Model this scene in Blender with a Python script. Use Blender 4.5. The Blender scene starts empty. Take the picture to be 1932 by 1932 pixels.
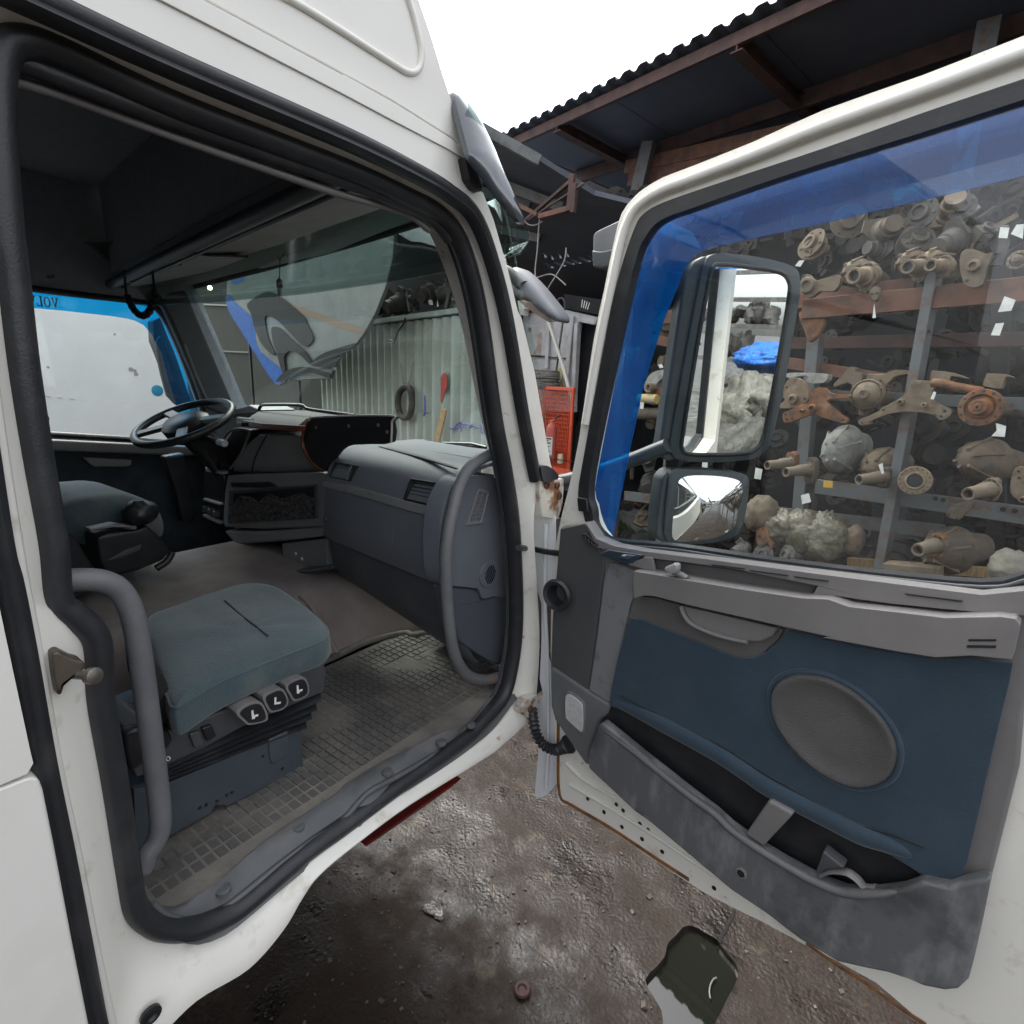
import bpy, bmesh, math, random
from mathutils import Vector as V, Matrix, noise, geometry
random.seed(7)
S = bpy.context.scene
COL = S.collection
R = math.radians
# ------------------------------------------------------------------ camera
FPX = 1040.0                                  # focal length in pixels of a 1932 px wide picture
vf = V((1760 - 966, 753 - 966, FPX)); vv = V((810 - 966, 5462 - 966, FPX))
CF = vf.normalized()
CD = (vv - CF * vv.dot(CF)).normalized()
CU = -CD
CR = CF.cross(CD)
if CR.x < 0: CR = -CR
EYE = V((0.87, 0.0, 2.05))
cam_d = bpy.data.cameras.new('camera'); cam = bpy.data.objects.new('camera', cam_d); COL.objects.link(cam)
rt = V((CR.x, CF.x, CU.x)); dn = V((CR.y, CF.y, CU.y)); fw = V((CR.z, CF.z, CU.z))
m3 = Matrix((rt, -dn, -fw)).transposed()
cam.matrix_world = Matrix.Translation(EYE) @ m3.to_4x4()
cam_d.sensor_width = 36; cam_d.lens = 36 * FPX / 1932; cam_d.clip_start = 0.02; cam_d.clip_end = 2000
S.camera = cam
# ------------------------------------------------------------------ world, sun, exposure
W = bpy.data.worlds.new('World'); S.world = W; W.use_nodes = True
nt = W.node_tree; nt.nodes.clear()
sky = nt.nodes.new('ShaderNodeTexSky'); sky.sky_type = 'NISHITA'; sky.sun_disc = False
SUN_EL, SUN_AZ = 58, -62
sky.sun_elevation = R(SUN_EL); sky.sun_rotation = R(SUN_AZ); sky.air_density = 1.0; sky.dust_density = 4.0; sky.ozone_density = 1.0
hs = nt.nodes.new('ShaderNodeHueSaturation'); hs.inputs['Saturation'].default_value = 0.22
bg = nt.nodes.new('ShaderNodeBackground'); bg.inputs['Strength'].default_value = 0.15
wo = nt.nodes.new('ShaderNodeOutputWorld')
nt.links.new(sky.outputs[0], hs.inputs['Color']); nt.links.new(hs.outputs[0], bg.inputs[0]); nt.links.new(bg.outputs[0], wo.inputs[0])
sl = bpy.data.lights.new('sun', 'SUN'); sl.energy = 0.6; sl.angle = R(25); sl.color = (1, .97, .93)
so = bpy.data.objects.new('sun', sl); COL.objects.link(so)
sd = V((math.sin(R(SUN_AZ)) * math.cos(R(SUN_EL)), math.cos(R(SUN_AZ)) * math.cos(R(SUN_EL)), math.sin(R(SUN_EL))))
so.rotation_euler = sd.to_track_quat('Z', 'Y').to_euler(); so.location = (4, -4, 12)
S.view_settings.view_transform = 'Standard'; S.view_settings.look = 'None'; S.view_settings.gamma = 1
S.view_settings.use_curve_mapping = False
S.view_settings.exposure = 1.95
S.render.engine = 'CYCLES'
S.cycles.max_bounces = 10; S.cycles.transparent_max_bounces = 24
# ------------------------------------------------------------------ measuring helpers: a photo trace onto a real plane
def ray(u, v):
    d = V((u - 966, v - 966, FPX)); return V((d.dot(CR), d.dot(CF), d.dot(CU)))
def at(u, v, pl):
    p, n = pl; d = ray(u, v); return EYE + d * ((V(p) - EYE).dot(n) / d.dot(n))
def X(x): return (V((x, 0, 0)), V((1, 0, 0)))
def Y(y): return (V((0, y, 0)), V((0, 1, 0)))
def Z(z): return (V((0, 0, z)), V((0, 0, 1)))
DA = R(82); DH = V((0.03, 1.33, 0)); DD = V((math.sin(DA), -math.cos(DA), 0)); DN = V((DD.y, -DD.x, 0))
def D(o): return (DH + DN * o, DN)                       # open door; + is towards the camera
KD = V((0.9753, -0.2211, 0)); KN = V((-0.2211, -0.9753, 0)); KP = V((1.11, 4.5, 0))
def K(o): return (KP + KN * o, KN)                       # shed / rack front; + is towards the camera
def P3(a, b, c, o=0):
    n = (b - a).cross(c - a).normalized()
    if n.dot(EYE - a) < 0: n = -n
    return (a + n * o, n)
ZM = dict(A=(0, 0, .42443), B=(0, 620, .42443), C=(0, 1400, .54233), D=(500, 900, .42443), E=(820, 0, .42443), F=(400, 560, .47619),
          G=(1628, 0, .42443), H=(1380, 560, .4244), I=(1800, 760, .35198), J=(1280, 1240, .36232), K=(1748, 1400, .54264),
          L=(700, 1700, .57971), M=(1150, 560, .33113), N=(860, 700, .18634), O=(1200, 700, .12422), Q=(1200, 200, .2588), T=(2040, 700, .21118))
def px(z, pts):
    if z == '': return list(pts)
    a, b, s = ZM[z]; return [((a + x * s) / 1.2671, (b + y * s) / 1.2671) for x, y in pts]
def tr(z, pts, pl): return [at(u, v, pl) for u, v in px(z, pts)]
def cr(pts, n=6, closed=False):
    out = []; N = len(pts)
    for i in range(N if closed else N - 1):
        if closed: a, b, c, d = pts[i - 1], pts[i], pts[(i + 1) % N], pts[(i + 2) % N]
        else: a, b, c, d = pts[max(i - 1, 0)], pts[i], pts[i + 1], pts[min(i + 2, N - 1)]
        for k in range(n):
            t = k / n
            out.append(0.5 * ((2 * b) + (c - a) * t + (2 * a - 5 * b + 4 * c - d) * t * t + (3 * b - a - 3 * c + d) * t ** 3))
    if not closed: out.append(pts[-1].copy())
    return out
# ------------------------------------------------------------------ materials
MATS = {}
def mat(name, col, rough=.5, col2=None, ns=8, lo=.42, hi=.62, bump=0, bs=60, metal=0, spec=.5, det=6, streak=None, coat=0, alpha=None, sheen=0, rough2=None, col3=None, ns3=3, lo3=.55, hi3=.7, bdist=.004, vary=None):
    m = bpy.data.materials.new(name); m.use_nodes = True; t = m.node_tree; N = t.nodes; L = t.links
    b = N['Principled BSDF']; b.inputs['Base Color'].default_value = (*col, 1); b.inputs['Roughness'].default_value = rough
    b.inputs['Metallic'].default_value = metal; b.inputs['Specular IOR Level'].default_value = spec
    b.inputs['Coat Weight'].default_value = coat; b.inputs['Coat Roughness'].default_value = .08; b.inputs['Sheen Weight'].default_value = sheen
    tc = N.new('ShaderNodeTexCoord'); mp = N.new('ShaderNodeMapping'); L.new(tc.outputs['Object'], mp.inputs[0])
    if streak: mp.inputs['Scale'].default_value = streak
    def ramp(scale, l, h, src):
        n = N.new('ShaderNodeTexNoise'); n.inputs['Scale'].default_value = scale; n.inputs['Detail'].default_value = det; n.inputs['Roughness'].default_value = .62
        L.new(src, n.inputs['Vector']); r = N.new('ShaderNodeMapRange'); r.inputs['From Min'].default_value = l; r.inputs['From Max'].default_value = h
        L.new(n.outputs['Fac'], r.inputs['Value']); return r.outputs[0]
    cs = None
    if col2:
        f = ramp(ns, lo, hi, mp.outputs[0]); mx = N.new('ShaderNodeMix'); mx.data_type = 'RGBA'
        mx.inputs['A'].default_value = (*col, 1); mx.inputs['B'].default_value = (*col2, 1); L.new(f, mx.inputs['Factor']); cs = mx.outputs['Result']
        if rough2 is not None:
            rr = N.new('ShaderNodeMapRange'); rr.inputs['To Min'].default_value = rough; rr.inputs['To Max'].default_value = rough2
            L.new(f, rr.inputs['Value']); L.new(rr.outputs[0], b.inputs['Roughness'])
    if col3:
        f = ramp(ns3, lo3, hi3, tc.outputs['Object']); mx = N.new('ShaderNodeMix'); mx.data_type = 'RGBA'
        if cs: L.new(cs, mx.inputs['A'])
        else: mx.inputs['A'].default_value = (*col, 1)
        mx.inputs['B'].default_value = (*col3, 1); L.new(f, mx.inputs['Factor']); cs = mx.outputs['Result']
    if vary:                                            # every casting has its own tone
        oi = N.new('ShaderNodeObjectInfo'); mr = N.new('ShaderNodeMapRange'); mr.inputs['To Max'].default_value = .85; L.new(oi.outputs['Random'], mr.inputs['Value'])
        mx = N.new('ShaderNodeMix'); mx.data_type = 'RGBA'; L.new(cs, mx.inputs['A']); mx.inputs['B'].default_value = (*vary, 1); L.new(mr.outputs[0], mx.inputs['Factor']); cs = mx.outputs['Result']
    if cs: L.new(cs, b.inputs['Base Color'])
    if bump:
        n = N.new('ShaderNodeTexNoise'); n.inputs['Scale'].default_value = bs; n.inputs['Detail'].default_value = 4
        L.new(tc.outputs['Object'], n.inputs['Vector']); bu = N.new('ShaderNodeBump'); bu.inputs['Strength'].default_value = bump; bu.inputs['Distance'].default_value = bdist
        L.new(n.outputs['Fac'], bu.inputs['Height']); L.new(bu.outputs[0], b.inputs['Normal'])
    MATS[name] = m; return m
def glassy(name, tint, ior=1.45, gl=(1, 1, 1), rough=0.0, film=0, fcol=(.5, .5, .47), fmin=0):
    m = bpy.data.materials.new(name); m.use_nodes = True; t = m.node_tree; N = t.nodes; L = t.links; N.clear()
    o = N.new('ShaderNodeOutputMaterial'); tb = N.new('ShaderNodeBsdfTransparent'); tb.inputs[0].default_value = (*tint, 1)
    g = N.new('ShaderNodeBsdfGlossy'); g.inputs['Roughness'].default_value = rough; g.inputs['Color'].default_value = (*gl, 1)
    f = N.new('ShaderNodeFresnel'); f.inputs[0].default_value = ior; x = N.new('ShaderNodeMixShader')
    ge = N.new('ShaderNodeNewGeometry'); iv = N.new('ShaderNodeMath'); iv.operation = 'SUBTRACT'; iv.inputs[0].default_value = 1; mu = N.new('ShaderNodeMath'); mu.operation = 'MULTIPLY'
    L.new(ge.outputs['Backfacing'], iv.inputs[1]); L.new(iv.outputs[0], mu.inputs[0]); L.new(f.outputs[0], mu.inputs[1])   # the inner face of a thin pane adds no second reflection
    L.new(mu.outputs[0], x.inputs[0]); L.new(tb.outputs[0], x.inputs[1]); L.new(g.outputs[0], x.inputs[2])
    last = x
    if film:                                            # dust on clear panes; on the blue acrylic a painted glow
        df = N.new('ShaderNodeBsdfDiffuse'); df.inputs[0].default_value = (*fcol, 1); y = N.new('ShaderNodeMixShader')
        tc = N.new('ShaderNodeTexCoord'); n = N.new('ShaderNodeTexNoise'); n.inputs['Scale'].default_value = 9; n.inputs['Detail'].default_value = 8
        r = N.new('ShaderNodeMapRange'); r.inputs['From Min'].default_value = .35; r.inputs['From Max'].default_value = .8; r.inputs['To Max'].default_value = film; r.inputs['To Min'].default_value = fmin
        L.new(tc.outputs['Object'], n.inputs['Vector']); L.new(n.outputs['Fac'], r.inputs['Value']); L.new(r.outputs[0], y.inputs[0])
        L.new(x.outputs[0], y.inputs[1]); L.new(df.outputs[0], y.inputs[2]); last = y
    L.new(last.outputs[0], o.inputs[0]); MATS[name] = m; return m
white = mat('white_paint', (.80, .78, .72), .3, (.72, .69, .62), 3, .5, .75, coat=.25, col3=(.42, .33, .22), ns3=22, lo3=.72, hi3=.8)
whiteold = mat('worn_white_paint', (.79, .765, .695), .4, (.50, .44, .35), 16, .58, .8, col3=(.33, .17, .06), ns3=26, lo3=.67, hi3=.76)
rubber = mat('black_rubber', (.022, .023, .026), .42, (.05, .05, .052), 12, .5, .8, bump=.15, bs=300)
gplas = mat('grey_trim_plastic', (.168, .158, .154), .55, (.205, .193, .187), 5, .4, .7, bump=.35, bs=420, bdist=.001)
gplas2 = mat('dark_grey_plastic', (.055, .058, .064), .5, (.075, .077, .08), 6, .4, .7, bump=.3, bs=420, bdist=.001)
lgplas = mat('light_grey_strip_plastic', (.21, .21, .212), .5, (.10, .10, .10), 18, .55, .75, bump=.2, bs=300, bdist=.001)
wornpl = mat('worn_scuffed_plastic', (.115, .118, .122), .5, (.22, .222, .222), 7, .5, .74, bump=.3, bs=300, streak=(3, 3, 1.0), col3=(.022, .022, .023), ns3=5, lo3=.5, hi3=.74, bdist=.001)
dashm = mat('dash_plastic', (.118, .128, .147), .5, (.14, .15, .167), 4, .4, .7, bump=.35, bs=380, bdist=.001, col3=(.13, .125, .12), ns3=7, lo3=.62, hi3=.9)
dashl = mat('dash_lower_plastic', (.062, .07, .084), .55, (.12, .115, .108), 5, .52, .85, bump=.3, bs=380, bdist=.001)
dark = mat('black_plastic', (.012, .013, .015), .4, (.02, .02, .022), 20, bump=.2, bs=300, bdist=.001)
liner = mat('headliner_fabric', (.36, .385, .42), .9, (.42, .44, .47), 30)
beige = mat('visor_board', (.44, .42, .39), .8, (.36, .35, .325), 6)
bluef = mat('blue_door_fabric', (.018, .040, .062), .75, (.025, .050, .074), 9, bump=.5, bs=230, bdist=.0015, col3=(.04, .055, .068), ns3=5, lo3=.55, hi3=.85, sheen=.25)
seatf = mat('blue_grey_seat_fabric', (.046, .074, .085), .85, (.068, .10, .107), 10, .4, .7, bump=.7, bs=190, bdist=.0022, sheen=.3, col3=(.16, .15, .115), ns3=4, lo3=.52, hi3=.8)
seatd = mat('dark_seat_fabric', (.03, .042, .05), .9, (.02, .025, .03), 12, bump=.4, bs=500, bdist=.001)
carpet = mat('brown_carpet', (.21, .178, .163), .95, (.28, .24, .22), 7, .4, .7, bump=.6, bs=300, bdist=.003)
matm = mat('dirty_rubber_mat', (.155, .14, .122), .75, (.25, .225, .19), 5, .4, .68, bump=.5, bs=200, bdist=.002, col3=(.07, .063, .056), ns3=11, lo3=.5, hi3=.7)
matd = mat('mat_tread_rubber', (.10, .094, .088), .7, (.20, .18, .155), 7, .45, .7, bump=.4, bs=200, bdist=.002)
sillm = mat('grey_sill_plastic', (.095, .098, .102), .5, (.15, .145, .135), 9, .45, .75, bump=.4, bs=250, bdist=.001)
railm = mat('grab_rail_plastic', (.125, .128, .135), .48, (.155, .155, .16), 14, bump=.3, bs=400, bdist=.001)
metalp = mat('painted_seat_base', (.045, .058, .07), .5, (.06, .07, .08), 8, .4, .7, col3=(.12, .09, .06), ns3=12, lo3=.66, hi3=.8)
wood = mat('dark_wood_trim', (.17, .045, .02), .28, (.08, .02, .01), 9, streak=(2, 14, 14), coat=.5)
pine = mat('pale_timber', (.55, .38, .2), .7, (.36, .23, .12), 6, streak=(14, 14, 1.5))
steel = mat('bare_steel', (.34, .33, .31), .4, (.15, .12, .09), 14, metal=.8)
blackm = mat('table_laminate', (.013, .014, .016), .6, (.018, .018, .02), 20, spec=.25)
scrim = mat('net_fabric', (.05, .048, .047), .9, (.16, .15, .145), 60, .45, .6, bump=1, bs=90, bdist=.01)
redox = mat('red_oxide_steel', (.085, .045, .038), .75, (.05, .03, .027), 6, bump=.4, bs=40)
redox2 = mat('dusty_red_steel', (.17, .078, .05), .75, (.095, .05, .035), 8, bump=.4, bs=40)
roofm = mat('dark_blue_roof_sheet', (.06, .07, .09), .65, (.085, .092, .105), 1.5, .4, .7, bump=.3, bs=20, streak=(1, 4, 1))  # bluish tone of the dim underside is put into the sheet colour
roofp = mat('pale_roof_edge', (.15, .16, .16), .7, (.08, .085, .085), 6)
gsteel = mat('grey_painted_steel', (.125, .135, .14), .6, (.13, .08, .055), 9, .5, .65, bump=.3, bs=40)
darkw = mat('near_black_wall', (.012, .014, .018), .9, (.022, .022, .024), 2)  # near black puts the dimness of the deep shed into the colour
rust = mat('rusty_iron', (.21, .085, .032), .85, (.085, .05, .035), 14, .42, .62, bump=.8, bs=70, col3=(.29, .2, .12), ns3=9, lo3=.55, hi3=.75, bdist=.006)
rustd = mat('grimy_iron', (.13, .105, .08), .8, (.2, .13, .075), 11, .42, .66, bump=.8, bs=70, col3=(.06, .052, .045), ns3=13, lo3=.5, hi3=.7, bdist=.004, vary=(.07, .06, .048))
rustl = mat('dusty_cast_iron', (.21, .15, .092), .8, (.085, .052, .032), 9, .45, .66, bump=.8, bs=110, bdist=.004, col3=(.27, .235, .18), ns3=16, lo3=.5, hi3=.7, vary=(.125, .10, .072))
castal = mat('cast_alloy', (.33, .33, .30), .6, (.2, .19, .17), 10, bump=.4, bs=60)
wrap = mat('plastic_sheet_wrap', (.20, .18, .13), .45, (.085, .072, .048), 7, .4, .65, bump=1, bs=26, bdist=.012)
tarpw = mat('dirty_white_tarp', (.13, .125, .10), .6, (.07, .064, .05), 4, bump=1, bs=7, bdist=.06)
tarpb = mat('blue_tarp', (.01, .12, .42), .4, (.008, .07, .28), 4, bump=1, bs=7, bdist=.06)
tarpg = mat('grey_tarp', (.055, .054, .044), .6, (.03, .028, .022), 4, bump=1, bs=6, bdist=.07)
paper = mat('paper_tag_card', (.72, .72, .68), .8, (.6, .6, .55), 20)
yellow = mat('yellow_paint', (.62, .4, .03), .6, (.5, .3, .03), 20)
orange = mat('orange_paint', (.62, .085, .03), .5, (.42, .05, .025), 9, .5, .75, col3=(.15, .05, .03), ns3=24, lo3=.68, hi3=.76)
redp = mat('red_paint', (.42, .03, .02), .4, (.3, .03, .02), 10)
conta = mat('container_paint', (.36, .40, .365), .6, (.26, .27, .225), 3, .45, .72, col3=(.2, .13, .08), ns3=16, lo3=.66, hi3=.76, streak=(1, 1, .25), bump=.2, bs=40)
vanp = mat('faded_grey_white_paint', (.46, .47, .48), .55, (.36, .35, .33), 5, col3=(.27, .17, .11), ns3=10, lo3=.64, hi3=.76)
decalk = mat('black_decal', (.018, .02, .022), .7, spec=.15); decalb = mat('blue_decal', (.004, .085, .36), .6, (.004, .06, .26), 5, spec=.2)
trail = mat('white_trailer_skin', (.86, .87, .85), .5, (.80, .81, .78), 2, .4, .7, col3=(.4, .38, .33), ns3=34, lo3=.74, hi3=.79)
fair = mat('reflection_panel_paint', (.115, .132, .126), .6, (.085, .098, .093), 3, col3=(.35, .26, .17), ns3=12, lo3=.68, hi3=.78)
olive = mat('olive_tin_wall', (.022, .022, .013), .8, (.012, .012, .009), 2, streak=(6, 6, .6))
concrete = mat('rough_concrete', (.3, .29, .27), .9, (.2, .19, .17), 9, bump=.5, bs=40)
leaf = mat('weed_leaf', (.07, .15, .03), .6, (.05, .1, .02), 20); leaf.node_tree.nodes['Principled BSDF'].inputs['Subsurface Weight'].default_value = .0
wirem = mat('twisted_wire', (.2, .19, .17), .6, (.12, .11, .1), 30)
chrome = mat('mirror_silver', (.93, .95, .96), .012, metal=1.0)
lampm = mat('clear_lamp_lens', (.6, .6, .58), .12, (.4, .4, .4), 40, streak=(40, 40, 2), bump=.8, bs=60)
mgreen = mat('mirror_housing_plastic', (.035, .045, .05), .45, (.05, .06, .065), 10, bump=.25, bs=300, bdist=.001)
cheekm = mat('smoked_cheek', (.06, .068, .08), .05, (.07, .08, .095), 6, spec=1.0, coat=.6)
visorm = mat('grey_mirror_shell', (.10, .108, .12), .4, (.14, .145, .155), 6, bump=.15, bs=300, bdist=.001)
glass = glassy('door_glass', (.95, .975, .965), 1.55, film=.014)
wglass = glassy('windscreen_glass', (.90, .945, .92), 1.5, film=.010)
tint = glassy('blue_acrylic', (.07, .62, .96), 1.5, film=.22, fcol=(.012, .26, .80), fmin=.28)  # blue film paints the glow of the sheet into its colour
tintc = glassy('clear_blue_acrylic', (.05, .66, .97), 1.45, film=.05, fcol=(.012, .26, .80))
smoke = glassy('smoked_acrylic', (.62, .70, .69), 1.45, rough=.05, film=.03)
water = mat('puddle_water', (.012, .013, .01), .02, spec=.6)
# ------------------------------------------------------------------ building helpers
def mk(name, verts, faces, m=None, parent=None, smooth=True, bevel=0, seg=2, sharp=38, recalc=True, ms=None, fm=None):
    me = bpy.data.meshes.new(name); bm = bmesh.new()
    vs = [bm.verts.new(v) for v in verts]
    for i, f in enumerate(faces):
        try:
            q = bm.faces.new([vs[k] for k in f]); q.smooth = smooth
            if fm: q.material_index = fm[i]
        except ValueError: pass
    return fin(name, bm, m, parent, smooth, bevel, seg, sharp, recalc, ms)
def fin(name, bm, m=None, parent=None, smooth=True, bevel=0, seg=2, sharp=38, recalc=True, ms=None):
    me = bpy.data.meshes.new(name)
    if recalc: bmesh.ops.recalc_face_normals(bm, faces=bm.faces)
    if smooth:
        for f in bm.faces: f.smooth = True
        a = R(sharp)
        for e in bm.edges:
            if len(e.link_faces) == 2 and e.calc_face_angle(0) > a: e.smooth = False
    bm.to_mesh(me); bm.free()
    o = bpy.data.objects.new(name, me); COL.objects.link(o)
    for q in (ms or ([m] if m else [])): me.materials.append(q)
    if bevel:
        for e in me.edges: e.use_edge_sharp = False
        b = o.modifiers.new('bevel', 'BEVEL'); b.width = bevel; b.segments = seg; b.limit_method = 'ANGLE'; b.angle_limit = R(35); b.use_clamp_overlap = True
        w = o.modifiers.new('wn', 'WEIGHTED_NORMAL'); w.keep_sharp = True
    if parent: par(o, parent)
    return o
def par(o, p):
    o.parent = p
    o.matrix_parent_inverse = WM(p).inverted()
def WM(p):
    m = p.matrix_basis.copy()
    if p.parent: m = WM(p.parent) @ p.matrix_parent_inverse @ m
    return m
def thing(name, label, cat, loc=(0, 0, 0), group=None, kind=None):
    o = bpy.data.objects.new(name, None); COL.objects.link(o); o.location = loc; o.empty_display_size = .1
    return tag(o, label, cat, group, kind)
def tag(o, label=None, cat=None, group=None, kind=None):
    if label: o['label'] = label
    if cat: o['category'] = cat
    if group: o['group'] = group
    if kind: o['kind'] = kind
    return o
def plate_geo(outer, holes, thick):
    loops = [outer] + list(holes); flat = [v for l in loops for v in l]; n = len(flat)
    nrm = V((0, 0, 0)); c = sum(outer, V((0, 0, 0))) / len(outer)
    for i in range(len(outer)): nrm += (outer[i] - c).cross(outer[(i + 1) % len(outer)] - c)
    nrm.normalize(); q = nrm.to_track_quat('Z', 'Y').inverted()
    tri = geometry.tessellate_polygon([[q @ v for v in l] for l in loops])
    vs = [v.copy() for v in flat] + [v + thick for v in flat]; fs = []
    for t in tri: fs.append(tuple(t)); fs.append(tuple(k + n for k in reversed(t)))
    b = 0
    for l in loops:
        for i in range(len(l)):
            j = (i + 1) % len(l); fs.append((b + i, b + j, b + j + n, b + i + n))
        b += len(l)
    return vs, fs
def plate(name, outer, thick, m, parent=None, holes=(), bevel=0, seg=2, **k):
    vs, fs = plate_geo(outer, holes, thick); return mk(name, vs, fs, m, parent, bevel=bevel, seg=seg, **k)
def dplate(name, z, pts, off, th, m, parent=None, holes=(), bevel=.004, sm=0, seg=2):   # plate on the door plane
    o = tr(z, pts, D(off)); o = cr(o, sm, True) if sm else o
    return plate(name, o, -DN * th, m, parent, [tr(z, h, D(off)) for h in holes], bevel, seg)
def loft(loops, closed=True, cap=True):
    n = len(loops[0]); vs = [v for l in loops for v in l]; fs = []
    for a in range(len(loops) - 1):
        for i in range(n if closed else n - 1):
            j = (i + 1) % n; fs.append((a * n + i, a * n + j, (a + 1) * n + j, (a + 1) * n + i))
    if cap and closed:
        fs.append(tuple(range(n))[::-1]); fs.append(tuple(range((len(loops) - 1) * n, len(loops) * n)))
    return vs, fs
def sweep(path, prof, up, closed=False, cap=True):
    """profile points (a, b): a across the path in its plane, b along `up`"""
    loops = []; N = len(path)
    for i, p in enumerate(path):
        t = (path[(i + 1) % N] - path[i - 1]) if closed else (path[min(i + 1, N - 1)] - path[max(i - 1, 0)])
        t.normalize(); s = t.cross(up).normalized(); loops.append([p + s * a + up * b for a, b in prof])
    if closed: loops.append(loops[0])
    return loft(loops, True, cap and not closed)
def tube_geo(path, r, n=10, closed=False):
    N = len(path); loops = []; up = None
    for i, p in enumerate(path):
        t = (path[(i + 1) % N] - path[i - 1]) if closed else (path[min(i + 1, N - 1)] - path[max(i - 1, 0)])
        t.normalize()
        if up is None: up = t.orthogonal().normalized()
        else: up = (up - t * up.dot(t)).normalized()
        s = t.cross(up); rr = r(i / max(N - 1, 1)) if callable(r) else r
        loops.append([p + (up * math.cos(6.28318 * k / n) + s * math.sin(6.28318 * k / n)) * rr for k in range(n)])
    if closed: loops.append(loops[0])
    return loft(loops, True, not closed)
def tube(name, path, r, m, parent=None, n=10, closed=False):
    vs, fs = tube_geo(path, r, n, closed); return mk(name, vs, fs, m, parent, sharp=60)
def ell(a, b, n=12): return [(a * math.cos(6.28318 * k / n), b * math.sin(6.28318 * k / n)) for k in range(n)]
def box_geo(c, s, M=None):
    c = V(c); h = V(s) / 2; vs = []
    for x in (-1, 1):
        for y in (-1, 1):
            for z in (-1, 1):
                d = V((x * h.x, y * h.y, z * h.z)); vs.append(c + (M @ d if M else d))
    return vs, [(0, 1, 3, 2), (4, 6, 7, 5), (0, 4, 5, 1), (2, 3, 7, 6), (0, 2, 6, 4), (1, 5, 7, 3)]
def box(name, c, s, m, parent=None, M=None, bevel=.004, **k):
    vs, fs = box_geo(c, s, M); return mk(name, vs, fs, m, parent, bevel=bevel, **k)
def beam_geo(a, b, w, h, up=V((0, 0, 1))):
    t = (b - a); L = t.length; t.normalize(); s = t.cross(up).normalized(); u = s.cross(t)
    return box_geo((a + b) / 2, (L, w, h), Matrix((t, s, u)).transposed())
def beam(name, a, b, w, h, m, parent=None, up=V((0, 0, 1)), bevel=.004):
    vs, fs = beam_geo(a, b, w, h, up); return mk(name, vs, fs, m, parent, bevel=bevel)
def join(*gs):
    vs = []; fs = []
    for v, f in gs:
        b = len(vs); vs += v; fs += [tuple(k + b for k in q) for q in f]
    return vs, fs
def disc_geo(prof, n=24, M=None):
    """lathe profile (r, z) about local z"""
    loops = [[V((r * math.cos(6.28318 * k / n), r * math.sin(6.28318 * k / n), z)) for k in range(n)] for r, z in prof]
    vs, fs = loft(loops, True, True)
    if M: vs = [M @ v for v in vs]
    return vs, fs
def frame(o, zdir, up=V((0, 0, 1))):
    z = zdir.normalized(); x = up.cross(z).normalized(); y = z.cross(x)
    return Matrix.Translation(o) @ Matrix((x, y, z)).transposed().to_4x4()
def blob_geo(c, s, amp=.15, fr=2.0, seed=0, nu=28, nv=16, ridge=0):
    vs = []; fs = []; o = V((seed * 7.1, seed * 3.3, seed))
    for j in range(nv + 1):
        th = math.pi * j / nv
        for i in range(nu):
            ph = 6.28318 * i / nu; d = V((math.sin(th) * math.cos(ph), math.sin(th) * math.sin(ph), math.cos(th)))
            k = 1 + amp * noise.fractal(d * fr + o, 1, 2, 4) + ridge * abs(noise.noise(d * fr * 3.1 + o))
            vs.append(V(c) + V((d.x * s[0], d.y * s[1], d.z * s[2])) * k)
    for j in range(nv):
        for i in range(nu):
            k = (i + 1) % nu; fs.append((j * nu + i, j * nu + k, (j + 1) * nu + k, (j + 1) * nu + i))
    return vs, fs
def merged(name, g, m, parent=None, **k):
    o = mk(name, g[0], g[1], m, parent, **k); return o
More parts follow.
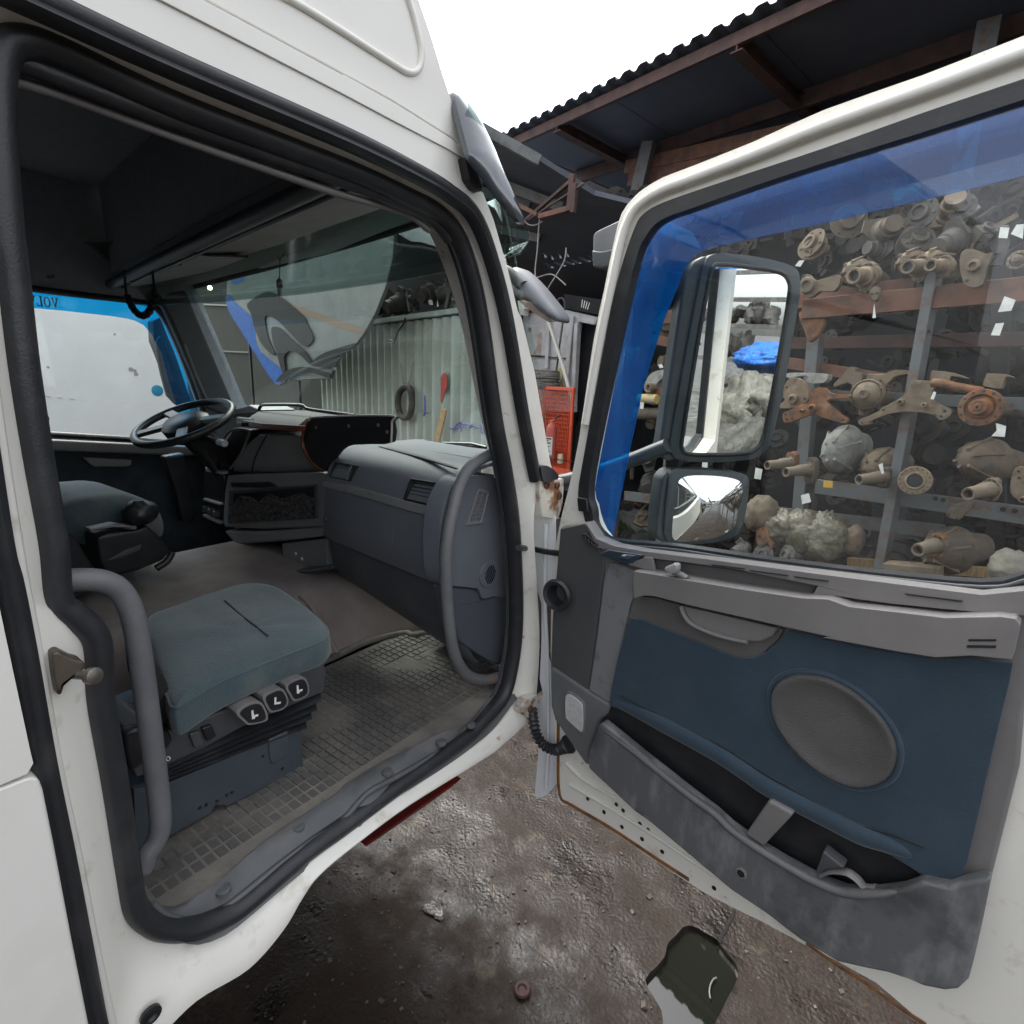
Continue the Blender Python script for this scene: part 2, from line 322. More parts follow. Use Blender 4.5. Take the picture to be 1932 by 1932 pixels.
def junk_geo(c, s, rnd, facing):
    """one small casting: a bolted flange, a stub tube, a bracket and a lug, all turned together"""
    ax = (facing + V((rnd.uniform(-.8, .8), rnd.uniform(-.4, .4), rnd.uniform(-.7, .7)))).normalized(); M = frame(V(c), ax) @ Matrix.Rotation(rnd.random() * 6.28, 4, 'Z')
    k = rnd.random(); g = []
    if k < .45:
        g.append(disc_geo([(s * .3, -.1 * s), (s * .95, -.1 * s), (s, -.06 * s), (s, .04 * s), (s * .55, .06 * s), (s * .5, .35 * s), (s * .34, .37 * s), (s * .3, .2 * s), (s * .1, .2 * s)], 16))
        g += [disc_geo([(s * .08, 0), (s * .08, .12 * s), (s * .04, .14 * s)], 6, Matrix.Translation(V((s * .78 * math.cos(a), s * .78 * math.sin(a), .02 * s)))) for a in (0, 1.05, 2.1, 3.14, 4.2, 5.25)]
        g.append(disc_geo([(s * .5, -.1 * s), (s * .42, -1.3 * s), (s * .1, -1.3 * s)], 12))
    elif k < .75:
        g.append(disc_geo([(s * .35, .8 * s), (s * .5, .8 * s), (s * .52, .4 * s), (s * .62, .35 * s), (s * .66, -.2 * s), (s * .8, -.3 * s), (s * .8, -.9 * s), (s * .2, -.9 * s)], 14))
        g.append(plate_geo([V((-.4 * s, -1.2 * s, -.4 * s)), V((.5 * s, -1.1 * s, -.4 * s)), V((.9 * s, .2 * s, -.4 * s)), V((.4 * s, 1.3 * s, -.4 * s)), V((-.3 * s, 1.2 * s, -.4 * s)), V((-.8 * s, .1 * s, -.4 * s))], [], V((0, 0, -.2 * s))))
    else:
        g.append(box_geo((0, 0, 0), (1.5 * s, 1.0 * s, .9 * s))); g.append(box_geo((.3 * s, .6 * s, .1 * s), (.6 * s, .7 * s, .5 * s), Matrix.Rotation(.4, 3, 'Z'))); g.append(disc_geo([(.45 * s, .4 * s), (.45 * s, .7 * s), (.3 * s, .75 * s), (.25 * s, .5 * s), (.05 * s, .5 * s)], 12))
        g.append(beam_geo(V((-.9 * s, -.4 * s, 0)), V((-2.0 * s, -.1 * s, .2 * s)), .25 * s, .3 * s))
    junk_geo.kind = 0 if k < .45 else 1 if k < .75 else 2
    g = join(*g); return ([M @ v for v in g[0]], g[1])
# ================================================================== ground
def gh(x, y):
    p = V((x, y, 0))
    h = .010 * noise.fractal(p * 1.7, 1, 2, 3) + .0035 * noise.noise(p * 9) + .002 * noise.noise(p * 23) + .0012 * noise.noise(p * 47)
    return h
PUD = cr(tr('L', [(1610, 890), (1650, 885), (1700, 915), (1752, 945), (1765, 965), (1800, 1010), (1842, 1072), (1800, 1170), (1740, 1290), (1700, 1360), (1560, 1370), (1528, 1300), (1520, 1235), (1480, 1170), (1453, 1110), (1500, 1055), (1535, 1010), (1545, 960), (1580, 925)], Z(0)), 2, True)
def inpoly(x, y, P):
    c = False; n = len(P)
    for i in range(n):
        a, b = P[i], P[i - 1]
        if (a.y > y) != (b.y > y) and x < (b.x - a.x) * (y - a.y) / (b.y - a.y) + a.x: c = not c
    return c
def ground_mat():
    m = mat('wet_yard_ground', (.035, .028, .024), .5); t = m.node_tree; N = t.nodes; L = t.links; b = N['Principled BSDF']; b.inputs['Specular IOR Level'].default_value = .3
    tc = N.new('ShaderNodeTexCoord')
    def no(sc, det, lo, hi, rough=.6):
        n = N.new('ShaderNodeTexNoise'); n.inputs['Scale'].default_value = sc; n.inputs['Detail'].default_value = det; n.inputs['Roughness'].default_value = rough
        L.new(tc.outputs['Object'], n.inputs['Vector']); r = N.new('ShaderNodeMapRange'); r.inputs['From Min'].default_value = lo; r.inputs['From Max'].default_value = hi
        L.new(n.outputs['Fac'], r.inputs['Value']); return r.outputs[0]
    def mix(f, a, c):
        x = N.new('ShaderNodeMix'); x.data_type = 'RGBA'; L.new(f, x.inputs['Factor'])
        if isinstance(a, tuple): x.inputs['A'].default_value = (*a, 1)
        else: L.new(a, x.inputs['A'])
        if isinstance(c, tuple): x.inputs['B'].default_value = (*c, 1)
        else: L.new(c, x.inputs['B'])
        return x.outputs['Result']
    vo = N.new('ShaderNodeTexVoronoi'); vo.inputs['Scale'].default_value = 130; L.new(tc.outputs['Object'], vo.inputs['Vector'])
    st = N.new('ShaderNodeSeparateColor'); L.new(vo.outputs['Color'], st.inputs[0])
    stone = mix(st.outputs[0], (.008, .005, .003), (.028, .018, .0115))
    big = no(1.6, 6, .42, .6); wet = no(3.1, 9, .38, .58, .7); dry = no(5.5, 9, .58, .76, .62)
    base = mix(wet, (.006, .0038, .0024), (.024, .0145, .0085))
    base = mix(big, base, stone)
    base = mix(dry, base, (.10, .08, .056))
    red = no(17, 2, .765, .79); base = mix(red, base, (.13, .01, .008))
    speck = no(90, 2, .72, .76); base = mix(speck, base, (.11, .097, .08))
    L.new(base, b.inputs['Base Color'])
    r = N.new('ShaderNodeMapRange'); r.inputs['To Min'].default_value = .2; r.inputs['To Max'].default_value = .7; L.new(wet, r.inputs['Value']); L.new(r.outputs[0], b.inputs['Roughness'])
    n1 = N.new('ShaderNodeTexNoise'); n1.inputs['Scale'].default_value = 70; n1.inputs['Detail'].default_value = 6; L.new(tc.outputs['Object'], n1.inputs['Vector'])
    bu = N.new('ShaderNodeBump'); bu.inputs['Strength'].default_value = .7; bu.inputs['Distance'].default_value = .0055; L.new(n1.outputs['Fac'], bu.inputs['Height']); L.new(bu.outputs[0], b.inputs['Normal'])
    return m
gm = ground_mat()
def grid_ground():
    xs = [-2.2 + .02 * i for i in range(216)]; ys = [-.2 + .02 * i for i in range(190)]
    big = [(x, y) for x in (-250, -120, -60, -30, -15, -8, -5, -3.5, -2.6, 2.5, 3.2, 5, 8, 15, 30, 60, 120, 250) for y in (-250, -120, -60, -30, -15, -8, -4, -2, -.8, .3, 1.4, 2.5, 3.9, 5, 8, 15, 30, 60, 120, 250)]
    big += [(x, y) for x in (-2, -1, 0, 1, 2) for y in (-250, -120, -60, -30, -15, -8, -4, -2, -.8, 3.9, 5, 8, 15, 30, 60, 120, 250)]
    rim = [V((p.x, p.y)) for p in PUD]; n = len(rim)
    pts = rim + [V(q) for q in big] + [V((x, y)) for y in ys for x in xs if not inpoly(x, y, PUD) and min((V((x, y)) - r).length for r in rim[::3]) > .0]
    co, ed, fc, *_ = geometry.delaunay_2d_cdt(pts, [(i, (i + 1) % n) for i in range(n)], [], 0, 1e-6)
    def z(x, y): return gh(x, y) if -2.25 < x < 2.2 and -.25 < y < 3.65 else 0
    vs = [V((c.x, c.y, z(c.x, c.y))) for c in co]; fs = []
    for f in fc:
        c = sum((co[k] for k in f), V((0, 0))) / len(f)
        if not inpoly(c.x, c.y, PUD): fs.append(tuple(f))
    b = len(vs); vs += [V((p.x, p.y, gh(p.x, p.y))) for p in PUD] + [V((p.x, p.y, -.06)) for p in PUD]
    for i in range(n): j = (i + 1) % n; fs.append((b + i, b + j, b + n + j, b + n + i))
    fs.append(tuple(range(b + n, b + 2 * n)))
    o = mk('ground', vs, fs, gm, sharp=60, recalc=False); tag(o, kind='structure')
grid_ground()
pc = sum(PUD, V((0, 0, 0))) / len(PUD)
tag(plate('puddle', [V((pc.x + (p.x - pc.x) * .999, pc.y + (p.y - pc.y) * .999, -.022)) for p in PUD], V((0, 0, -.003)), water), kind='structure')
def stones():
    g = []
    for i in range(900):
        x = random.uniform(-1.2, 1.6); y = random.uniform(.6, 2.8); s = random.uniform(.002, .006) * (2 if random.random() < .08 else 1)
        if inpoly(x, y, PUD): continue
        M = Matrix.Rotation(random.random() * 6, 3, 'Z') @ Matrix.Rotation(random.random() * 2, 3, 'X')
        g.append(box_geo((x, y, gh(x, y) + s * .3), (s * 2, s * 1.5, s), M))
    o = merged('loose_grit', join(*g), mat('grit', (.06, .05, .042), .8, (.11, .095, .08), 30)); tag(o, 'scattered small stones and grit on the wet yard ground beside the lorry', 'gravel', kind='stuff')
stones()
c = at(985, 1870, Z(.0)); M = Matrix.Translation(c + V((0, 0, gh(c.x, c.y) + .004)))
o = merged('rubber_ring', disc_geo([(.012, 0), (.026, 0), (.03, .006), (.026, .013), (.016, .013), (.012, .007)], 24, M), mat('faded_red_rubber', (.032, .006, .005), .6, (.06, .018, .015), 60))
tag(o, 'small dark red round ring lying on the muddy ground', 'ring')
c = at(822, 1712, Z(.0))
def rag():
    g = []
    for k in range(9):
        g.append(blob_geo((c.x + random.uniform(-.035, .035), c.y + random.uniform(-.03, .03), gh(c.x, c.y) + .008), (random.uniform(.012, .026), random.uniform(.01, .02), random.uniform(.006, .014)), .7, 3, k, 12, 8, .8))
    return join(*g)
tag(merged('crumpled_paper', rag(), mat('crumpled_foil', (.3, .285, .27), .35, (.13, .12, .11), 60)), 'small crumpled scrap of pale wrapper on the wet ground below the cab sill', 'litter')
# hook lying in the puddle
hk = cr(tr('L', [(1748, 1100), (1735, 1105), (1722, 1130), (1718, 1160), (1722, 1185)], Z(-.012)), 5)
tag(tube('wire_hook', hk, .0028, mat('pale_wire', (.16, .15, .14), .4)), 'bent pale wire hook sticking out of the square puddle', 'hook')
# weeds and a concrete block by the far end of the scrap rack
for k, (u, v, s) in enumerate([(1160, 1004, 1.0), (1176, 1000, 1.3), (1196, 1010, .9), (1215, 1012, .8), (1240, 1016, .8)]):
    p = at(u, v, Z(0)); g = []
    for i in range(22):
        a = random.random() * 6.28; l = random.uniform(.12, .3) * s; w = .035 * s; d = V((math.cos(a), math.sin(a), random.uniform(.3, 1.3))).normalized(); sd = d.cross(V((0, 0, 1))).normalized()
        q = p + V((math.cos(a), math.sin(a), 0)) * random.uniform(0, .12)
        vs = [q, q + d * l * .5 + sd * w, q + d * l, q + d * l * .5 - sd * w]
        g.append((vs + [x - V((0, 0, .004)) for x in vs], [(0, 1, 2, 3), (7, 6, 5, 4), (0, 4, 5, 1), (1, 5, 6, 2), (2, 6, 7, 3), (3, 7, 4, 0)]))
    t = thing('weed_plant', ['low green weed at the left end of the ground strip', 'tallest bright green weed beside the concrete block', 'small green weed in front of the concrete block', 'small weed right of the middle weed', 'rightmost small weed beside the lower mirror'][k] + ' seen through the door window', 'plant', p, 'weeds on the far ground')
    merged('leaf', join(*g), leaf, t)
p = at(1235, 990, Z(.15))
tag(box('concrete_block', p, (1.0, .35, .3), concrete, bevel=.02), 'grey concrete block lying behind the weeds at the end of the scrap rack', 'block')
# ================================================================== the lorry
lorry = thing('lorry', 'white lorry cab with its passenger door wide open and blue wind deflectors', 'lorry', (-1.1, .6, 0))
PAIRS = [((117, 100), (70, 0)), ((335, 201), (335, 122)), ((647, 318), (647, 256)), ((748, 362), (781, 322)), ((821, 399), (848, 362)), ((861, 445), (895, 405)),
 ((888, 519), (928, 486)), ((908, 615), (958, 603)), ((933, 790), (988, 780)), ((952, 886), (1012, 907)), ((966, 980), (1007, 990)), ((973, 1100), (1013, 1100)),
 ((973, 1190), (1018, 1200)), ((964, 1262), (1014, 1290)), ((948, 1315), (1003, 1350)), ((905, 1365), (946, 1408)), ((870, 1398), (905, 1437)), ((740, 1490), (772, 1520)),
 ((647, 1558), (667, 1598)), ((591, 1597), (603, 1652)), ((535, 1640), (571, 1695)), ((471, 1695), (535, 1755)), ((428, 1725), (470, 1828)), ((364, 1751), (372, 1888)),
 ((308, 1751), (290, 1965)), ((274, 1734), (205, 2010)), ((252, 1704), (178, 1900)), ((240, 1640), (150, 1760)), ((214, 1469), (100, 1510)), ((188, 1319), (66, 1330)),
 ((184, 1225), (47, 1233)), ((171, 1190), (38, 1190)), ((137, 1160), (30, 1150)), ((107, 1130), (25, 1125)), ((97, 1025), (5, 1020)), ((67, 858), (-25, 858)),
 ((40, 690), (-50, 690)), ((20, 523), (-70, 523)), ((5, 400), (-85, 400)), ((-8, 200), (-100, 150)), ((2, 100), (-90, -20)), ((40, 80), (-30, -45))]
inn = cr([at(*a, X(-.045)) for a, b in PAIRS], 5, True)
out = cr([at(*b, X(0)) for a, b in PAIRS], 5, True)
def jamb():
    rings = []
    for t, bx in ((0, -.03), (0, 0), (.2, -.004), (.45, .004), (.7, .008), (.88, .006), (1, 0), (1.06, -.014), (1.07, -.05), (1.05, -.16)):
        L = []
        for a, b in zip(inn, out):
            p = a.lerp(b, t) if t <= 1 else b + (b - a).normalized() * (t - 1) * .12
            p = p.copy(); p.x = -.045 + .045 * min(t, 1) + bx if t <= 1 else bx
            L.append(p)
        rings.append(L)
    return loft(rings, True, False)
merged('door_opening_frame', jamb(), whiteold, lorry, sharp=50)
vs, fs = sweep(inn, ell(.019, .024), V((1, 0, 0)), True); mk('door_seal', vs, fs, rubber, lorry, sharp=60)
rev = [[V((q.x, q.y, q.z)) for q in inn], [V((-.06, q.y, q.z)) for q in inn], [V((-.085, q.y, q.z)) for q in inn]]
merged('opening_lining', loft(rev, True, False), gplas2, lorry)
# outer weather seal: top run, then down the front pillar; a second run up the rear pillar
oi = [b for a, b in PAIRS]
topseal = cr([at(*p, X(.012)) for p in [(-60, -60)] + oi[0:9] + [(1012, 905)]], 6)
def prof_seal(): return [(-.017, -.012), (-.012, .010), (-.004, .014), (.004, .009), (.011, .013), (.017, .004), (.017, -.012)]
vs, fs = sweep(topseal, prof_seal(), V((1, 0, 0))); mk('weather_strip', vs, fs, rubber, lorry, sharp=60)
rear = cr([at(*p, X(.006)) for p in [(-75, 430), (-48, 700), (-22, 880), (4, 1040), (21, 1105), (47, 1233), (86, 1447), (122, 1618), (156, 1790), (184, 1932), (215, 2080)]], 5)
vs, fs = sweep(rear, [(a * .9, b) for a, b in prof_seal()], V((1, 0, 0))); mk('weather_strip', vs, fs, rubber, lorry, sharp=60)
fl = cr([at(*p, X(-.004)) for p in [(-25, 690), (-2, 850), (22, 1000), (40, 1105), (66, 1233), (104, 1447), (141, 1618), (175, 1790), (206, 1932), (240, 2080)]], 5)
vs, fs = sweep(fl, ell(.009, .010, 8), V((1, 0, 0))); mk('pillar_flange', vs, fs, whiteold, lorry, sharp=60)
# rear body side: two skin panels with a joint
up = [(-75, 500), (-60, 700), (-38, 880), (0, 1150), (30, 1290), (58, 1420), (63, 1440), (52, 1460), (0, 1482)]
lo = [(0, 1489), (60, 1466), (74, 1470), (82, 1490), (104, 1600), (136, 1770), (168, 1932), (200, 2100)]
plate('body_panel', [V((.03, -2.45, at(0, 1482, X(.03)).z)), V((.03, -2.45, 2.40)), V((.03, .10, 2.40))] + [at(u, v, X(.03)) for u, v in up], V((-.05, 0, 0)), white, lorry, bevel=.006, seg=3)
plate('body_panel', [V((.03, -2.45, .55)), V((.03, -2.45, at(0, 1489, X(.03)).z))] + [at(u, v, X(.03)) for u, v in lo] + [V((.03, at(200, 2100, X(.03)).y, .55))], V((-.05, 0, 0)), white, lorry, bevel=.006, seg=3)
plate('body_backing', [at(u, v, X(-.02)) for u, v in [(-300, 420), (-90, 420), (0, 980), (40, 1230), (120, 1640), (230, 2180), (-300, 2260)]], V((-.05, 0, 0)), dark, lorry)
# roof side: band over the door, drip rail, tall roof side with an embossed line
band_o = px('A', [(300, -300), (900, 0), (1932, 530)]) + px('E', [(300, 690), (600, 845), (690, 905), (735, 1050), (790, 1085), (850, 1240), (930, 1520), (985, 1750)]) + px('M', [(292, 600), (390, 1000), (500, 1640), (512, 1690)])
band_i = [(1004, 890), (983, 756), (960, 625), (950, 585), (927, 500), (905, 440), (880, 396), (845, 362), (781, 325), (647, 258), (335, 124), (70, 2), (-60, -60)]
plate('roof_band', [at(u, v, X(.008)) for u, v in band_o + band_i] + [V((.008, -2.45, 2.41)), V((.008, -2.45, at(900 / 2.985, 0, X(.008)).z))], V((-.03, 0, 0)), white, lorry, bevel=.006, seg=3)
rail = px('A', [(300, -292), (908, 0), (1932, 527)]) + px('E', [(300, 687), (600, 842), (688, 898), (700, 858), (610, 780), (300, 585), (0, 418)]) + px('A', [(1932, 423), (1150, 2), (500, -340)])
plate('drip_rail', [at(u, v, X(.012)) for u, v in rail] + [V((.012, -2.45, at(385, 0, X(.012)).z)), V((.012, -2.45, at(304, 0, X(.012)).z))], V((-.03, 0, 0)), white, lorry, bevel=.005, seg=3)
rs = px('A', [(500, -345), (1150, -4), (1932, 416)]) + px('E', [(300, 578), (610, 772), (690, 850), (665, 790), (620, 585), (560, 405), (500, 205), (430, 0), (330, -330), (240, -700)]) 
rsp = [at(u, v, X(.004)) for u, v in rs] + [V((.004, .70, 3.05)), V((.004, -2.45, 3.05))]
plate('roof_side', rsp + [V((.004, -2.45, rsp[1].z))], V((-.03, 0, 0)), white, lorry, bevel=.008, seg=3)
emb = cr(tr('A', [(1200, -230), (1640, 0), (1932, 182)], X(.006))[:-1] + tr('E', [(0, 178), (150, 275), (300, 370), (350, 400), (395, 408), (428, 385), (440, 340), (440, 280), (425, 200), (400, 100), (370, 0), (320, -160)], X(.006)), 5)
vs, fs = sweep(emb, ell(.006, .006, 8), V((1, 0, 0))); mk('pressed_line', vs, fs, white, lorry, sharp=70)
fr = [rsp[k] for k in range(5, 14)]
merged('roof_front', loft([[V((.0, p.y, p.z)) for p in fr], *[[V((x, p.y + d * max(0, 1 - (p.z - 2.5) / .9), p.z)) for p in fr] for x, d in ((-.05, .08), (-.3, .26), (-1.1, .46), (-1.9, .52), (-2.25, .50))]], False, False), white, lorry)
zt = max(p.z for p in rsp)
box('roof_skin', (-1.12, -.87, 3.075), (2.24, 3.16, .04), white, lorry)
box('cab_back', (-1.1, -2.44, 1.85), (2.2, .03, 2.4), white, lorry)
# outer sun visor: end cheek and long smoked blade
ck = px('E', [(618, 520), (632, 511), (660, 525), (705, 572), (745, 640), (790, 732), (835, 830), (880, 932), (930, 1050), (985, 1180), (1022, 1262), (985, 1238), (930, 1170), (870, 1095), (820, 1020), (760, 945), (715, 880), (690, 800), (660, 690), (635, 600)])
cpl = (V((.05, 0, at(930, 300, X(.05)).z)), V((math.cos(R(24)), 0, math.sin(R(24)))))
ckp = [at(u, v, cpl) for u, v in ck]; cc = sum(ckp, V((0, 0, 0))) / len(ckp)
def cheek():
    L0 = cr(ckp, 3, True); rings = []
    for s, d in ((1, -.012), (1, 0), (.9, .008), (.6, .016), (.25, .02)): rings.append([cc + (p - cc) * s + V((d, 0, 0)) for p in L0])
    return loft(rings, True, True)
visor = merged('sun_visor', cheek(), cheekm, lorry, sharp=50)
ve = cr(tr('E', [(700, 575), (790, 735), (880, 935), (985, 1182), (1030, 1290), (1042, 1340), (1030, 1375), (1000, 1412)], X(.04)), 4)
def blade():
    rings = []
    for x, bow in ((.045, 0), (.02, .03), (-.1, .07), (-.5, .14), (-1.1, .18), (-1.7, .14), (-2.1, .07), (-2.25, .0)):
        rings.append([V((x, p.y + bow, p.z)) for p in ve])
    a = loft(rings, False, False); return a
o = merged('visor_blade', blade(), smoke, visor); so_ = o.modifiers.new('thick', 'SOLIDIFY'); so_.thickness = .004
br = tr('E', [(690, 880), (720, 880), (760, 960), (790, 1050), (790, 1080), (750, 1060), (715, 1010)], X(.03)); plate('visor_bracket', br, V((-.03, 0, 0)), dark, visor, bevel=.004)
# kerb mirror on the front corner
mo = px('E', [(960, 1512), (990, 1508), (1030, 1540), (1090, 1605), (1150, 1680), (1200, 1745), (1226, 1790), (1222, 1808), (1190, 1808), (1150, 1780), (1100, 1725), (1060, 1700), (1010, 1690), (975, 1655), (958, 1600), (965, 1560)])
PM = Y(1.78); mp_ = cr([at(u, v, PM) for u, v in mo], 3, True); mc = sum(mp_, V((0, 0, 0))) / len(mp_)
rings = [[mc + (p - mc) * s + V((0, d, 0)) for p in mp_] for s, d in ((.35, -.05), (.75, -.04), (.95, -.018), (1, 0), (1, .06), (.9, .08))]
fm_ = merged('front_mirror', loft(rings), visorm, lorry, sharp=60)
gl_ = tr('E', [(985, 1690), (1020, 1698), (1060, 1708), (1100, 1735), (1150, 1788), (1190, 1812), (1160, 1815), (1100, 1780), (1030, 1730)], Y(1.74)); plate('mirror_face', gl_, V((0, .01, 0)), mat('mirror_back', (.3, .16, .1), .3, (.1, .1, .1), 8), fm_)
tube('mirror_arm', cr(tr('E', [(880, 1515), (930, 1535), (975, 1575), (1015, 1612)], Y(1.74)), 4), .022, dark, fm_)
# end cap of the weather strip and the door hinges
plate('strip_end_cap', cr(tr('M', [(432, 1690), (450, 1675), (480, 1672), (525, 1700), (560, 1740), (556, 1768), (520, 1778), (490, 1795), (450, 1775)], X(.03)), 3, True), V((-.05, 0, 0)), dark, lorry, bevel=.006)
hz = mat('rusty_white_hinge', (.62, .6, .54), .5, (.22, .1, .04), 14, .5, .62)
for zz, pts in (('M', [(425, 1775), (600, 1765), (600, 1850), (590, 1960), (560, 2060), (440, 2040), (425, 1900)]), ('D', [(1780, 1830), (1850, 1790), (1860, 1870), (1800, 1925), (1760, 1900)])):
    hg = plate('hinge', tr(zz, pts, X(.016)), V((-.03, 0, 0)), hz, lorry, bevel=.004)
    for q in (([(470, 1810), (545, 1812), (560, 1890)] if zz == 'M' else [(1805, 1870)])):
        p = tr(zz, [q], X(.017))[0]; merged('hinge_bolt', disc_geo([(.011, 0), (.011, .006), (.006, .008), (.006, .003)], 10, frame(p, V((1, 0, 0)))), rust, hg)
fp = px('D', [(1815, 740), (1850, 728), (1880, 750), (1950, 790), (1950, 1160), (1900, 1250), (1885, 1480), (1940, 1700), (1945, 1960)]) + [(1048, 1380), (1050, 1480), (1032, 1500), (1013, 1508), (1008, 1500), (1015, 1420), (1014, 1330)] + px('D', [(1880, 1790), (1860, 1700), (1870, 1480), (1870, 1280), (1820, 1130), (1812, 1000)])
ed = plate('door_edge_flap', [at(u, v, Y(1.37)) for u, v in fp], V((0, .006, 0)), mat('clean_white_plastic', (.74, .76, .78), .45), lorry, bevel=.002)
cp = [at(u, v, Y(1.362)) for u, v in [(1030, 990), (1028, 1130), (1033, 1250), (1034, 1400), (1030, 1490)]]; tube('flap_rib', cr(cp, 5), .006, MATS['clean_white_plastic'], ed)
tube('check_strap', cr([at(978, 1033, X(.0)), at(1005, 1036, Y(1.34)), at(1030, 1041, Y(1.33)), at(1062, 1045, Y(1.32))], 4), .009, dark, lorry)
cpath = cr(tr('L', [(985, -10), (992, 40), (1005, 95), (1035, 140), (1075, 158), (1105, 155), (1140, 135)], Y(1.30)), 9)
def rib(t): return .015 + .0035 * math.sin(t * 110) + (.012 * max(0, t - .85) / .15)
tube('cable_conduit', cpath, rib, rubber, lorry, 12)
# rear pillar striker
st = tr('C', [(230, 300), (262, 290), (330, 325), (372, 335), (382, 365), (330, 400), (290, 430), (272, 490), (255, 480), (240, 400)], X(.015))
o = plate('door_striker', st, V((-.03, 0, 0)), mat('oily_steel', (.13, .11, .085), .4, (.05, .04, .03), 30, metal=.5), lorry, bevel=.004)
merged('striker_pin', disc_geo([(.006, -.03), (.006, .012), (.011, .014), (.011, .024), (.004, .026)], 14, frame(tr('C', [(365, 395)], X(.02))[0], V((.6, .2, .1)))), steel, o)
p = tr('C', [(665, 1895)], X(.004))[0]; merged('drain_plug', disc_geo([(.016, -.004), (.016, .002), (.010, .003), (.007, -.002)], 16, frame(p, V((1, 0, 0)))), dark, lorry)
plate('chassis_bar', tr('L', [(300, 556), (520, 400), (640, 318), (700, 278), (648, 322), (520, 412), (305, 562)], X(-.14)), V((-.05, 0, 0)), mat('red_chassis_paint', (.22, .02, .015), .5, (.12, .015, .012), 9), lorry, bevel=.005)
cw = [(1752, 950), (1762, 918), (1778, 905), (1786, 880), (1800, 868), (1812, 836), (1828, 808), (1822, 840), (1810, 872), (1796, 890), (1790, 912), (1772, 935), (1764, 962)]
cp_ = [at(u, v, Z(0)) for u, v in px('L', cw)]; tag(plate('ground_crack', [V((p.x, p.y, gh(p.x, p.y) + .003)) for p in cp_], V((0, 0, -.012)), mat('crack_dark', (.006, .005, .004), .9)), kind='structure')  # flat dark ribbon stands in for the depth of the crack
# ------------------------------------------------------------------ cab interior
XL = -2.2                                             # inner face of the driver's side
fw_ = [at(u, v, X(XL)) for u, v in [(-60, 531), (30, 541), (150, 556), (245, 567), (283, 574), (302, 588), (320, 615), (345, 672), (372, 745), (392, 800), (400, 838), (260, 829), (75, 818), (-60, 811)]]
side = [V((XL, y, z)) for y, z in ((-1.0, 1.0), (1.75, 1.0), (1.75, 1.6), (1.62, 1.9), (1.42, 2.45), (1.08, 2.86), (-1.0, 2.86))]
plate('driver_side_wall', side, V((-.05, 0, 0)), liner, lorry, [fw_])
pane = [V((XL - .03, p.y, p.z)) for p in fw_]; plate('side_window', [p + (p - V((XL, .9, 2.05))) * .04 for p in pane], V((-.004, 0, 0)), glass, lorry)
vs, fs = sweep(cr(fw_, 3, True), ell(.014, .02, 8), V((1, 0, 0)), True); mk('window_rubber', vs, fs, rubber, lorry, sharp=60)
# blue wind deflector outside the driver's window
df_o = [(-60, 520), (250, 555), (300, 570), (325, 600), (352, 672), (380, 745), (400, 800), (400, 850), (355, 850)]
df_i = [(345, 820), (335, 770), (318, 720), (304, 665)] + [(z[0] * .2042, 473.5 + z[1] * .2042) for z in [(1410, 790), (1370, 730), (1330, 685), (1250, 645), (1180, 625), (1020, 600), (600, 553), (170, 515)]] + [(-60, 569)]
dfl = plate('wind_deflector', [at(u, v, X(XL - .10)) for u, v in df_o + df_i], V((-.004, 0, 0)), tintc, lorry)
def letters(word, parent, o, ax, ay, h, m, dep):
    """plain slab letters cut as thin shapes; o = left base corner, ax / ay = reading and up directions"""
    G = dict(V=[[(0, 1), (.34, 1), (.34, .93), (.27, .9), (.48, .3), (.66, .9), (.58, .93), (.58, 1), (.88, 1), (.88, .93), (.8, .9), (.5, 0), (.38, 0), (.07, .9), (0, .93)]],
             L=[[(0, 1), (.36, 1), (.36, .93), (.27, .9), (.27, .1), (.55, .1), (.62, .3), (.7, .3), (.68, 0), (0, 0), (0, .07), (.08, .1), (.08, .9), (0, .93)]],
             O=[[(.42 + .42 * math.cos(6.283 * k / 18), .5 + .52 * math.sin(6.283 * k / 18)) for k in range(18)], [(.42 + .22 * math.cos(6.283 * k / 18), .5 + .43 * math.sin(6.283 * k / 18)) for k in range(18)]])
    x = 0; g = []
    for c_ in word:
        L = [[o + ax * ((q[0] + x) * h) + ay * (q[1] * h) for q in l] for l in G[c_]]
        g.append(plate_geo(L[0], L[1:], dep)); x += dict(V=1.0, L=.82, O=.98)[c_]
    return merged('lettering', join(*g), m, parent, smooth=False)
a_ = at(113, 568, X(XL - .108)); b_ = at(30, 563, X(XL - .108)); u_ = at(112, 581, X(XL - .108))
ax = (b_ - a_); ax = V((0, -1, 0)); letters('VOLVO', dfl, at(112, 581.5, X(XL - .108)), V((0, -.68, .0)), V((0, 0, 1)), .042, decalk, V((-.002, 0, 0)))
# driver's mirror beyond the window
dm = tr('B', [(880, 470), (905, 430), (930, 520), (960, 640), (1000, 760), (1015, 825), (990, 815), (945, 770), (915, 660), (890, 550)], X(-2.5))
plate('driver_mirror', dm, V((-.03, 0, 0)), mgreen, lorry, bevel=.004)
dmo = tr('B', [(862, 345), (905, 320), (935, 400), (1000, 560), (1090, 830), (1020, 830), (975, 740), (900, 540), (868, 460)], X(-2.56)); plate('mirror_shell', dmo, V((-.08, 0, 0)), mgreen, lorry, bevel=.01)
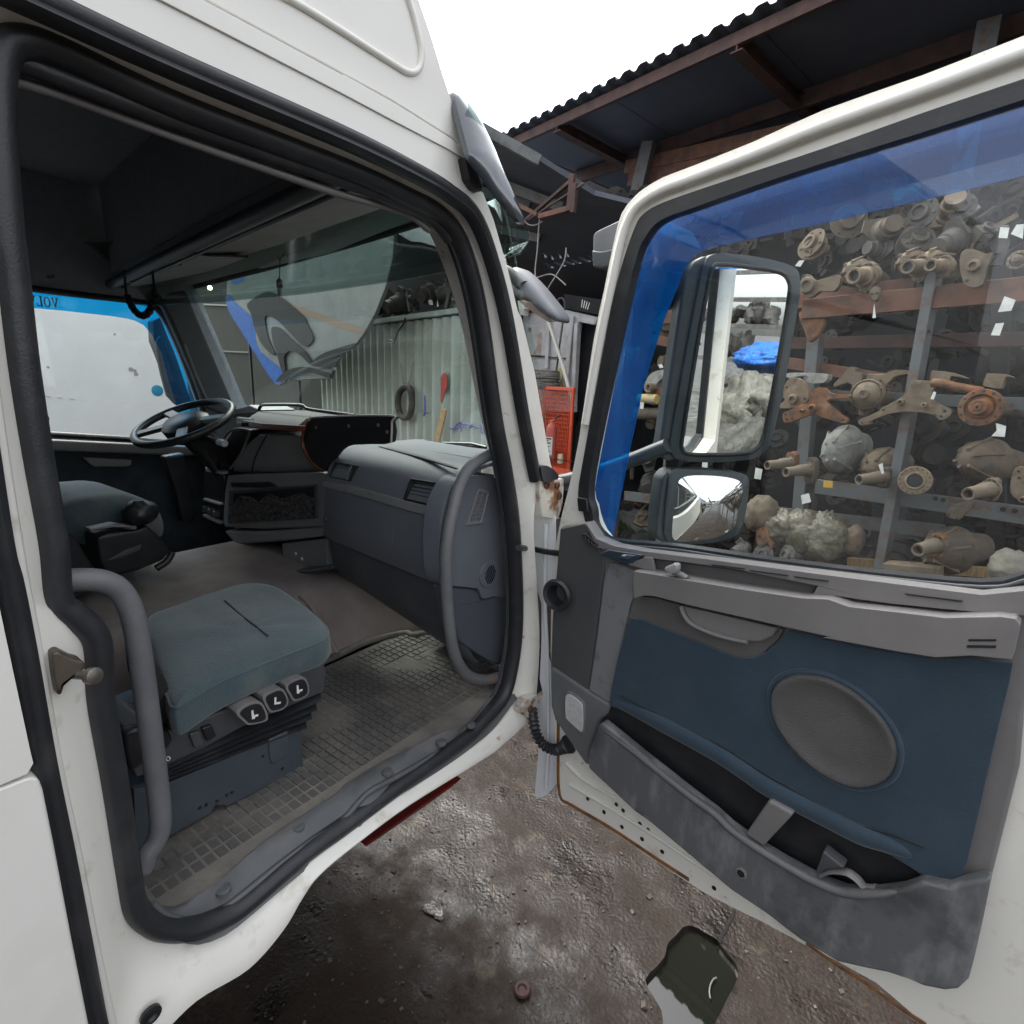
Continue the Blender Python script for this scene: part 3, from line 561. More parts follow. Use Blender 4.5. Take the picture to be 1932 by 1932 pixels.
# door trim of the driver's door
box('door_top_trim', (XL + .035, .9, at(160, 843, X(XL)).z), (.06, 1.5, .05), gplas, lorry, Matrix.Rotation(-.12, 3, 'X'), bevel=.012)
plate('door_card', [V((XL + .012, y, z)) for y, z in ((-.3, 1.1), (1.5, 1.1), (1.5, 1.66), (-.3, 1.80))], V((-.01, 0, 0)), seatd, lorry)
hd = tr('B', [(465, 1115), (745, 1130), (742, 1160), (710, 1170), (530, 1170), (500, 1150)], X(XL + .05)); plate('door_pull', hd, V((-.03, 0, 0)), gplas, lorry, bevel=.01)
spk = at(158, 960 + 25, X(XL + .02)); merged('speaker_cover', disc_geo([(.13, -.01), (.13, .01), (.115, .016), (.02, .018)], 28, frame(spk, V((1, 0, 0)))), dark, lorry)
plate('kick_panel', tr('B', [(925, 1110), (1040, 1090), (1110, 1420), (1090, 1480), (1030, 1480), (990, 1300)], X(-2.0)), V((-.06, 0, 0)), dark, lorry, bevel=.012)
# floor, tunnel, rear wall, ceiling
plate('cab_floor', [V((x, y, 1.06)) for x, y in ((-2.2, -1), (-.06, -1), (-.06, 1.42), (-.06, 1.6), (-2.2, 1.6))], V((0, 0, -.05)), dark, lorry)
box('rear_wall', (-1.12, -1.0, 2.05), (2.2, .05, 2.0), liner, lorry)
plate('ceiling', [V((x, y, 2.83)) for x, y in ((-.05, -1.2), (-.05, .76), (-.4, .88), (-1.1, 1.0), (-2.2, 1.04), (-2.2, -1.2))], V((0, 0, .03)), liner, lorry)
box('front_cowl', (-1.12, 1.66, 1.35), (2.15, .08, .7), dark, lorry)
box('right_upper_wall', (-.14, -.2, 2.64), (.06, 1.7, .38), liner, lorry)
box('right_rear_wall', (-.12, -.40, 1.8), (.06, 1.1, 1.35), liner, lorry)
# floor mat with raised treads
FZ = 1.10
so1 = px('C', [(668, 1402), (720, 1452), (800, 1478), (860, 1476), (960, 1440), (1080, 1350), (1200, 1252), (1320, 1160), (1420, 1092), (1512, 1030)]) + px('L', [(300, 340), (400, 285), (500, 228), (620, 155), (720, 85), (790, 30), (840, -30)]) + [(962, 1295)]
so2 = px('C', [(664, 1396), (700, 1412), (745, 1420), (800, 1412), (870, 1368), (960, 1308), (1040, 1233), (1150, 1138), (1260, 1058), (1380, 983), (1500, 903)]) + px('L', [(205, 308), (300, 248), (400, 190), (500, 150), (600, 92), (690, 68), (740, 30), (800, -40)]) + [(957, 1290)]
def resamp(P, n):
    L = [0]
    for a, b in zip(P, P[1:]): L.append(L[-1] + (b - a).length)
    o = []; k = 0
    for i in range(n):
        t = L[-1] * i / (n - 1)
        while k < len(L) - 2 and L[k + 1] < t: k += 1
        f = (t - L[k]) / max(1e-9, L[k + 1] - L[k]); o.append(P[k].lerp(P[k + 1], f))
    return o
e1 = resamp(cr([at(u, v, X(-.052)) for u, v in so1], 3), 44); e2 = resamp(cr([at(u, v, Z(FZ + .006)) for u, v in so2], 3), 44)
ssm = loft([[p + V((.03, 0, -.03)) for p in e1], e1, [a.lerp(b, .12) + V((0, 0, .006)) for a, b in zip(e1, e2)], [a.lerp(b, .5) + V((0, 0, .005)) for a, b in zip(e1, e2)], [a.lerp(b, .92) + V((0, 0, .004)) for a, b in zip(e1, e2)], e2, [p + V((-.01, 0, -.012)) for p in e2]], False, False)
ss = merged('sill_strip', ssm, sillm, lorry, sharp=60)
def on_strip(z, q):
    u, v = px(z, [q])[0]; best = None
    for a, b in zip(e1, e2):
        p = a.lerp(b, .5); d = (p - EYE); r = ray(u, v).normalized(); k = (d - r * d.dot(r)).length
        if best is None or k < best[0]: best = (k, p)
    p = best[1]; return at(u, v, Z(p.z + .008))
for z, q in (('C', (985, 1340)), ('C', (1315, 1062)), ('L', (390, 250)), ('L', (612, 128)), ('L', (735, 55))):
    merged('sill_plug', disc_geo([(.0135, -.006), (.0135, .002), (.011, .0035), (.004, .003)], 18, Matrix.Translation(on_strip(z, q))), sillm, ss)
tube('sill_beading', [p + V((.004, 0, .002)) for p in e1], .007, sillm, ss, 8)
# floor mat with raised treads
mo = [p + V((-.006, 0, -.004)) for p in e2[2:]] + [V((-.10, 1.40, FZ)), V((-.3, 1.62, FZ)), V((-.62, 1.62, FZ)), V((-.63, 1.2, FZ)), V((-.63, .12, FZ)), V((-.2, .12, FZ))]
for p in mo: p.z = FZ
fm = plate('floor_mat', mo, V((0, 0, -.02)), matm, lorry, bevel=.002)
def treads():
    g = []
    for i in range(15):
        for j in range(52):
            x = -.145 - i * .032; y = .30 + j * .0235
            k = noise.noise(V((x * 5, y * 5, 3.3))) + .35 * noise.noise(V((x * 17, y * 17, 1)))
            h = .0058 * max(.30, min(1, (k + (.36 if y > .72 else .08)) * 2.2))
            if y < 1.40: g.append(box_geo((x, y, FZ + h * .5 - .0015), (.0262, .0182, h)))
    return join(*g)
merged('mat_tread', treads(), matd, fm, bevel=0)
# brown carpeted tunnel and toe board
def tunnel():
    L = []
    for y, xt, xb in ((-.9, -.88, -.74), (.2, -.88, -.74), (.8, -.86, -.70), (1.0, -.84, -.66), (1.06, -.832, -.652), (1.18, -.805, -.665), (1.25, -.80, -.655), (1.36, -.77, -.60), (1.62, -.70, -.5)):
        L.append([V((x, y, z)) for x, z in ((-1.75, 1.08), (-1.70, 1.27), (-1.62, 1.30), (-1.2, 1.305), (xt - .06, 1.302), (xt - .01, 1.292), (xt + .015, 1.265), (xt + .03, 1.23), (xb - .02, 1.13), (xb, 1.092))])
    return loft(L, False, False)
merged('engine_tunnel', tunnel(), carpet, lorry, sharp=80)
tube('carpet_fold', cr([V((-.835, 1.05, 1.29)), V((-.80, 1.07, 1.25)), V((-.73, 1.07, 1.18)), V((-.66, 1.07, 1.11))], 5), .012, carpet, lorry, 8)
tube('carpet_edge', cr([V((-.655, .3, 1.105)), V((-.655, 1.0, 1.105)), V((-.66, 1.2, 1.105)), V((-.61, 1.34, 1.105)), V((-.56, 1.36, 1.105)), V((-.52, 1.56, 1.105))], 5), .013, matm, lorry, 8)
plate('toe_board', [V((-.9, 1.60, 1.09)), V((-.06, 1.60, 1.09)), V((-.06, 1.60, 1.6)), V((-.9, 1.60, 1.6))], V((0, .03, 0)), carpet, lorry)
# ---------------- passenger seat
SZ = 1.43; XS = -.25
seat_e = bpy.data.objects.new('passenger_seat', None); COL.objects.link(seat_e); seat_e.location = (-.47, .6, 1.10); par(seat_e, lorry); seat_e.empty_display_size = .1
top = cr([at(u, v, Z(SZ)) for u, v in [(270, 1168), (330, 1140), (440, 1104), (495, 1098), (530, 1108), (575, 1140), (612, 1172), (622, 1192), (606, 1208), (560, 1226), (480, 1257), (400, 1293), (345, 1326), (326, 1334), (314, 1318), (290, 1240)]], 4, True)
tc_ = sum(top, V((0, 0, 0))) / len(top)
def cushion():
    L = []
    for s, z in ((.12, .014), (.45, .013), (.75, .010), (.90, .006), (.965, .0), (.992, -.010), (1.0, -.022), (1.004, -.04), (1.0, -.056), (.97, -.066), (.9, -.07)):
        L.append([V((tc_.x + (p.x - tc_.x) * s, tc_.y + (p.y - tc_.y) * s, SZ + z + .004 * noise.noise(V((p.x * 9, p.y * 9, z * 20))))) for p in top])
    return loft(L)
cu = merged('seat_cushion', cushion(), seatf, seat_e, sharp=75)
sm_ = [tc_ + (p - tc_) * .982 + V((0, 0, -.006)) for p in top]; tube('piping', sm_, .0035, seatf, cu, 6, True)
sm = mat('seam_thread', (.02, .03, .036), .9)
tube('seam', cr(tr('D', [(88, 1262), (180, 1345), (260, 1405), (330, 1462)], Z(SZ + .0145)), 4), .0022, sm, cu, 6)
# front skirt fold line
box('seat_back', (-.48, .19, 1.72), (.44, .12, .62), seatd, seat_e, Matrix.Rotation(-.14, 3, 'X'), bevel=.05)
plate('side_bolster', tr('C', [(575, 150), (640, 200), (690, 320), (745, 430), (768, 520), (765, 600), (720, 620), (660, 560), (600, 400)], X(XS - .012)), V((-.05, 0, 0)), mat('black_mesh_cloth', (.013, .012, .013), .95, (.03, .028, .028), 200), seat_e, bevel=.015)
ctrl = plate('control_panel', tr('C', [(560, 640), (640, 600), (760, 640), (1040, 530), (1340, 380), (1430, 340), (1440, 380), (1430, 470), (1100, 610), (900, 720), (740, 800), (600, 850), (560, 760)], X(XS)), V((-.12, 0, 0)), gplas2, seat_e, bevel=.008)
plate('recliner_cover', tr('C', [(545, 660), (600, 630), (690, 620), (745, 640), (765, 680), (740, 720), (640, 780), (575, 820), (555, 760)], X(XS + .012)), V((-.03, 0, 0)), dark, seat_e, bevel=.008)
plate('switch_block', tr('C', [(835, 655), (880, 640), (905, 700), (860, 720)], X(XS + .008)), V((-.02, 0, 0)), gplas2, ctrl, bevel=.003)
plate('switch_block', tr('C', [(890, 630), (935, 615), (955, 665), (915, 690)], X(XS + .010)), V((-.02, 0, 0)), dark, ctrl, bevel=.003)
levw = mat('lever_symbol', (.75, .76, .76), .6)
for k, pts in enumerate(([(1040, 560), (1090, 520), (1140, 510), (1165, 530), (1182, 575), (1170, 600), (1100, 615), (1075, 600)], [(1158, 490), (1200, 462), (1240, 452), (1262, 475), (1272, 515), (1250, 545), (1200, 560), (1180, 545)], [(1258, 440), (1300, 412), (1335, 402), (1355, 420), (1364, 460), (1350, 490), (1300, 510), (1280, 490)])):
    c0 = V((0, 0, 0)); P = tr('C', pts, X(XS + .045)); c0 = sum(P, V((0, 0, 0))) / len(P)
    lv = plate('lever', cr(P, 3, True), V((-.05, 0, 0)), gplas, seat_e, bevel=.006)
    plate('lever_face', cr([c0 + (p - c0) * .8 + V((.002, 0, 0)) for p in P], 3, True), V((-.004, 0, 0)), dark, lv, bevel=.001)
    e1 = V((0, (P[3] - P[0]).normalized().y, (P[3] - P[0]).normalized().z)); e2 = V((0, -e1.z, e1.y)); s = .011
    ic = [(-.9, .9), (-.5, .9), (-.2, -.2), (.7, -.2), (.7, -.6), (.1, -.6), (.1, -.95), (-.5, -.95), (-.6, -.5)]
    if k == 1: ic = [(-.9, .8), (-.5, .8), (-.3, -.3), (.8, -.3), (.8, -.7), (-.6, -.7)]
    plate('seat_symbol', [c0 + V((.0035, 0, 0)) + e1 * a * s + e2 * b * s for a, b in ic], V((-.001, 0, 0)), levw, lv)
# rubber bellows
def bellows():
    a = tr('C', [(725, 790), (1420, 480)], X(XS)); b = tr('C', [(735, 850), (1330, 640)], X(XS)); L = []
    for k in range(9):
        t = k / 8; o = .012 if k % 2 else -.006
        p0 = a[0].lerp(b[0], t); p1 = a[1].lerp(b[1], t); L.append([V((XS + o, p0.y, p0.z)), V((XS + o, p1.y, p1.z)), V((XS - .36, p1.y + .02, p1.z)), V((XS - .36, p0.y, p0.z))])
    return loft(L, True, True)
merged('seat_bellows', bellows(), rubber, seat_e, sharp=70)
bp = plate('seat_plinth', tr('C', [(738, 872), (1322, 628), (1336, 800), (1310, 815), (1000, 975), (985, 965), (950, 968), (925, 1005), (742, 1105), (600, 1165), (590, 900)], X(XS + .004)), V((-.02, 0, 0)), metalp, seat_e, bevel=.003)
box('plinth_box', (XS - .18, at(317, 1500, X(XS)).y + .1, 1.17), (.30, .3, .13), metalp, seat_e)
holes = [(882, 980), (910, 967), (957, 951), (1000, 925), (1023, 912), (1160, 752), (1210, 710), (1245, 808), (1302, 628), (1210, 728)]
for q in holes:
    p = tr('C', [q], X(XS + .0055))[0]; merged('bolt_hole', disc_geo([(.0035, -.001), (.0035, .0005), (.001, .0006)], 10, frame(p, V((1, 0, 0)))), dark, bp)
plate('plinth_boss', tr('C', [(1185, 680), (1270, 640), (1282, 740), (1200, 790), (1190, 760)], X(XS + .009)), V((-.006, 0, 0)), metalp, bp, bevel=.003)
letters('VO', seat_e, tr('C', [(716, 795)], X(XS + .014))[0], V((0, .94, .34)), V((0, -.34, .94)), .010, levw, V((-.001, 0, 0)))
# grab rails
gr1 = cr([at(u, v, X(-.10)) for u, v in [(945, 852), (925, 858), (900, 870), (880, 890), (866, 920), (855, 960), (845, 1010), (841, 1060), (843, 1120), (848, 1180), (855, 1225), (868, 1257), (888, 1277), (915, 1283), (945, 1276), (975, 1270)]], 4)
tube('grab_rail', gr1, .0165, railm, lorry, 14)
rr = gr1[-9:]; tube('rusty_rail_end', [p for p in rr], .0168, mat('rust_blotched_grey', (.13, .13, .135), .6, (.25, .11, .05), 30, .45, .6), lorry, 14)
gr2 = cr([at(u, v, X(-.085)) for u, v in [(105, 1098), (150, 1094), (190, 1096), (222, 1110), (243, 1140), (256, 1185), (268, 1260), (280, 1350), (293, 1450), (302, 1530), (302, 1565), (293, 1590), (278, 1612), (268, 1640)]], 4)
tube('grab_rail', gr2, .0172, railm, lorry, 14)
# ---------------- driver's seat, arm rest and wheel
ds = bpy.data.objects.new('driver_seat', None); COL.objects.link(ds); ds.location = (-1.7, .7, 1.15); par(ds, lorry); ds.empty_display_size = .1
P = cr(tr('B', [(250, 1440), (320, 1395), (430, 1350), (560, 1330), (700, 1320), (790, 1340), (860, 1375), (920, 1440), (935, 1520), (900, 1580), (700, 1640), (420, 1600), (300, 1540)], X(-1.40)), 3, True); pc_ = sum(P, V((0, 0, 0))) / len(P)
merged('seat_cushion', loft([[pc_ + (p - pc_) * s + V((d, 0, 0)) for p in P] for s, d in ((.1, .045), (.6, .04), (.9, .02), (1, -.03), (1, -.35), (.95, -.4))]), seatf, ds, sharp=75)
plate('side_shield', tr('B', [(330, 1480), (420, 1560), (560, 1780), (620, 1850), (300, 1950), (250, 1600)], X(-1.2)), V((-.1, 0, 0)), dark, ds, bevel=.01)
ar = plate('arm_rest', tr('B', [(540, 1570), (600, 1540), (780, 1520), (830, 1500), (900, 1560), (960, 1640), (930, 1690), (760, 1760), (600, 1790), (560, 1700)], X(-1.25)), V((-.12, 0, 0)), dark, ds, bevel=.02)
plate('arm_cap', tr('B', [(505, 1520), (640, 1490), (775, 1505), (770, 1525), (640, 1515), (530, 1545), (508, 1535)], X(-1.24)), V((-.05, 0, 0)), gplas, ds, bevel=.006)
merged('gear_knob', blob_geo(tr('B', [(790, 1425)], X(-1.27))[0], (.045, .055, .045), .12, 2, 4), dark, ds)
plate('arm_trim', tr('B', [(600, 1700), (700, 1640), (800, 1605), (790, 1640), (690, 1680)], X(-1.245)), V((-.01, 0, 0)), gplas2, ds, bevel=.003)
tube('seat_belt_stalk', cr(tr('B', [(880, 1740), (940, 1700), (970, 1650)], X(-1.2)), 4), .012, dark, ds)
wc = at(348, 796, X(-1.72)); wn_ = V((.1, -math.sin(R(24)), math.cos(R(24)))).normalized()
wM = frame(wc, wn_); wl = bpy.data.objects.new('steering_wheel', None); COL.objects.link(wl); wl.location = wc; par(wl, lorry); wl.empty_display_size = .1
circ = [wM @ V((.20 * math.cos(6.28318 * k / 48), .20 * math.sin(6.28318 * k / 48), 0)) for k in range(48)]
tube('wheel_rim', circ, .0165, mat('wheel_leather', (.016, .017, .018), .4, bump=.3, bs=300, bdist=.001), wl, 12, True)
merged('airbag_pad', disc_geo([(.02, .022), (.075, .018), (.1, 0), (.09, -.05), (.04, -.09)], 20, wM), dark, wl)
for a in (20, 160, 225, 315):
    d = V((math.cos(R(a)), math.sin(R(a)), 0)); vs, fs = beam_geo(wM @ (d * .07), wM @ (d * .20), .045, .018, wn_); mk('wheel_spoke', vs, fs, dark if a > 200 else mat('spoke_grey', (.2, .2, .2), .4), wl, bevel=.005)
tube('steering_column', [wc - wn_ * .02, wc - wn_ * .35 + V((0, .12, 0))], .065, dark, lorry)
tube('column_stalk', [wc - wn_ * .06, wc - wn_ * .07 + V((.22, .02, -.01))], .012, dark, lorry)
tube('stalk_tip', [wc - wn_ * .07 + V((.20, .02, -.01)), wc - wn_ * .07 + V((.245, .022, -.012))], .015, mat('stalk_white', (.6, .6, .6), .5), lorry)
# ---------------- dashboard
XR, XB = -.15, -.80
RT = px('', [(930, 872), (900, 876), (872, 890), (850, 912), (838, 942), (830, 978), (826, 1030), (828, 1068), (834, 1106)])
LT = px('', [(715, 834), (668, 840), (640, 850), (621, 870), (611, 905), (608, 945), (606, 985), (607, 1000), (612, 1014)])
Rp = cr([at(u, v, X(XR)) for u, v in RT], 4); Lp = cr([at(u, v, X(XB)) for u, v in LT], 4)
def dash(Rl, Ll, xs, back):
    L = []
    for t in xs: L.append([a.lerp(b, t) for a, b in zip(Rl, Ll)])
    return L
def skin(Rl, Ll, rnd=.022):
    L = []
    cR = sum(Rl, V((0, 0, 0))) / len(Rl)
    for t, dy in ((-.028, .03), (-.02, .012), (0, .0), (.1, 0), (.3, 0), (.5, 0), (.75, 0), (.97, 0), (1.0, .008), (1.01, .03)):
        L.append([a.lerp(b, t) + V((0, dy, -dy * .3)) for a, b in zip(Rl, Ll)])
    vs, fs = loft(L, False, False); return vs, fs
dsh = merged('dashboard', skin(Rp, Lp), dashm, lorry, sharp=60)
RL = cr([at(u, v, X(XR)) for u, v in [(834, 1108), (838, 1150), (848, 1195), (866, 1235), (880, 1250)]], 3); LL = cr([at(u, v, X(XB)) for u, v in [(612, 1016), (614, 1035), (620, 1062), (630, 1080), (640, 1088)]], 3)
RL = [p + V((-.0, .012, 0)) for p in RL]; LL = [p + V((0, .012, 0)) for p in LL]
merged('dash_lower', skin(RL, LL), dashl, lorry, sharp=60)
top_b = [[p, p + V((0, .2, .0)), p + V((0, .55, -.06))] for p in (Rp[0] + V((.02, .03, 0)), Rp[0].lerp(Lp[0], .5), Lp[0])]
merged('dash_top', loft(top_b, False, False), dashm, lorry)
tube('crease_line', [p + V((0, .004, 0)) for p in [Rp[-1].lerp(Lp[-1], k / 8) for k in range(9)]], .004, dark, dsh, 6)
# trim strip and vents on the face
q0, q1, q2 = at(608, 940, X(XB)), at(830, 975, X(XR)), at(606, 985, X(XB))
FP = P3(q0, q1, q2, .004)
plate('trim_strip', tr('D', [(640, 592), (780, 612), (940, 655), (1100, 700), (1285, 742), (1296, 722), (1300, 735), (1288, 802), (1100, 752), (900, 690), (740, 648), (640, 622)], FP), -FP[1] * .012, lgplas, dsh, bevel=.003)
UPn = P3(at(621, 870, X(XB)), at(609, 935, X(XB)), at(838, 948, X(XR)), .010)
def vent(pts, nx, ny, pl):
    P = tr('D', pts, pl); c0 = sum(P, V((0, 0, 0))) / 4; n = pl[1]
    f = plate('air_vent', cr([c0 + (p - c0) * 1.0 for p in P], 1, True), -n * .03, dark, dsh, [[c0 + (p - c0) * .82 for p in P]], bevel=.003)
    I = [c0 + (p - c0) * .84 - n * .012 for p in P]; g = []
    plate('vent_throat', [p - n * .016 for p in I], -n * .003, mat('vent_black', (.004, .004, .005), .9), f)
    for k in range(ny):
        t = (k + .5) / ny; vs, fs = beam_geo(I[0].lerp(I[3], t), I[1].lerp(I[2], t), .0022, .012, n); mk('vent_slat', vs, fs, dark, f, bevel=0)
    for k in range(nx):
        t = (k + .5) / nx; vs, fs = beam_geo(I[0].lerp(I[1], t) - n * .006, I[3].lerp(I[2], t) - n * .006, .002, .01, n); mk('vent_slat', vs, fs, gplas2, f, bevel=0)
    a, b = I[1].lerp(I[0], .06), I[2].lerp(I[3], .06); g = [p + n * .014 for p in (a, a.lerp(b, .5) + n * .004, b)]; tube('vent_wheel', g, .003, gplas, f, 6)
vent([(700, 478), (826, 498), (792, 592), (668, 566)], 7, 5, UPn)
vent([(1130, 572), (1318, 600), (1272, 738), (1088, 694)], 7, 5, UPn)
plate('top_slot', tr('D', [(955, 392), (1010, 398), (1200, 448), (1400, 512), (1395, 518), (1190, 455), (1000, 405)], P3(Rp[2], Lp[2], Rp[5], .004)), V((0, 0, -.004)), dark, dsh)
tube('scratch', cr(tr('D', [(1048, 790), (1032, 870), (1040, 950), (1068, 985)], P3(at(606, 985, X(XB)), at(826, 1030, X(XR)), at(612, 1014, X(XB)), .003)), 4), .0008, gplas, dsh, 5)
merged('glovebox_lock', disc_geo([(.007, -.004), (.007, .004), (.003, .004)], 12, frame(tr('D', [(655, 798)], FP)[0], FP[1])), gplas2, dsh)
# end panel facing the door
EP = X(-.118)
ep = px('D', [(1440, 566), (1520, 558), (1600, 570), (1662, 592), (1680, 680), (1690, 900), (1700, 1215), (1600, 1238), (1540, 1252), (1520, 1200), (1490, 1192), (1380, 1180), (1330, 1182), (1300, 1100), (1296, 900), (1310, 760), (1345, 660), (1390, 590)])
epo = plate('dash_end_panel', cr([at(u, v, EP) for u, v in ep], 2, True), V((-.06, 0, 0)), dashm, lorry, bevel=.016, seg=4)
el = px('D', [(1335, 1184), (1390, 1182), (1488, 1196), (1518, 1206), (1538, 1256), (1600, 1242), (1702, 1220), (1706, 1600), (1640, 1628), (1590, 1610), (1480, 1545), (1400, 1480), (1370, 1380)])
plate('end_lower_panel', [at(u, v, X(-.125)) for u, v in el], V((-.06, 0, 0)), mat('end_lower_plastic', (.075, .085, .10), .5, (.085, .095, .11), 5, bump=.3, bs=380, bdist=.001), lorry, bevel=.014, seg=4)
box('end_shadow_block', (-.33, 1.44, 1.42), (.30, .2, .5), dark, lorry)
vp = [(1522, 632), (1584, 642), (1538, 832), (1452, 842)]
P = tr('D', vp, X(-.113)); c0 = sum(P, V((0, 0, 0))) / 4
f = plate('side_vent', P, V((-.02, 0, 0)), gplas, epo, [[c0 + (p - c0) * .80 for p in P]], bevel=.003)
I = [c0 + (p - c0) * .82 - V((.006, 0, 0)) for p in P]; plate('vent_throat', [p - V((.01, 0, 0)) for p in I], V((-.002, 0, 0)), mat('vent_black2', (.004, .004, .005), .9), f)
for k in range(1, 7): vs, fs = beam_geo(I[0].lerp(I[3], k / 7), I[1].lerp(I[2], k / 7), .0025, .008, V((1, 0, 0))); mk('vent_slat', vs, fs, gplas, f)
vs, fs = beam_geo(I[0].lerp(I[1], .5), I[3].lerp(I[2], .5), .0025, .008, V((1, 0, 0))); mk('vent_slat', vs, fs, gplas, f)
rv = cr(tr('D', [(1600, 1036), (1632, 1060), (1640, 1110), (1610, 1165), (1570, 1188), (1535, 1170), (1527, 1125), (1550, 1070)], X(-.113)), 3, True); c0 = sum(rv, V((0, 0, 0))) / len(rv)
f = plate('round_vent', rv, V((-.012, 0, 0)), dashm, epo, bevel=.002)
for k in range(7):
    a = (k - 3) / 3.6; w = math.sqrt(1 - a * a) * .027; u = V((0, .50, -.87)).normalized(); w2 = V((0, .8, .6)); cc2 = c0 + w2 * a * .026 + V((.0008, 0, 0))
    vs, fs = beam_geo(cc2 - V((0, .45, -.89)) * w, cc2 + V((0, .45, -.89)) * w, .0034, .002, V((1, 0, 0))); mk('vent_slot', vs, fs, mat('slot_black', (.004, .004, .005), .9) if k == 0 else MATS['slot_black'], f)
consm = mat('console_plastic', (.19, .192, .196), .5, (.21, .212, .215), 4, bump=.35, bs=380, bdist=.001)
# centre console
CY = 1.20
def con(name, z, pts, y, th, m, parent=lorry, bv=.008, sm=0, holes=()):
    P = tr(z, pts, Y(y)); P = cr(P, sm, True) if sm else P
    return plate(name, P, V((0, th, 0)), m, parent, [tr(z, h, Y(y)) for h in holes], bevel=bv)
pad = mat('console_pad', (.21, .205, .20), .5, (.24, .235, .23), 8, bump=.5, bs=350, bdist=.001)
con('console_pad', 'D', [(110, 545), (140, 470), (205, 370), (260, 325), (340, 318), (520, 330), (600, 400), (650, 470), (648, 540), (400, 545)], 1.235, .22, pad, bv=.03)
tube('pad_seam', cr(tr('D', [(330, 322), (290, 390), (255, 470), (240, 545)], Y(1.228)), 4), .0028, dark, lorry, 6)
cb = con('console_box', 'D', [(100, 556), (645, 540), (640, 850), (300, 862), (82, 850), (75, 800), (85, 650)], CY, .25, consm, bv=.012)
con('console_skirt', 'D', [(78, 868), (300, 872), (640, 845), (645, 900), (400, 930), (170, 948), (120, 920)], CY + .006, .2, consm, bv=.012)
con('slot_grip', 'D', [(115, 598), (340, 592), (385, 622), (375, 630), (130, 622)], CY - .005, .01, dark, cb, .002)
con('pocket_rim', 'D', [(110, 640), (600, 608), (602, 800), (105, 832)], CY - .008, .012, gplas2, cb, .003, 0, [[(130, 665), (588, 622), (588, 790), (118, 818)]])
con('pocket_back', 'D', [(125, 660), (592, 620), (592, 795), (115, 822)], CY - .002, .004, dark, cb, .0)
def net():
    P = tr('D', [(118, 690), (588, 665), (588, 795), (115, 822)], Y(CY - .012)); vs = []; fs = []; nu, nv = 40, 16
    for j in range(nv + 1):
        for i in range(nu + 1):
            a = P[0].lerp(P[1], i / nu); b = P[3].lerp(P[2], i / nu); q = a.lerp(b, j / nv); w = noise.noise(V((i * .22, j * .3, 0))); sag = .018 * (1 - j / nv) * (math.sin(i * .5) * .5 + w)
            vs.append(q + V((0, -.006 + .012 * noise.noise(V((i * .6, j * .6, 4))), -sag)))
    g = []
    for j in range(nv):
        for i in range(nu): fs.append((j * (nu + 1) + i, j * (nu + 1) + i + 1, (j + 1) * (nu + 1) + i + 1, (j + 1) * (nu + 1) + i))
    return vs, fs
nt_ = merged('elastic_net', net(), scrim, cb); w_ = nt_.modifiers.new('w', 'WIREFRAME'); w_.thickness = .0032; w_.use_replace = True
merged('net_cloth', (lambda g: ([v + V((0, .004, -.002)) for v in g[0]], g[1]))(net()), scrim, cb)
con('console_leg', 'D', [(405, 940), (655, 912), (668, 1082), (440, 1100), (415, 1090)], CY + .03, .2, consm, bv=.01)
for q in ((490, 997), (524, 1027)): merged('screw_cap', disc_geo([(.007, 0), (.007, .003), (.002, .004)], 12, frame(tr('D', [q], Y(CY + .028))[0], V((0, -1, 0)))), levw, lorry)
con('lower_tray', 'D', [(100, 985), (120, 1000), (250, 1075), (330, 1098), (560, 1090), (690, 1070), (690, 1088), (560, 1110), (320, 1118), (230, 1092), (105, 1010)], CY - .04, .25, gplas2, bv=.008)
con('tray_recess', 'D', [(110, 970), (200, 930), (400, 945), (410, 1085), (300, 1080)], CY + .1, .05, dark)
# control stack beside the wheel
con('control_stack', 'B', [(1150, 1180), (1250, 1200), (1270, 1300), (1250, 1480), (1235, 1500), (1150, 1440), (1140, 1300)], CY + .02, .2, dark, bv=.01)
stk = mat('stack_grey', (.3, .3, .3), .45)
for pts in ([(1152, 1170), (1250, 1195), (1248, 1212), (1160, 1195)], [(1142, 1345), (1240, 1375), (1240, 1388), (1142, 1360)], [(1140, 1435), (1235, 1478), (1235, 1492), (1140, 1450)]): con('stack_trim', 'B', pts, CY + .005, .03, stk, bv=.003)
con('stack_screen_hood', 'B', [(1155, 1100), (1190, 1075), (1215, 1090), (1250, 1170), (1230, 1180), (1170, 1160)], CY + .0, .1, dark, bv=.01)
hp = tr('B', [(1220, 1080), (1300, 960), (1400, 960), (1400, 1000), (1340, 1130), (1290, 1190), (1250, 1170)], Y(CY + .04)); plate('instrument_hood', hp, V((0, .3, 0)), dark, lorry, bevel=.015)
tube('hood_edge', cr(tr('B', [(1225, 1090), (1260, 1010), (1300, 965), (1350, 955), (1400, 965), (1398, 1000), (1350, 1110), (1295, 1180)], Y(CY + .035)), 3), .006, gplas, lorry, 8)
for k in range(3):
    p = tr('B', [(1165 + 28 * k, 1405 + 14 * k)], Y(CY + .01))[0]; merged('heater_knob', disc_geo([(.016, -.01), (.016, .014), (.012, .018), (.003, .018)], 16, frame(p, V((0, -1, .1)))), gplas2, lorry)
con('dash_shelf_left', 'B', [(1180, 860), (1240, 880), (1430, 870), (1470, 850), (1400, 820), (1300, 850)], 1.5, .2, dashm)
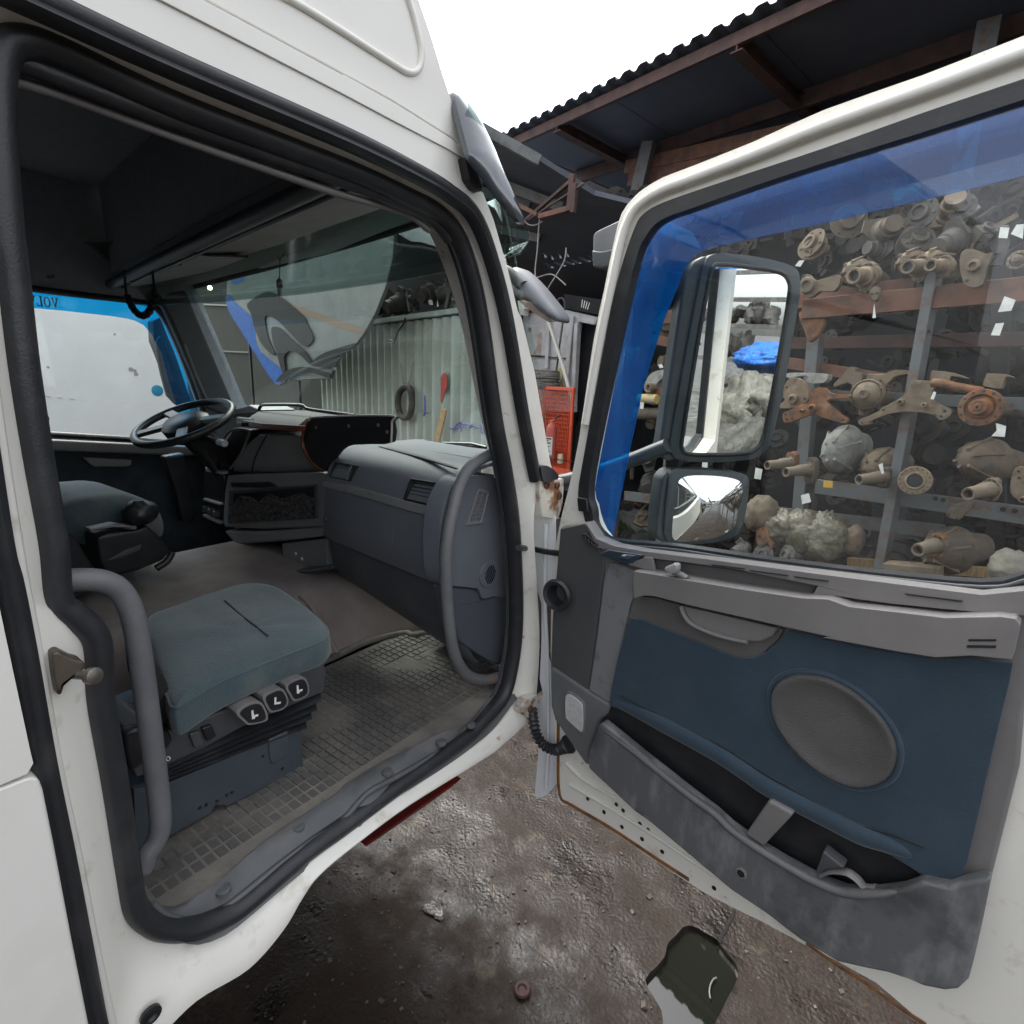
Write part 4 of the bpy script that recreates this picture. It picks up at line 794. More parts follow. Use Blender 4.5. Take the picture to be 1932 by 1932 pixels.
# fold-out table: black board with timber edging
tp = px('', [(600, 786), (735, 783), (738, 795), (738, 834), (700, 838), (660, 840), (640, 850), (618, 880), (608, 888), (590, 874), (575, 845), (572, 815), (580, 795)])
TB = Y(1.16); tbl = bpy.data.objects.new('dash_table', None); COL.objects.link(tbl); tbl.location = at(650, 830, TB); par(tbl, lorry); tbl.empty_display_size = .1
plate('table_front', cr([at(u, v, TB) for u, v in tp], 2, True), V((0, .02, 0)), blackm, tbl, bevel=.003)
eg = cr([at(u, v, Y(1.158)) for u, v in [(738, 836), (739, 797), (733, 784), (600, 787), (583, 793), (573, 812), (571, 840), (580, 862), (596, 880), (610, 888)]], 5)
tube('timber_edge', [p for p in eg[20:]], .0058, wood, tbl, 8); tube('pale_edge', eg[:21], .0035, mat('pale_edge_strip', (.45, .42, .40), .4), tbl, 8)
plate('timber_band', tr('F', [(375, 935), (470, 950), (560, 955), (672, 962), (665, 990), (560, 985), (450, 975), (375, 965)], Y(1.085)), V((0, .02, 0)), wood, tbl, bevel=.004)
TT = Z(at(575, 803, Y(1.19)).z)
plate('table_top', tr('F', [(370, 945), (440, 900), (470, 880), (560, 880), (690, 885), (930, 910), (700, 925), (660, 960), (560, 955)], TT), V((0, 0, -.015)), blackm, tbl, bevel=.002)
tube('table_lip', cr(tr('F', [(455, 895), (470, 862), (500, 856), (650, 856), (690, 868), (720, 880), (940, 910)], Y(1.5)), 3), .008, dark, tbl, 8)
tube('lip_edge', cr(tr('F', [(470, 860), (500, 853), (660, 854), (685, 862)], Y(1.49)), 3), .004, MATS['pale_edge_strip'], tbl, 8)
for q in ((748, 970), (912, 962), (1060, 958), (1105, 993)): merged('screw', disc_geo([(.006, 0), (.006, .002), (.002, .003)], 10, frame(tr('F', [q], Y(1.158))[0], V((0, -1, 0)))), steel, tbl)
for k in range(2): tube('switch_roll', tr('F', [(358, 930 + 16 * k), (425, 938 + 14 * k)], Y(1.165)), .011, mat('white_roll', (.5, .5, .48), .5) if k == 0 else MATS['white_roll'], tbl, 10)
# overhead console, visors, ceiling detail
lipL, lipR = V((-2.15, 1.02, 2.425)), V((-.14, .765, 2.448))
hdr = [at(u, v, Y(y)) for (u, v), y in (((340, 552), 1.36), ((365, 537), 1.40), ((430, 520), 1.43), ((500, 502), 1.46), ((570, 482), 1.48), ((650, 459), 1.48), ((740, 431), 1.46), ((830, 402), 1.42), ((900, 380), 1.36))]
lip = [lipL.lerp(lipR, k / 8) for k in range(9)]
merged('visor_board', loft([lip, [a.lerp(b, .5) + V((0, 0, .004)) for a, b in zip(lip, hdr)], hdr, [p + V((0, .02, .02)) for p in hdr], [p + V((0, 0, .05)) for p in lip]], False, False), beige, lorry)
tube('console_lip', lip, .02, gplas2, lorry, 12)
tube('lip_groove', [p + V((0, .045, -.006)) for p in lip], .006, dark, lorry, 8)
tube('windscreen_header', [p + V((0, .012, -.004)) for p in hdr], .014, dark, lorry, 10)
plate('console_front', [lipL + V((0, .01, 0)), lipR + V((0, .01, 0)), V((-.14, .80, 2.84)), V((-2.15, 1.02, 2.84))], V((0, .02, 0)), liner, lorry)
plate('visor_flap', tr('A', [(690, 1600), (1040, 1440), (1400, 1448), (1040, 1585), (900, 1650), (700, 1640)], P3(lip[0], lip[4], hdr[2], .008)), V((0, 0, .004)), beige, lorry, bevel=.002)
tube('visor_edge', cr(tr('A', [(1060, 1420), (1180, 1438), (1300, 1440), (1395, 1446)], P3(lip[0], lip[4], hdr[2], .012)), 3), .004, dark, lorry, 6)
for q in ((745, 1588), (1000, 1488)): p = tr('A', [q], P3(lip[0], lip[4], hdr[2], .012))[0]; box('visor_clip', p, (.03, .02, .012), gplas, lorry, bevel=.003)
tube('seal_lip', cr([at(u, v, X(-.055)) for u, v in px('A', [(30, 345), (150, 365), (400, 462), (1000, 688), (1500, 868), (1932, 1018)]) + px('E', [(300, 1135), (440, 1195), (530, 1262), (600, 1350)])], 4), .013, rubber, lorry, 8)
tube('light_trim', [p + V((-.02, 0, 0)) for p in cr([at(u, v, X(-.05)) for u, v in px('A', [(40, 412), (400, 520), (1000, 745), (1500, 925), (1932, 1078)]) + px('E', [(300, 1160), (430, 1215), (520, 1290)])], 4)], .007, gplas, lorry, 8)
merged('coat_hook', disc_geo([(.012, 0), (.012, .01), (.004, .012)], 12, frame(at(677, 373, X(-.09)), V((0, 0, -1)))), dark, lorry)
tube('coat_hook', cr(tr('B', [(265, 95), (285, 100), (305, 92)], X(-2.17)), 3), .006, gplas, lorry, 8)
# pillar on the driver's side
AP = [at(u, v, X(-2.12)) for u, v in px('B', [(860, 200), (960, 195), (1050, 170), (1085, 250), (1180, 480), (1340, 860), (1330, 900), (1160, 830), (1090, 640), (1000, 430), (930, 280)])]
plate('front_pillar', AP, V((-.06, 0, 0)), gplas2, lorry, bevel=.02, seg=3)
tube('pillar_beading', tr('B', [(1040, 480), (1100, 640), (1165, 790)], X(-2.11)), .006, gplas, lorry, 8)
# windscreen
wb = [V((x, y, 1.70)) for x, y in ((-2.25, 1.62), (-1.8, 1.75), (-1.1, 1.82), (-.5, 1.76), (-.02, 1.45))]
wt = [V((x, y, z)) for x, y, z in ((-2.25, 1.36, 2.50), (-1.8, 1.44, 2.54), (-1.1, 1.49, 2.56), (-.5, 1.45, 2.58), (-.02, 1.12, 2.48))]
o = merged('windscreen', loft([cr(wb, 5), [a.lerp(b, .5) + V((0, .02, 0)) for a, b in zip(cr(wb, 5), cr(wt, 5))], cr(wt, 5)], False, False), wglass, lorry, recalc=False); q = o.modifiers.new('t', 'SOLIDIFY'); q.thickness = .005
wi = [tr('D', pts, Y(1.72)) for pts in ([(1175, 370), (1400, 392), (1560, 400)], [(1175, 376), (1400, 405), (1560, 418)], [(1320, 375), (1480, 378), (1560, 398)])]
t_ = mk('wiper_blade', *tube_geo(wi[0], .006, 6), dark, lorry)
for k in (1, 2): tube('wiper_arm', wi[k], .006, dark, lorry, 6)
for k in range(6): a = wi[0][1].lerp(wi[0][2], k / 5); b = wi[1][1].lerp(wi[1][2], k / 5); tube('wiper_link', [a, b], .003, dark, t_, 5)
# hanging things
ht = thing('hanging_charm', 'small brown and clear bottle charm hanging from the windscreen header', 'charm', at(528, 520, Y(1.36)))
cp = [at(u, v, Y(1.36)) for u, v in [(528, 487), (528, 505), (527, 530)]]; tube('string', cp, .002, dark, ht, 6)
p = at(527.5, 536, Y(1.36)); merged('stopper', disc_geo([(.006, .02), (.012, .014), (.013, -.014), (.006, -.016)], 12, Matrix.Translation(p)), mat('brown_wood', (.1, .04, .02), .5), ht)
p = at(527.5, 554, Y(1.36)); merged('glass_vial', disc_geo([(.007, .022), (.009, .012), (.007, .004), (.010, -.008), (.006, -.02)], 12, Matrix.Translation(p)), mat('vial', (.5, .5, .5), .1), ht)
for k in (-9, 9): tube('thread', cr([at(528, 490, Y(1.36)), at(528 + k, 478, Y(1.36)), at(528 + k * 1.6, 486, Y(1.36))], 4), .0015, dark, ht, 5)
ck_ = cr(tr('B', [(700, 60), (705, 120), (712, 190), (730, 240), (760, 290), (800, 318), (835, 300), (860, 250), (872, 190), (862, 100), (858, 40), (860, -40)], Y(.96)), 14)
def coil(t): return .011 + .004 * math.sin(t * 420) if .2 < t < .75 else .005
tag(tube('coiled_cord', ck_, coil, dark, None, 8), 'black coiled radio cord looping down from the overhead console', 'cord')
# ------------------------------------------------------------------ the open passenger door
fo = [(1052, 1508), (1048, 1400), (1040, 1300), (1040, 1150), (1050, 1020), (1072, 925), (1092, 830), (1119, 647), (1140, 545), (1159, 452), (1173, 402), (1196, 372), (1216, 355), (1250, 335), (1294, 318), (1420, 268), (1553, 208), (1740, 142), (1932, 67), (2060, 20), (2110, 40), (2120, 90), (2070, 1000), (2035, 1500), (2010, 1900), (1985, 1990), (1930, 2010), (1850, 1985), (1743, 1932), (1653, 1854), (1516, 1781), (1436, 1738), (1330, 1685), (1239, 1625), (1147, 1563), (1075, 1520)]
fi = [(1100, 958), (1092, 930), (1105, 850), (1143, 647), (1160, 560), (1180, 486), (1200, 429), (1214, 407), (1240, 390), (1290, 371), (1420, 328), (1553, 284), (1740, 217), (1932, 152), (2020, 122), (2050, 130), (2055, 160), (2010, 1060), (1995, 1100), (1932, 1113), (1851, 1119), (1643, 1101), (1420, 1072), (1270, 1048), (1165, 1036), (1128, 1022), (1108, 990)]
dfo = cr([at(u, v, D(0)) for u, v in fo], 2, True); dfi = cr([at(u, v, D(0)) for u, v in fi], 2, True)
door = plate('passenger_door', dfo, -DN * .075, whiteold, lorry, [dfi], bevel=.012, seg=3)
# creased inner edge and pressed swages of the door frame
fe = cr([at(u, v, D(.012)) for u, v in [(1104, 800), (1131, 647), (1152, 545), (1172, 452), (1190, 405), (1212, 380), (1250, 357), (1300, 338), (1420, 292), (1553, 238), (1740, 170), (1932, 98), (2050, 55)]], 4)
vs, fs = sweep(fe, ell(.012, .010, 8), DN); mk('frame_bead', vs, fs, white, door, sharp=70)
for k in (1, 2):
    sw = [at(u, v, D(.002)) for u, v in ([(1075, 1480), (1160, 1530), (1240, 1580), (1330, 1640), (1440, 1705)] if k == 1 else [(1068, 1440), (1100, 1470), (1160, 1505)])]; vs, fs = sweep(cr(sw, 4), ell(.006, .005, 8), DN); mk('door_swage', vs, fs, white, door, sharp=70)
rw = cr([at(u, v, D(.001)) for u, v in [(1054, 1330), (1053, 1420), (1056, 1500), (1080, 1520), (1150, 1561), (1240, 1621), (1300, 1660)]], 4)
rsm = mat('edge_rust', (.25, .10, .025), .85, (.10, .05, .03), 40, bump=.8, bs=90)
vs, fs = sweep(rw, ell(.006, .003, 6), DN); mk('rusted_seam', vs, fs, rsm, door, sharp=70)
rw = cr(tr('K', [(330, 1575), (420, 1640), (480, 1680), (560, 1730), (660, 1800), (760, 1870), (860, 1935)], D(.002)), 4); vs, fs = sweep(rw, ell(.004, .003, 6), DN); mk('rusted_seam', vs, fs, rsm, door, sharp=70)
for q in ((1283, 417), (1334, 385), (1362, 410), (1357, 478), (1431, 465), (1465, 490), (1440, 528), (1523, 580), (1216, 362), (1737, 730)):
    p = tr('L', [q], D(.0015))[0]; merged('drain_hole', disc_geo([(.006, -.001), (.006, .0006), (.002, .0008)], 10, frame(p, DN)), dark, door)
rl = tr('M', [(690, 1900), (760, 1910), (770, 2010), (700, 2000)], D(.014)); plate('frame_clip', rl, -DN * .02, dark, door, bevel=.003)
# window: rubber surround and pane
gl_in = [(1117, 962), (1110, 930), (1121, 850), (1163, 647), (1186, 545), (1204, 475), (1216, 450), (1235, 424), (1262, 408), (1300, 395), (1420, 352), (1553, 308), (1740, 250), (1932, 188), (2010, 165), (2030, 190), (1985, 1050), (1965, 1072), (1932, 1083), (1851, 1098), (1643, 1079), (1420, 1051), (1277, 1030), (1160, 1019), (1134, 1008), (1120, 988)]
go = cr([at(u, v, D(.006)) for u, v in fi], 3, True); gi = cr([at(u, v, D(.006)) for u, v in gl_in], 3, True)
def surround():
    L = [[p - DN * .03 for p in go], [p + DN * .004 for p in go]]
    n = len(go)
    gi2 = [gi[min(range(len(gi)), key=lambda k: (gi[k] - p).length)] for p in go]
    return L
wr = plate('window_rubber', [p + (p - sum(go, V((0, 0, 0))) / len(go)).normalized() * .004 for p in go], -DN * .03, rubber, door, [gi], bevel=.007, seg=3)
plate('window_pane', [p - DN * .012 for p in cr([at(u, v, D(.006)) for u, v in fi], 1, True)], -DN * .004, glass, door)
vs, fs = sweep(cr([at(u, v, D(.012)) for u, v in [(1120, 1010), (1150, 1026), (1277, 1038), (1420, 1060), (1643, 1088), (1851, 1108), (1932, 1096), (1985, 1075)]], 4), ell(.004, .004, 8), DN); mk('wiper_seal', vs, fs, gplas2, door, sharp=70)
# wind deflector on the outside of the door
wo_ = [(1112, 975), (1096, 930), (1110, 850), (1143, 647), (1165, 545), (1185, 475), (1204, 430), (1240, 400), (1290, 380), (1420, 335), (1553, 291), (1740, 228), (1932, 166), (2040, 130)]
wi_ = [(2030, 300), (1932, 331), (1904, 338), (1780, 368), (1560, 419), (1345, 466), (1308, 482), (1290, 509), (1250, 609), (1213, 727), (1187, 850), (1156, 1010), (1130, 1006)]
wd = plate('wind_deflector', [at(u, v, D(-.115)) for u, v in wo_ + wi_], -DN * .004, tint, door)
letters('VOLVO', wd, at(1835, 300, D(-.122)), -DD, V((0, 0, 1)), .045, decalk, -DN * .002)
hn = [at(u, v, D(-.1)) for u, v in [(1780, 1200), (1900, 1200), (1900, 1260), (1780, 1250)]]; plate('outer_handle', hn, -DN * .03, dark, door, bevel=.008)
vs, fs = sweep([at(u, v, D(-.082)) for u, v in [(1060, 1330), (1500, 1560), (1980, 1830)]], ell(.006, .006, 8), DN); mk('outer_swage', vs, fs, white, door)
# ---------------- trim panel
J = lambda p: px('J', p); Kk = lambda p: px('K', p)
tro = J([(160, 62), (200, 40), (330, 24)]) + [(1108, 994), (1128, 1025), (1165, 1039), (1270, 1051), (1420, 1075), (1643, 1104), (1851, 1122), (1932, 1116), (1975, 1110), (1965, 1250)] + Kk([(1290, 560), (1270, 800), (1150, 1275), (1110, 1470), (1070, 1650), (1045, 1740), (1000, 1782), (940, 1788), (860, 1772), (800, 1745), (700, 1712), (600, 1692), (470, 1662), (300, 1560), (150, 1445), (0, 1345)]) + J([(760, 2010), (650, 1932), (500, 1790), (350, 1650), (342, 1560), (250, 1440), (130, 1322), (100, 1240), (95, 960), (108, 640), (136, 330)])
trim = plate('door_trim', [at(u, v, D(.03)) for u, v in tro], -DN * .03, gplas, door, bevel=.012, seg=3)
dplate('speaker_pod_panel', 'J', [(160, 66), (330, 28), (450, 250), (455, 330), (440, 420), (400, 760), (345, 1138), (100, 968), (112, 640), (140, 340)], .036, .02, mat('pod_panel', (.075, .075, .078), .5, (.085, .085, .085), 5, bump=.3, bs=420, bdist=.001), door, bevel=.006)
dplate('grey_strip', 'J', [(478, 292), (560, 300), (650, 345), (640, 420), (645, 510), (620, 580), (560, 880), (490, 1225), (352, 1138), (404, 760), (445, 420)], .040, .02, lgplas, door, bevel=.006)
# ledge under the window with slots
led = px('J', [(330, 24), (400, 130), (520, 180), (720, 215), (1100, 262), (1932, 372)]) + [(1851, 1122), (1975, 1110), (1970, 1165)] + Kk([(1240, 130), (1000, 110), (700, 80), (420, 40)]) + px('J', [(1800, 516), (1838, 488), (1862, 446), (1300, 330), (1000, 290), (760, 262), (560, 225), (400, 190)])
ledP = [at(u, v, D(.05)) for u, v in led]; ld = plate('window_ledge', ledP, -DN * .04, gplas, door, bevel=.01, seg=3)
for pts in ([(1160, 302), (1380, 330), (1378, 336), (1170, 309)], [(1412, 340), (1668, 374), (1664, 380), (1425, 347)], [(1705, 381), (1932, 410), (1932, 416), (1712, 388)]): dplate('demist_slot', 'J', pts, .0535, .006, dark, ld, bevel=0)
for pts in ([(765, 36), (1020, 68), (1014, 73), (780, 42)],): dplate('demist_slot', 'K', pts, .0535, .006, dark, ld, bevel=0)
dplate('demist_outlet', 'J', [(300, 103), (330, 100), (415, 175), (400, 186), (345, 165)], .054, .01, dark, ld, bevel=.002)
for k in range(4): dplate('outlet_bar', 'J', [(322 + 20 * k, 118 + 17 * k), (328 + 20 * k, 116 + 17 * k), (338 + 20 * k, 158 + 9 * k), (332 + 20 * k, 158 + 9 * k)], .056, .006, gplas2, ld, bevel=0)
sp = dplate('switch_plate', 'J', [(415, 235), (475, 205), (715, 240), (640, 296), (590, 304)], .058, .012, mat('switch_navy', (.03, .045, .065), .35), door, bevel=.004)
dplate('window_switch', 'J', [(550, 255), (575, 235), (665, 245), (610, 275)], .063, .008, mat('switch_grey', (.06, .08, .1), .4), sp, bevel=.003)
dplate('switch_symbol', 'J', [(572, 240), (598, 238), (596, 246), (576, 248)], .0645, .001, levw, sp, bevel=0)
# pocket behind the armrest bar with the release lever
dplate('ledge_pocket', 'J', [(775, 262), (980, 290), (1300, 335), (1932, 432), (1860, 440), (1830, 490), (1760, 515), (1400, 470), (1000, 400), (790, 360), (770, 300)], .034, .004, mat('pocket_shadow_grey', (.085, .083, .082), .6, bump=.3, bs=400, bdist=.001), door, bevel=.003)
dplate('pocket_end', 'J', [(600, 300), (720, 255), (768, 258), (788, 352), (690, 330)], .056, .01, gplas, door, bevel=.006)
lv = dplate('release_lever', 'J', [(845, 325), (905, 297), (935, 300), (938, 345), (915, 368), (850, 352)], .085, .02, mat('lever_grey', (.28, .28, .28), .4), door, bevel=.008)
tube('lever_shank', cr(tr('J', [(915, 352), (960, 370), (1000, 395)], D(.07)), 3), .008, gplas, lv, 8)
# armrest bar
ab = J([(648, 345), (760, 362), (1000, 405), (1400, 470), (1760, 522), (1932, 530)]) + Kk([(520, 92), (700, 112), (940, 140), (1180, 135), (1255, 145), (1275, 175), (1250, 290), (1235, 328), (1060, 310), (900, 318), (720, 290), (400, 230)]) + J([(1932, 780), (1680, 725), (1400, 660), (1000, 570), (780, 512), (720, 508), (650, 530), (640, 420)])
abP = [at(u, v, D(.08)) for u, v in ab]
plate('arm_rest', abP, -DN * .05, gplas, door, bevel=.028, seg=6)
for pts in ([(1045, 236), (1170, 236), (1166, 246), (1043, 246)], [(1040, 262), (1168, 264), (1166, 276), (1036, 274)]): dplate('rest_slot', 'K', pts, .0815, .006, dark, door, bevel=.001)
# handle recess
dplate('recess_panel', 'J', [(650, 540), (700, 515), (780, 520), (1000, 580), (1640, 730), (1600, 800), (1500, 890), (1440, 918), (1360, 915), (1230, 885), (900, 760), (640, 655), (625, 610)], .040, .02, mat('recess_grey', (.11, .105, .102), .55, (.13, .125, .12), 6, bump=.3, bs=400, bdist=.001), door, bevel=.008)
dplate('pull_cup', 'J', [(965, 575), (1100, 605), (1600, 725), (1560, 780), (1480, 818), (1400, 815), (1200, 770), (1050, 705), (1000, 655)], .062, .03, gplas, door, bevel=.014, seg=4)
vs, fs = sweep(cr(tr('J', [(962, 575), (985, 640), (1040, 700), (1200, 768), (1400, 815)], D(.064)), 4), ell(.005, .008, 8), DN); mk('cup_edge', vs, fs, gplas, door, sharp=70)
# blue fabric panel, with the roll along its lower edge
bl = J([(622, 658), (700, 670), (1000, 790), (1240, 890), (1340, 922), (1440, 922), (1510, 890), (1610, 800), (1660, 745), (1800, 765), (1932, 795)]) + Kk([(380, 232), (640, 285), (900, 325), (1060, 318), (1150, 335), (1242, 342), (1225, 430), (1150, 740), (1080, 1050), (1040, 1220), (1010, 1285), (960, 1310), (880, 1293), (840, 1272), (700, 1188), (560, 1128), (400, 1052), (300, 1008), (160, 935)]) + J([(1490, 1812), (1200, 1600), (850, 1398), (560, 1262), (488, 1235), (500, 1120), (540, 930), (590, 760)])
blo = plate('fabric_panel', [at(u, v, D(.052)) for u, v in bl], -DN * .03, bluef, door, bevel=.014, seg=4)
rp_ = cr([at(u, v, D(.048)) for u, v in J([(500, 1195), (650, 1260), (850, 1352), (1200, 1542), (1400, 1672)]) + Kk([(160, 882), (300, 955), (400, 1005), (560, 1085), (700, 1140), (800, 1190)])], 4)
def roll():
    L = []; n = len(rp_)
    for i, p in enumerate(rp_):
        t = (rp_[min(i + 1, n - 1)] - rp_[max(i - 1, 0)]).normalized(); sd = t.cross(DN).normalized(); w = min(1, i / 8, (n - 1 - i) / 8 + .05) ** .5
        L.append([p + sd * (.024 * w * math.cos(6.283 * k / 14)) + DN * (.017 * w * math.sin(6.283 * k / 14)) for k in range(14)])
    return loft(L)
merged('fabric_roll', roll(), bluef, door, sharp=70)
cl_ = cr([at(u, v, D(.0535)) for u, v in J([(560, 1165), (850, 1308), (1200, 1488), (1400, 1606)]) + Kk([(160, 835), (400, 970), (560, 1050), (720, 1100), (850, 1150)])], 4)
vs, fs = sweep(cl_, ell(.0035, .0015, 8), DN); mk('crease_shading', vs, fs, seatd, door, sharp=70)  # dark strip paints the shading band along the crease
# speaker grille
sg = cr(Vp := [at(u, v, D(.058)) for u, v in Kk([(180, 470), (215, 420), (270, 396), (330, 392), (420, 408), (520, 455), (610, 525), (680, 605), (722, 690), (728, 760), (705, 830), (655, 870), (580, 888), (500, 875), (400, 825), (300, 745), (220, 645), (180, 555)])], 3, True); sc = sum(sg, V((0, 0, 0))) / len(sg)
grm = mat('speaker_mesh', (.105, .10, .098), .6, (.075, .072, .07), 3, bump=.0)
tt = grm.node_tree; vn = tt.nodes.new('ShaderNodeTexVoronoi'); vn.inputs['Scale'].default_value = 420; bn = tt.nodes.new('ShaderNodeBump'); bn.inputs['Strength'].default_value = .8; bn.inputs['Distance'].default_value = .001
ttc = tt.nodes.new('ShaderNodeTexCoord'); tt.links.new(ttc.outputs['Object'], vn.inputs['Vector']); tt.links.new(vn.outputs['Distance'], bn.inputs['Height']); tt.links.new(bn.outputs[0], tt.nodes['Principled BSDF'].inputs['Normal'])
def grille(): return loft([[sc + (p - sc) * s + DN * d for p in sg] for s, d in ((1.0, -.01), (1.0, .0), (.975, .007), (.93, .008), (.86, .004), (.5, .003), (.05, .003))])
merged('speaker_grille', grille(), grm, door, sharp=50)
vs, fs = sweep([sc + (p - sc) * 1.045 - DN * .006 for p in sg], ell(.006, .006, 8), DN, True); mk('speaker_ring', vs, fs, bluef, door, sharp=70)
# map pocket: back painted dark for its shaded depth, worn front wall
pb = J([(480, 1240), (430, 1310), (415, 1360), (700, 1600), (1000, 1800), (1300, 1990)]) + Kk([(60, 1110), (380, 1290), (520, 1345), (700, 1345), (850, 1290), (700, 1180), (400, 1000), (0, 780)]) + J([(1500, 1690), (1200, 1520), (850, 1350), (560, 1240)])
dplate('pocket_back', '', pb, .034, .003, dark, door, bevel=0)
pf = J([(415, 1362), (440, 1345), (700, 1560), (1000, 1800), (1190, 1944)]) + Kk([(0, 1067), (120, 1150), (260, 1235), (380, 1300), (500, 1345), (640, 1350), (760, 1335), (840, 1306), (900, 1322), (960, 1332), (1030, 1308), (1090, 1296), (1145, 1290), (1110, 1470), (1070, 1650), (1045, 1740), (1000, 1782), (940, 1788), (860, 1772), (800, 1745), (700, 1712), (600, 1692), (470, 1662), (300, 1560), (150, 1445), (0, 1345)]) + J([(760, 2010), (650, 1932), (500, 1790), (350, 1650), (342, 1560)])
pfo = plate('pocket_front', [at(u, v, D(.078)) for u, v in pf], -DN * .03, wornpl, door, bevel=.016, seg=4)
lipc = cr([at(u, v, D(.074)) for u, v in J([(418, 1365), (700, 1575), (1000, 1812), (1190, 1950)]) + Kk([(0, 1074), (120, 1158), (260, 1243), (380, 1308), (500, 1352), (640, 1358), (740, 1346)])], 4)
def taper(P, a, b):
    L = []; n = len(P)
    for i, p in enumerate(P):
        t = (P[min(i + 1, n - 1)] - P[max(i - 1, 0)]).normalized(); sd = t.cross(DN).normalized(); w = min(1, i / 6 + .05, (n - 1 - i) / 6 + .05) ** .5
        L.append([p + sd * (a * w * math.cos(6.283 * k / 12)) + DN * (b * w * math.sin(6.283 * k / 12)) for k in range(12)])
    return loft(L)
merged('pocket_lip', taper(lipc, .009, .011), sillm, pfo, sharp=70)
dplate('pocket_end_wall', 'J', [(412, 1362), (350, 1540), (342, 1640), (120, 1320), (98, 1230), (95, 975), (345, 1142), (490, 1228), (470, 1290), (430, 1325)], .044, .02, mat('end_wall_plastic', (.125, .13, .135), .5, (.15, .15, .15), 7, bump=.3, bs=400, bdist=.001), door, bevel=.010)
dplate('pocket_divider', 'K', [(165, 945), (275, 1005), (255, 1030), (140, 1150), (60, 1098)], .075, .035, gplas, door, bevel=.006)
dplate('bottle_holder', 'K', [(405, 1170), (500, 1245), (420, 1252), (385, 1275), (372, 1262)], .074, .03, gplas2, door, bevel=.004)
bh = cr(tr('K', [(395, 1272), (440, 1255), (510, 1262), (560, 1295), (590, 1330), (640, 1332)], D(.06)), 4); vs, fs = sweep(bh, ell(.005, .012, 8), DN); mk('holder_rim', vs, fs, gplas, door, sharp=70)
p = tr('K', [(45, 1265)], D(.079))[0]; sc_ = merged('trim_screw', disc_geo([(.013, -.004), (.013, .003), (.009, .004), (.006, -.003), (.002, -.003)], 18, frame(p, DN)), gplas, door)
merged('screw_recess', disc_geo([(.007, 0), (.007, .0055), (.002, .006)], 14, frame(p, DN)), dark, door)
# round demister duct
p = at(1062, 1118, D(.038)); ax_ = (DN * .95 + DD * .12 + V((0, 0, .05))).normalized()
merged('demister_duct', disc_geo([(.026, -.03), (.030, .018), (.044, .026), (.046, .034), (.040, .042), (.030, .038), (.026, .0), (.024, -.03), (.002, -.03)], 30, frame(p, ax_)), rubber, door)
# courtesy lamp
lp = tr('J', [(205, 1172), (235, 1160), (300, 1210), (315, 1250), (316, 1385), (295, 1395), (215, 1320), (205, 1290)], D(.05)); lpc = sum(lp, V((0, 0, 0))) / len(lp)
fl_ = plate('lamp_bezel', cr([lpc + (q - lpc) * 1.12 for q in lp], 3, True), -DN * .01, gplas, door, bevel=.003); plate('lamp_lens', cr([q + DN * .005 for q in lp], 3, True), -DN * .01, lampm, door, bevel=.004)
# ------------------------------------------------------------------ door mirrors
gc = at(1390, 680, D(-.36)); din = (gc - EYE).normalized()
dout = (DD * 1.0 + DN * .33 + V((0, 0, -.05))).normalized()
mn = (dout - din).normalized(); MP = (gc, mn)
def mpl(o): return (gc + mn * o, mn)
mfo = [(1345, 480), (1378, 478), (1440, 486), (1498, 503), (1510, 525), (1510, 555), (1496, 640), (1478, 740), (1455, 835), (1438, 858), (1410, 868), (1340, 873), (1285, 868), (1268, 855), (1266, 830), (1278, 760), (1298, 650), (1318, 545), (1330, 497)]
mgl = [(1345, 505), (1362, 499), (1420, 505), (1472, 514), (1489, 532), (1489, 560), (1476, 640), (1458, 740), (1440, 825), (1425, 848), (1400, 856), (1340, 858), (1297, 856), (1287, 845), (1287, 830), (1298, 760), (1316, 650), (1335, 545)]
A_ = cr([at(u, v, mpl(.012)) for u, v in mfo], 3, True); ac = sum(A_, V((0, 0, 0))) / len(A_); bkd = (-mn * .75 - V((0, 0, 0)) ).normalized()
def shell(P, c_, back, dep): return loft([[c_ + (p - c_) * s + back * d * dep for p in P] for s, d in ((.955, -.02), (1.0, .02), (1.01, .3), (.96, .7), (.8, .92), (.4, 1.0))])
dmir = merged('door_mirror', shell(A_, ac, -mn, .11), mgreen, lorry, sharp=50)
mi = [at(u, v, mpl(.0155)) for u, v in mgl]
mirror_face = plate('mirror_glass', cr(mi, 3, True), -mn * .004, chrome, dmir)
vs, fs = sweep(cr([at(u, v, mpl(.016)) for u, v in mgl], 3, True), ell(.006, .006, 8), mn, True); mk('glass_bezel', vs, fs, dark, dmir, sharp=70)
sb = [at(u, v, mpl(.0)) for u, v in [(1332, 480), (1310, 492), (1292, 515), (1284, 560), (1272, 650), (1256, 760), (1246, 830), (1240, 858), (1262, 872), (1285, 868), (1298, 760), (1318, 640), (1335, 540), (1345, 490)]]
plate('mirror_side_shell', sb, -mn * .07, mgreen, dmir, bevel=.015, seg=4)
arm = cr([at(u, v, D(-.24)) for u, v in [(1262, 840), (1240, 850), (1200, 868), (1160, 884), (1120, 897), (1085, 905)]], 4)
arm = [p + DN * .14 * min(1, max(0, (k / (len(arm) - 1)) ** 1.5)) for k, p in enumerate(arm)]
vs, fs = sweep(arm, ell(.022, .03, 12), DN); mk('mirror_arm', vs, fs, mgreen, dmir, sharp=70)
arm2 = cr([at(1275, 545, D(-.30)), at(1262, 570, D(-.28)), at(1250, 540, D(-.22)), at(1225, 495, D(-.15))], 4)
tube('upper_arm', arm2, .02, mgreen, dmir)
for u in (1268, 1356): beam('mirror_neck', at(u, 860, mpl(-.04)), at(u, 895, mpl(-.04)), .035, .02, dark, dmir, V((0, 1, 0)))
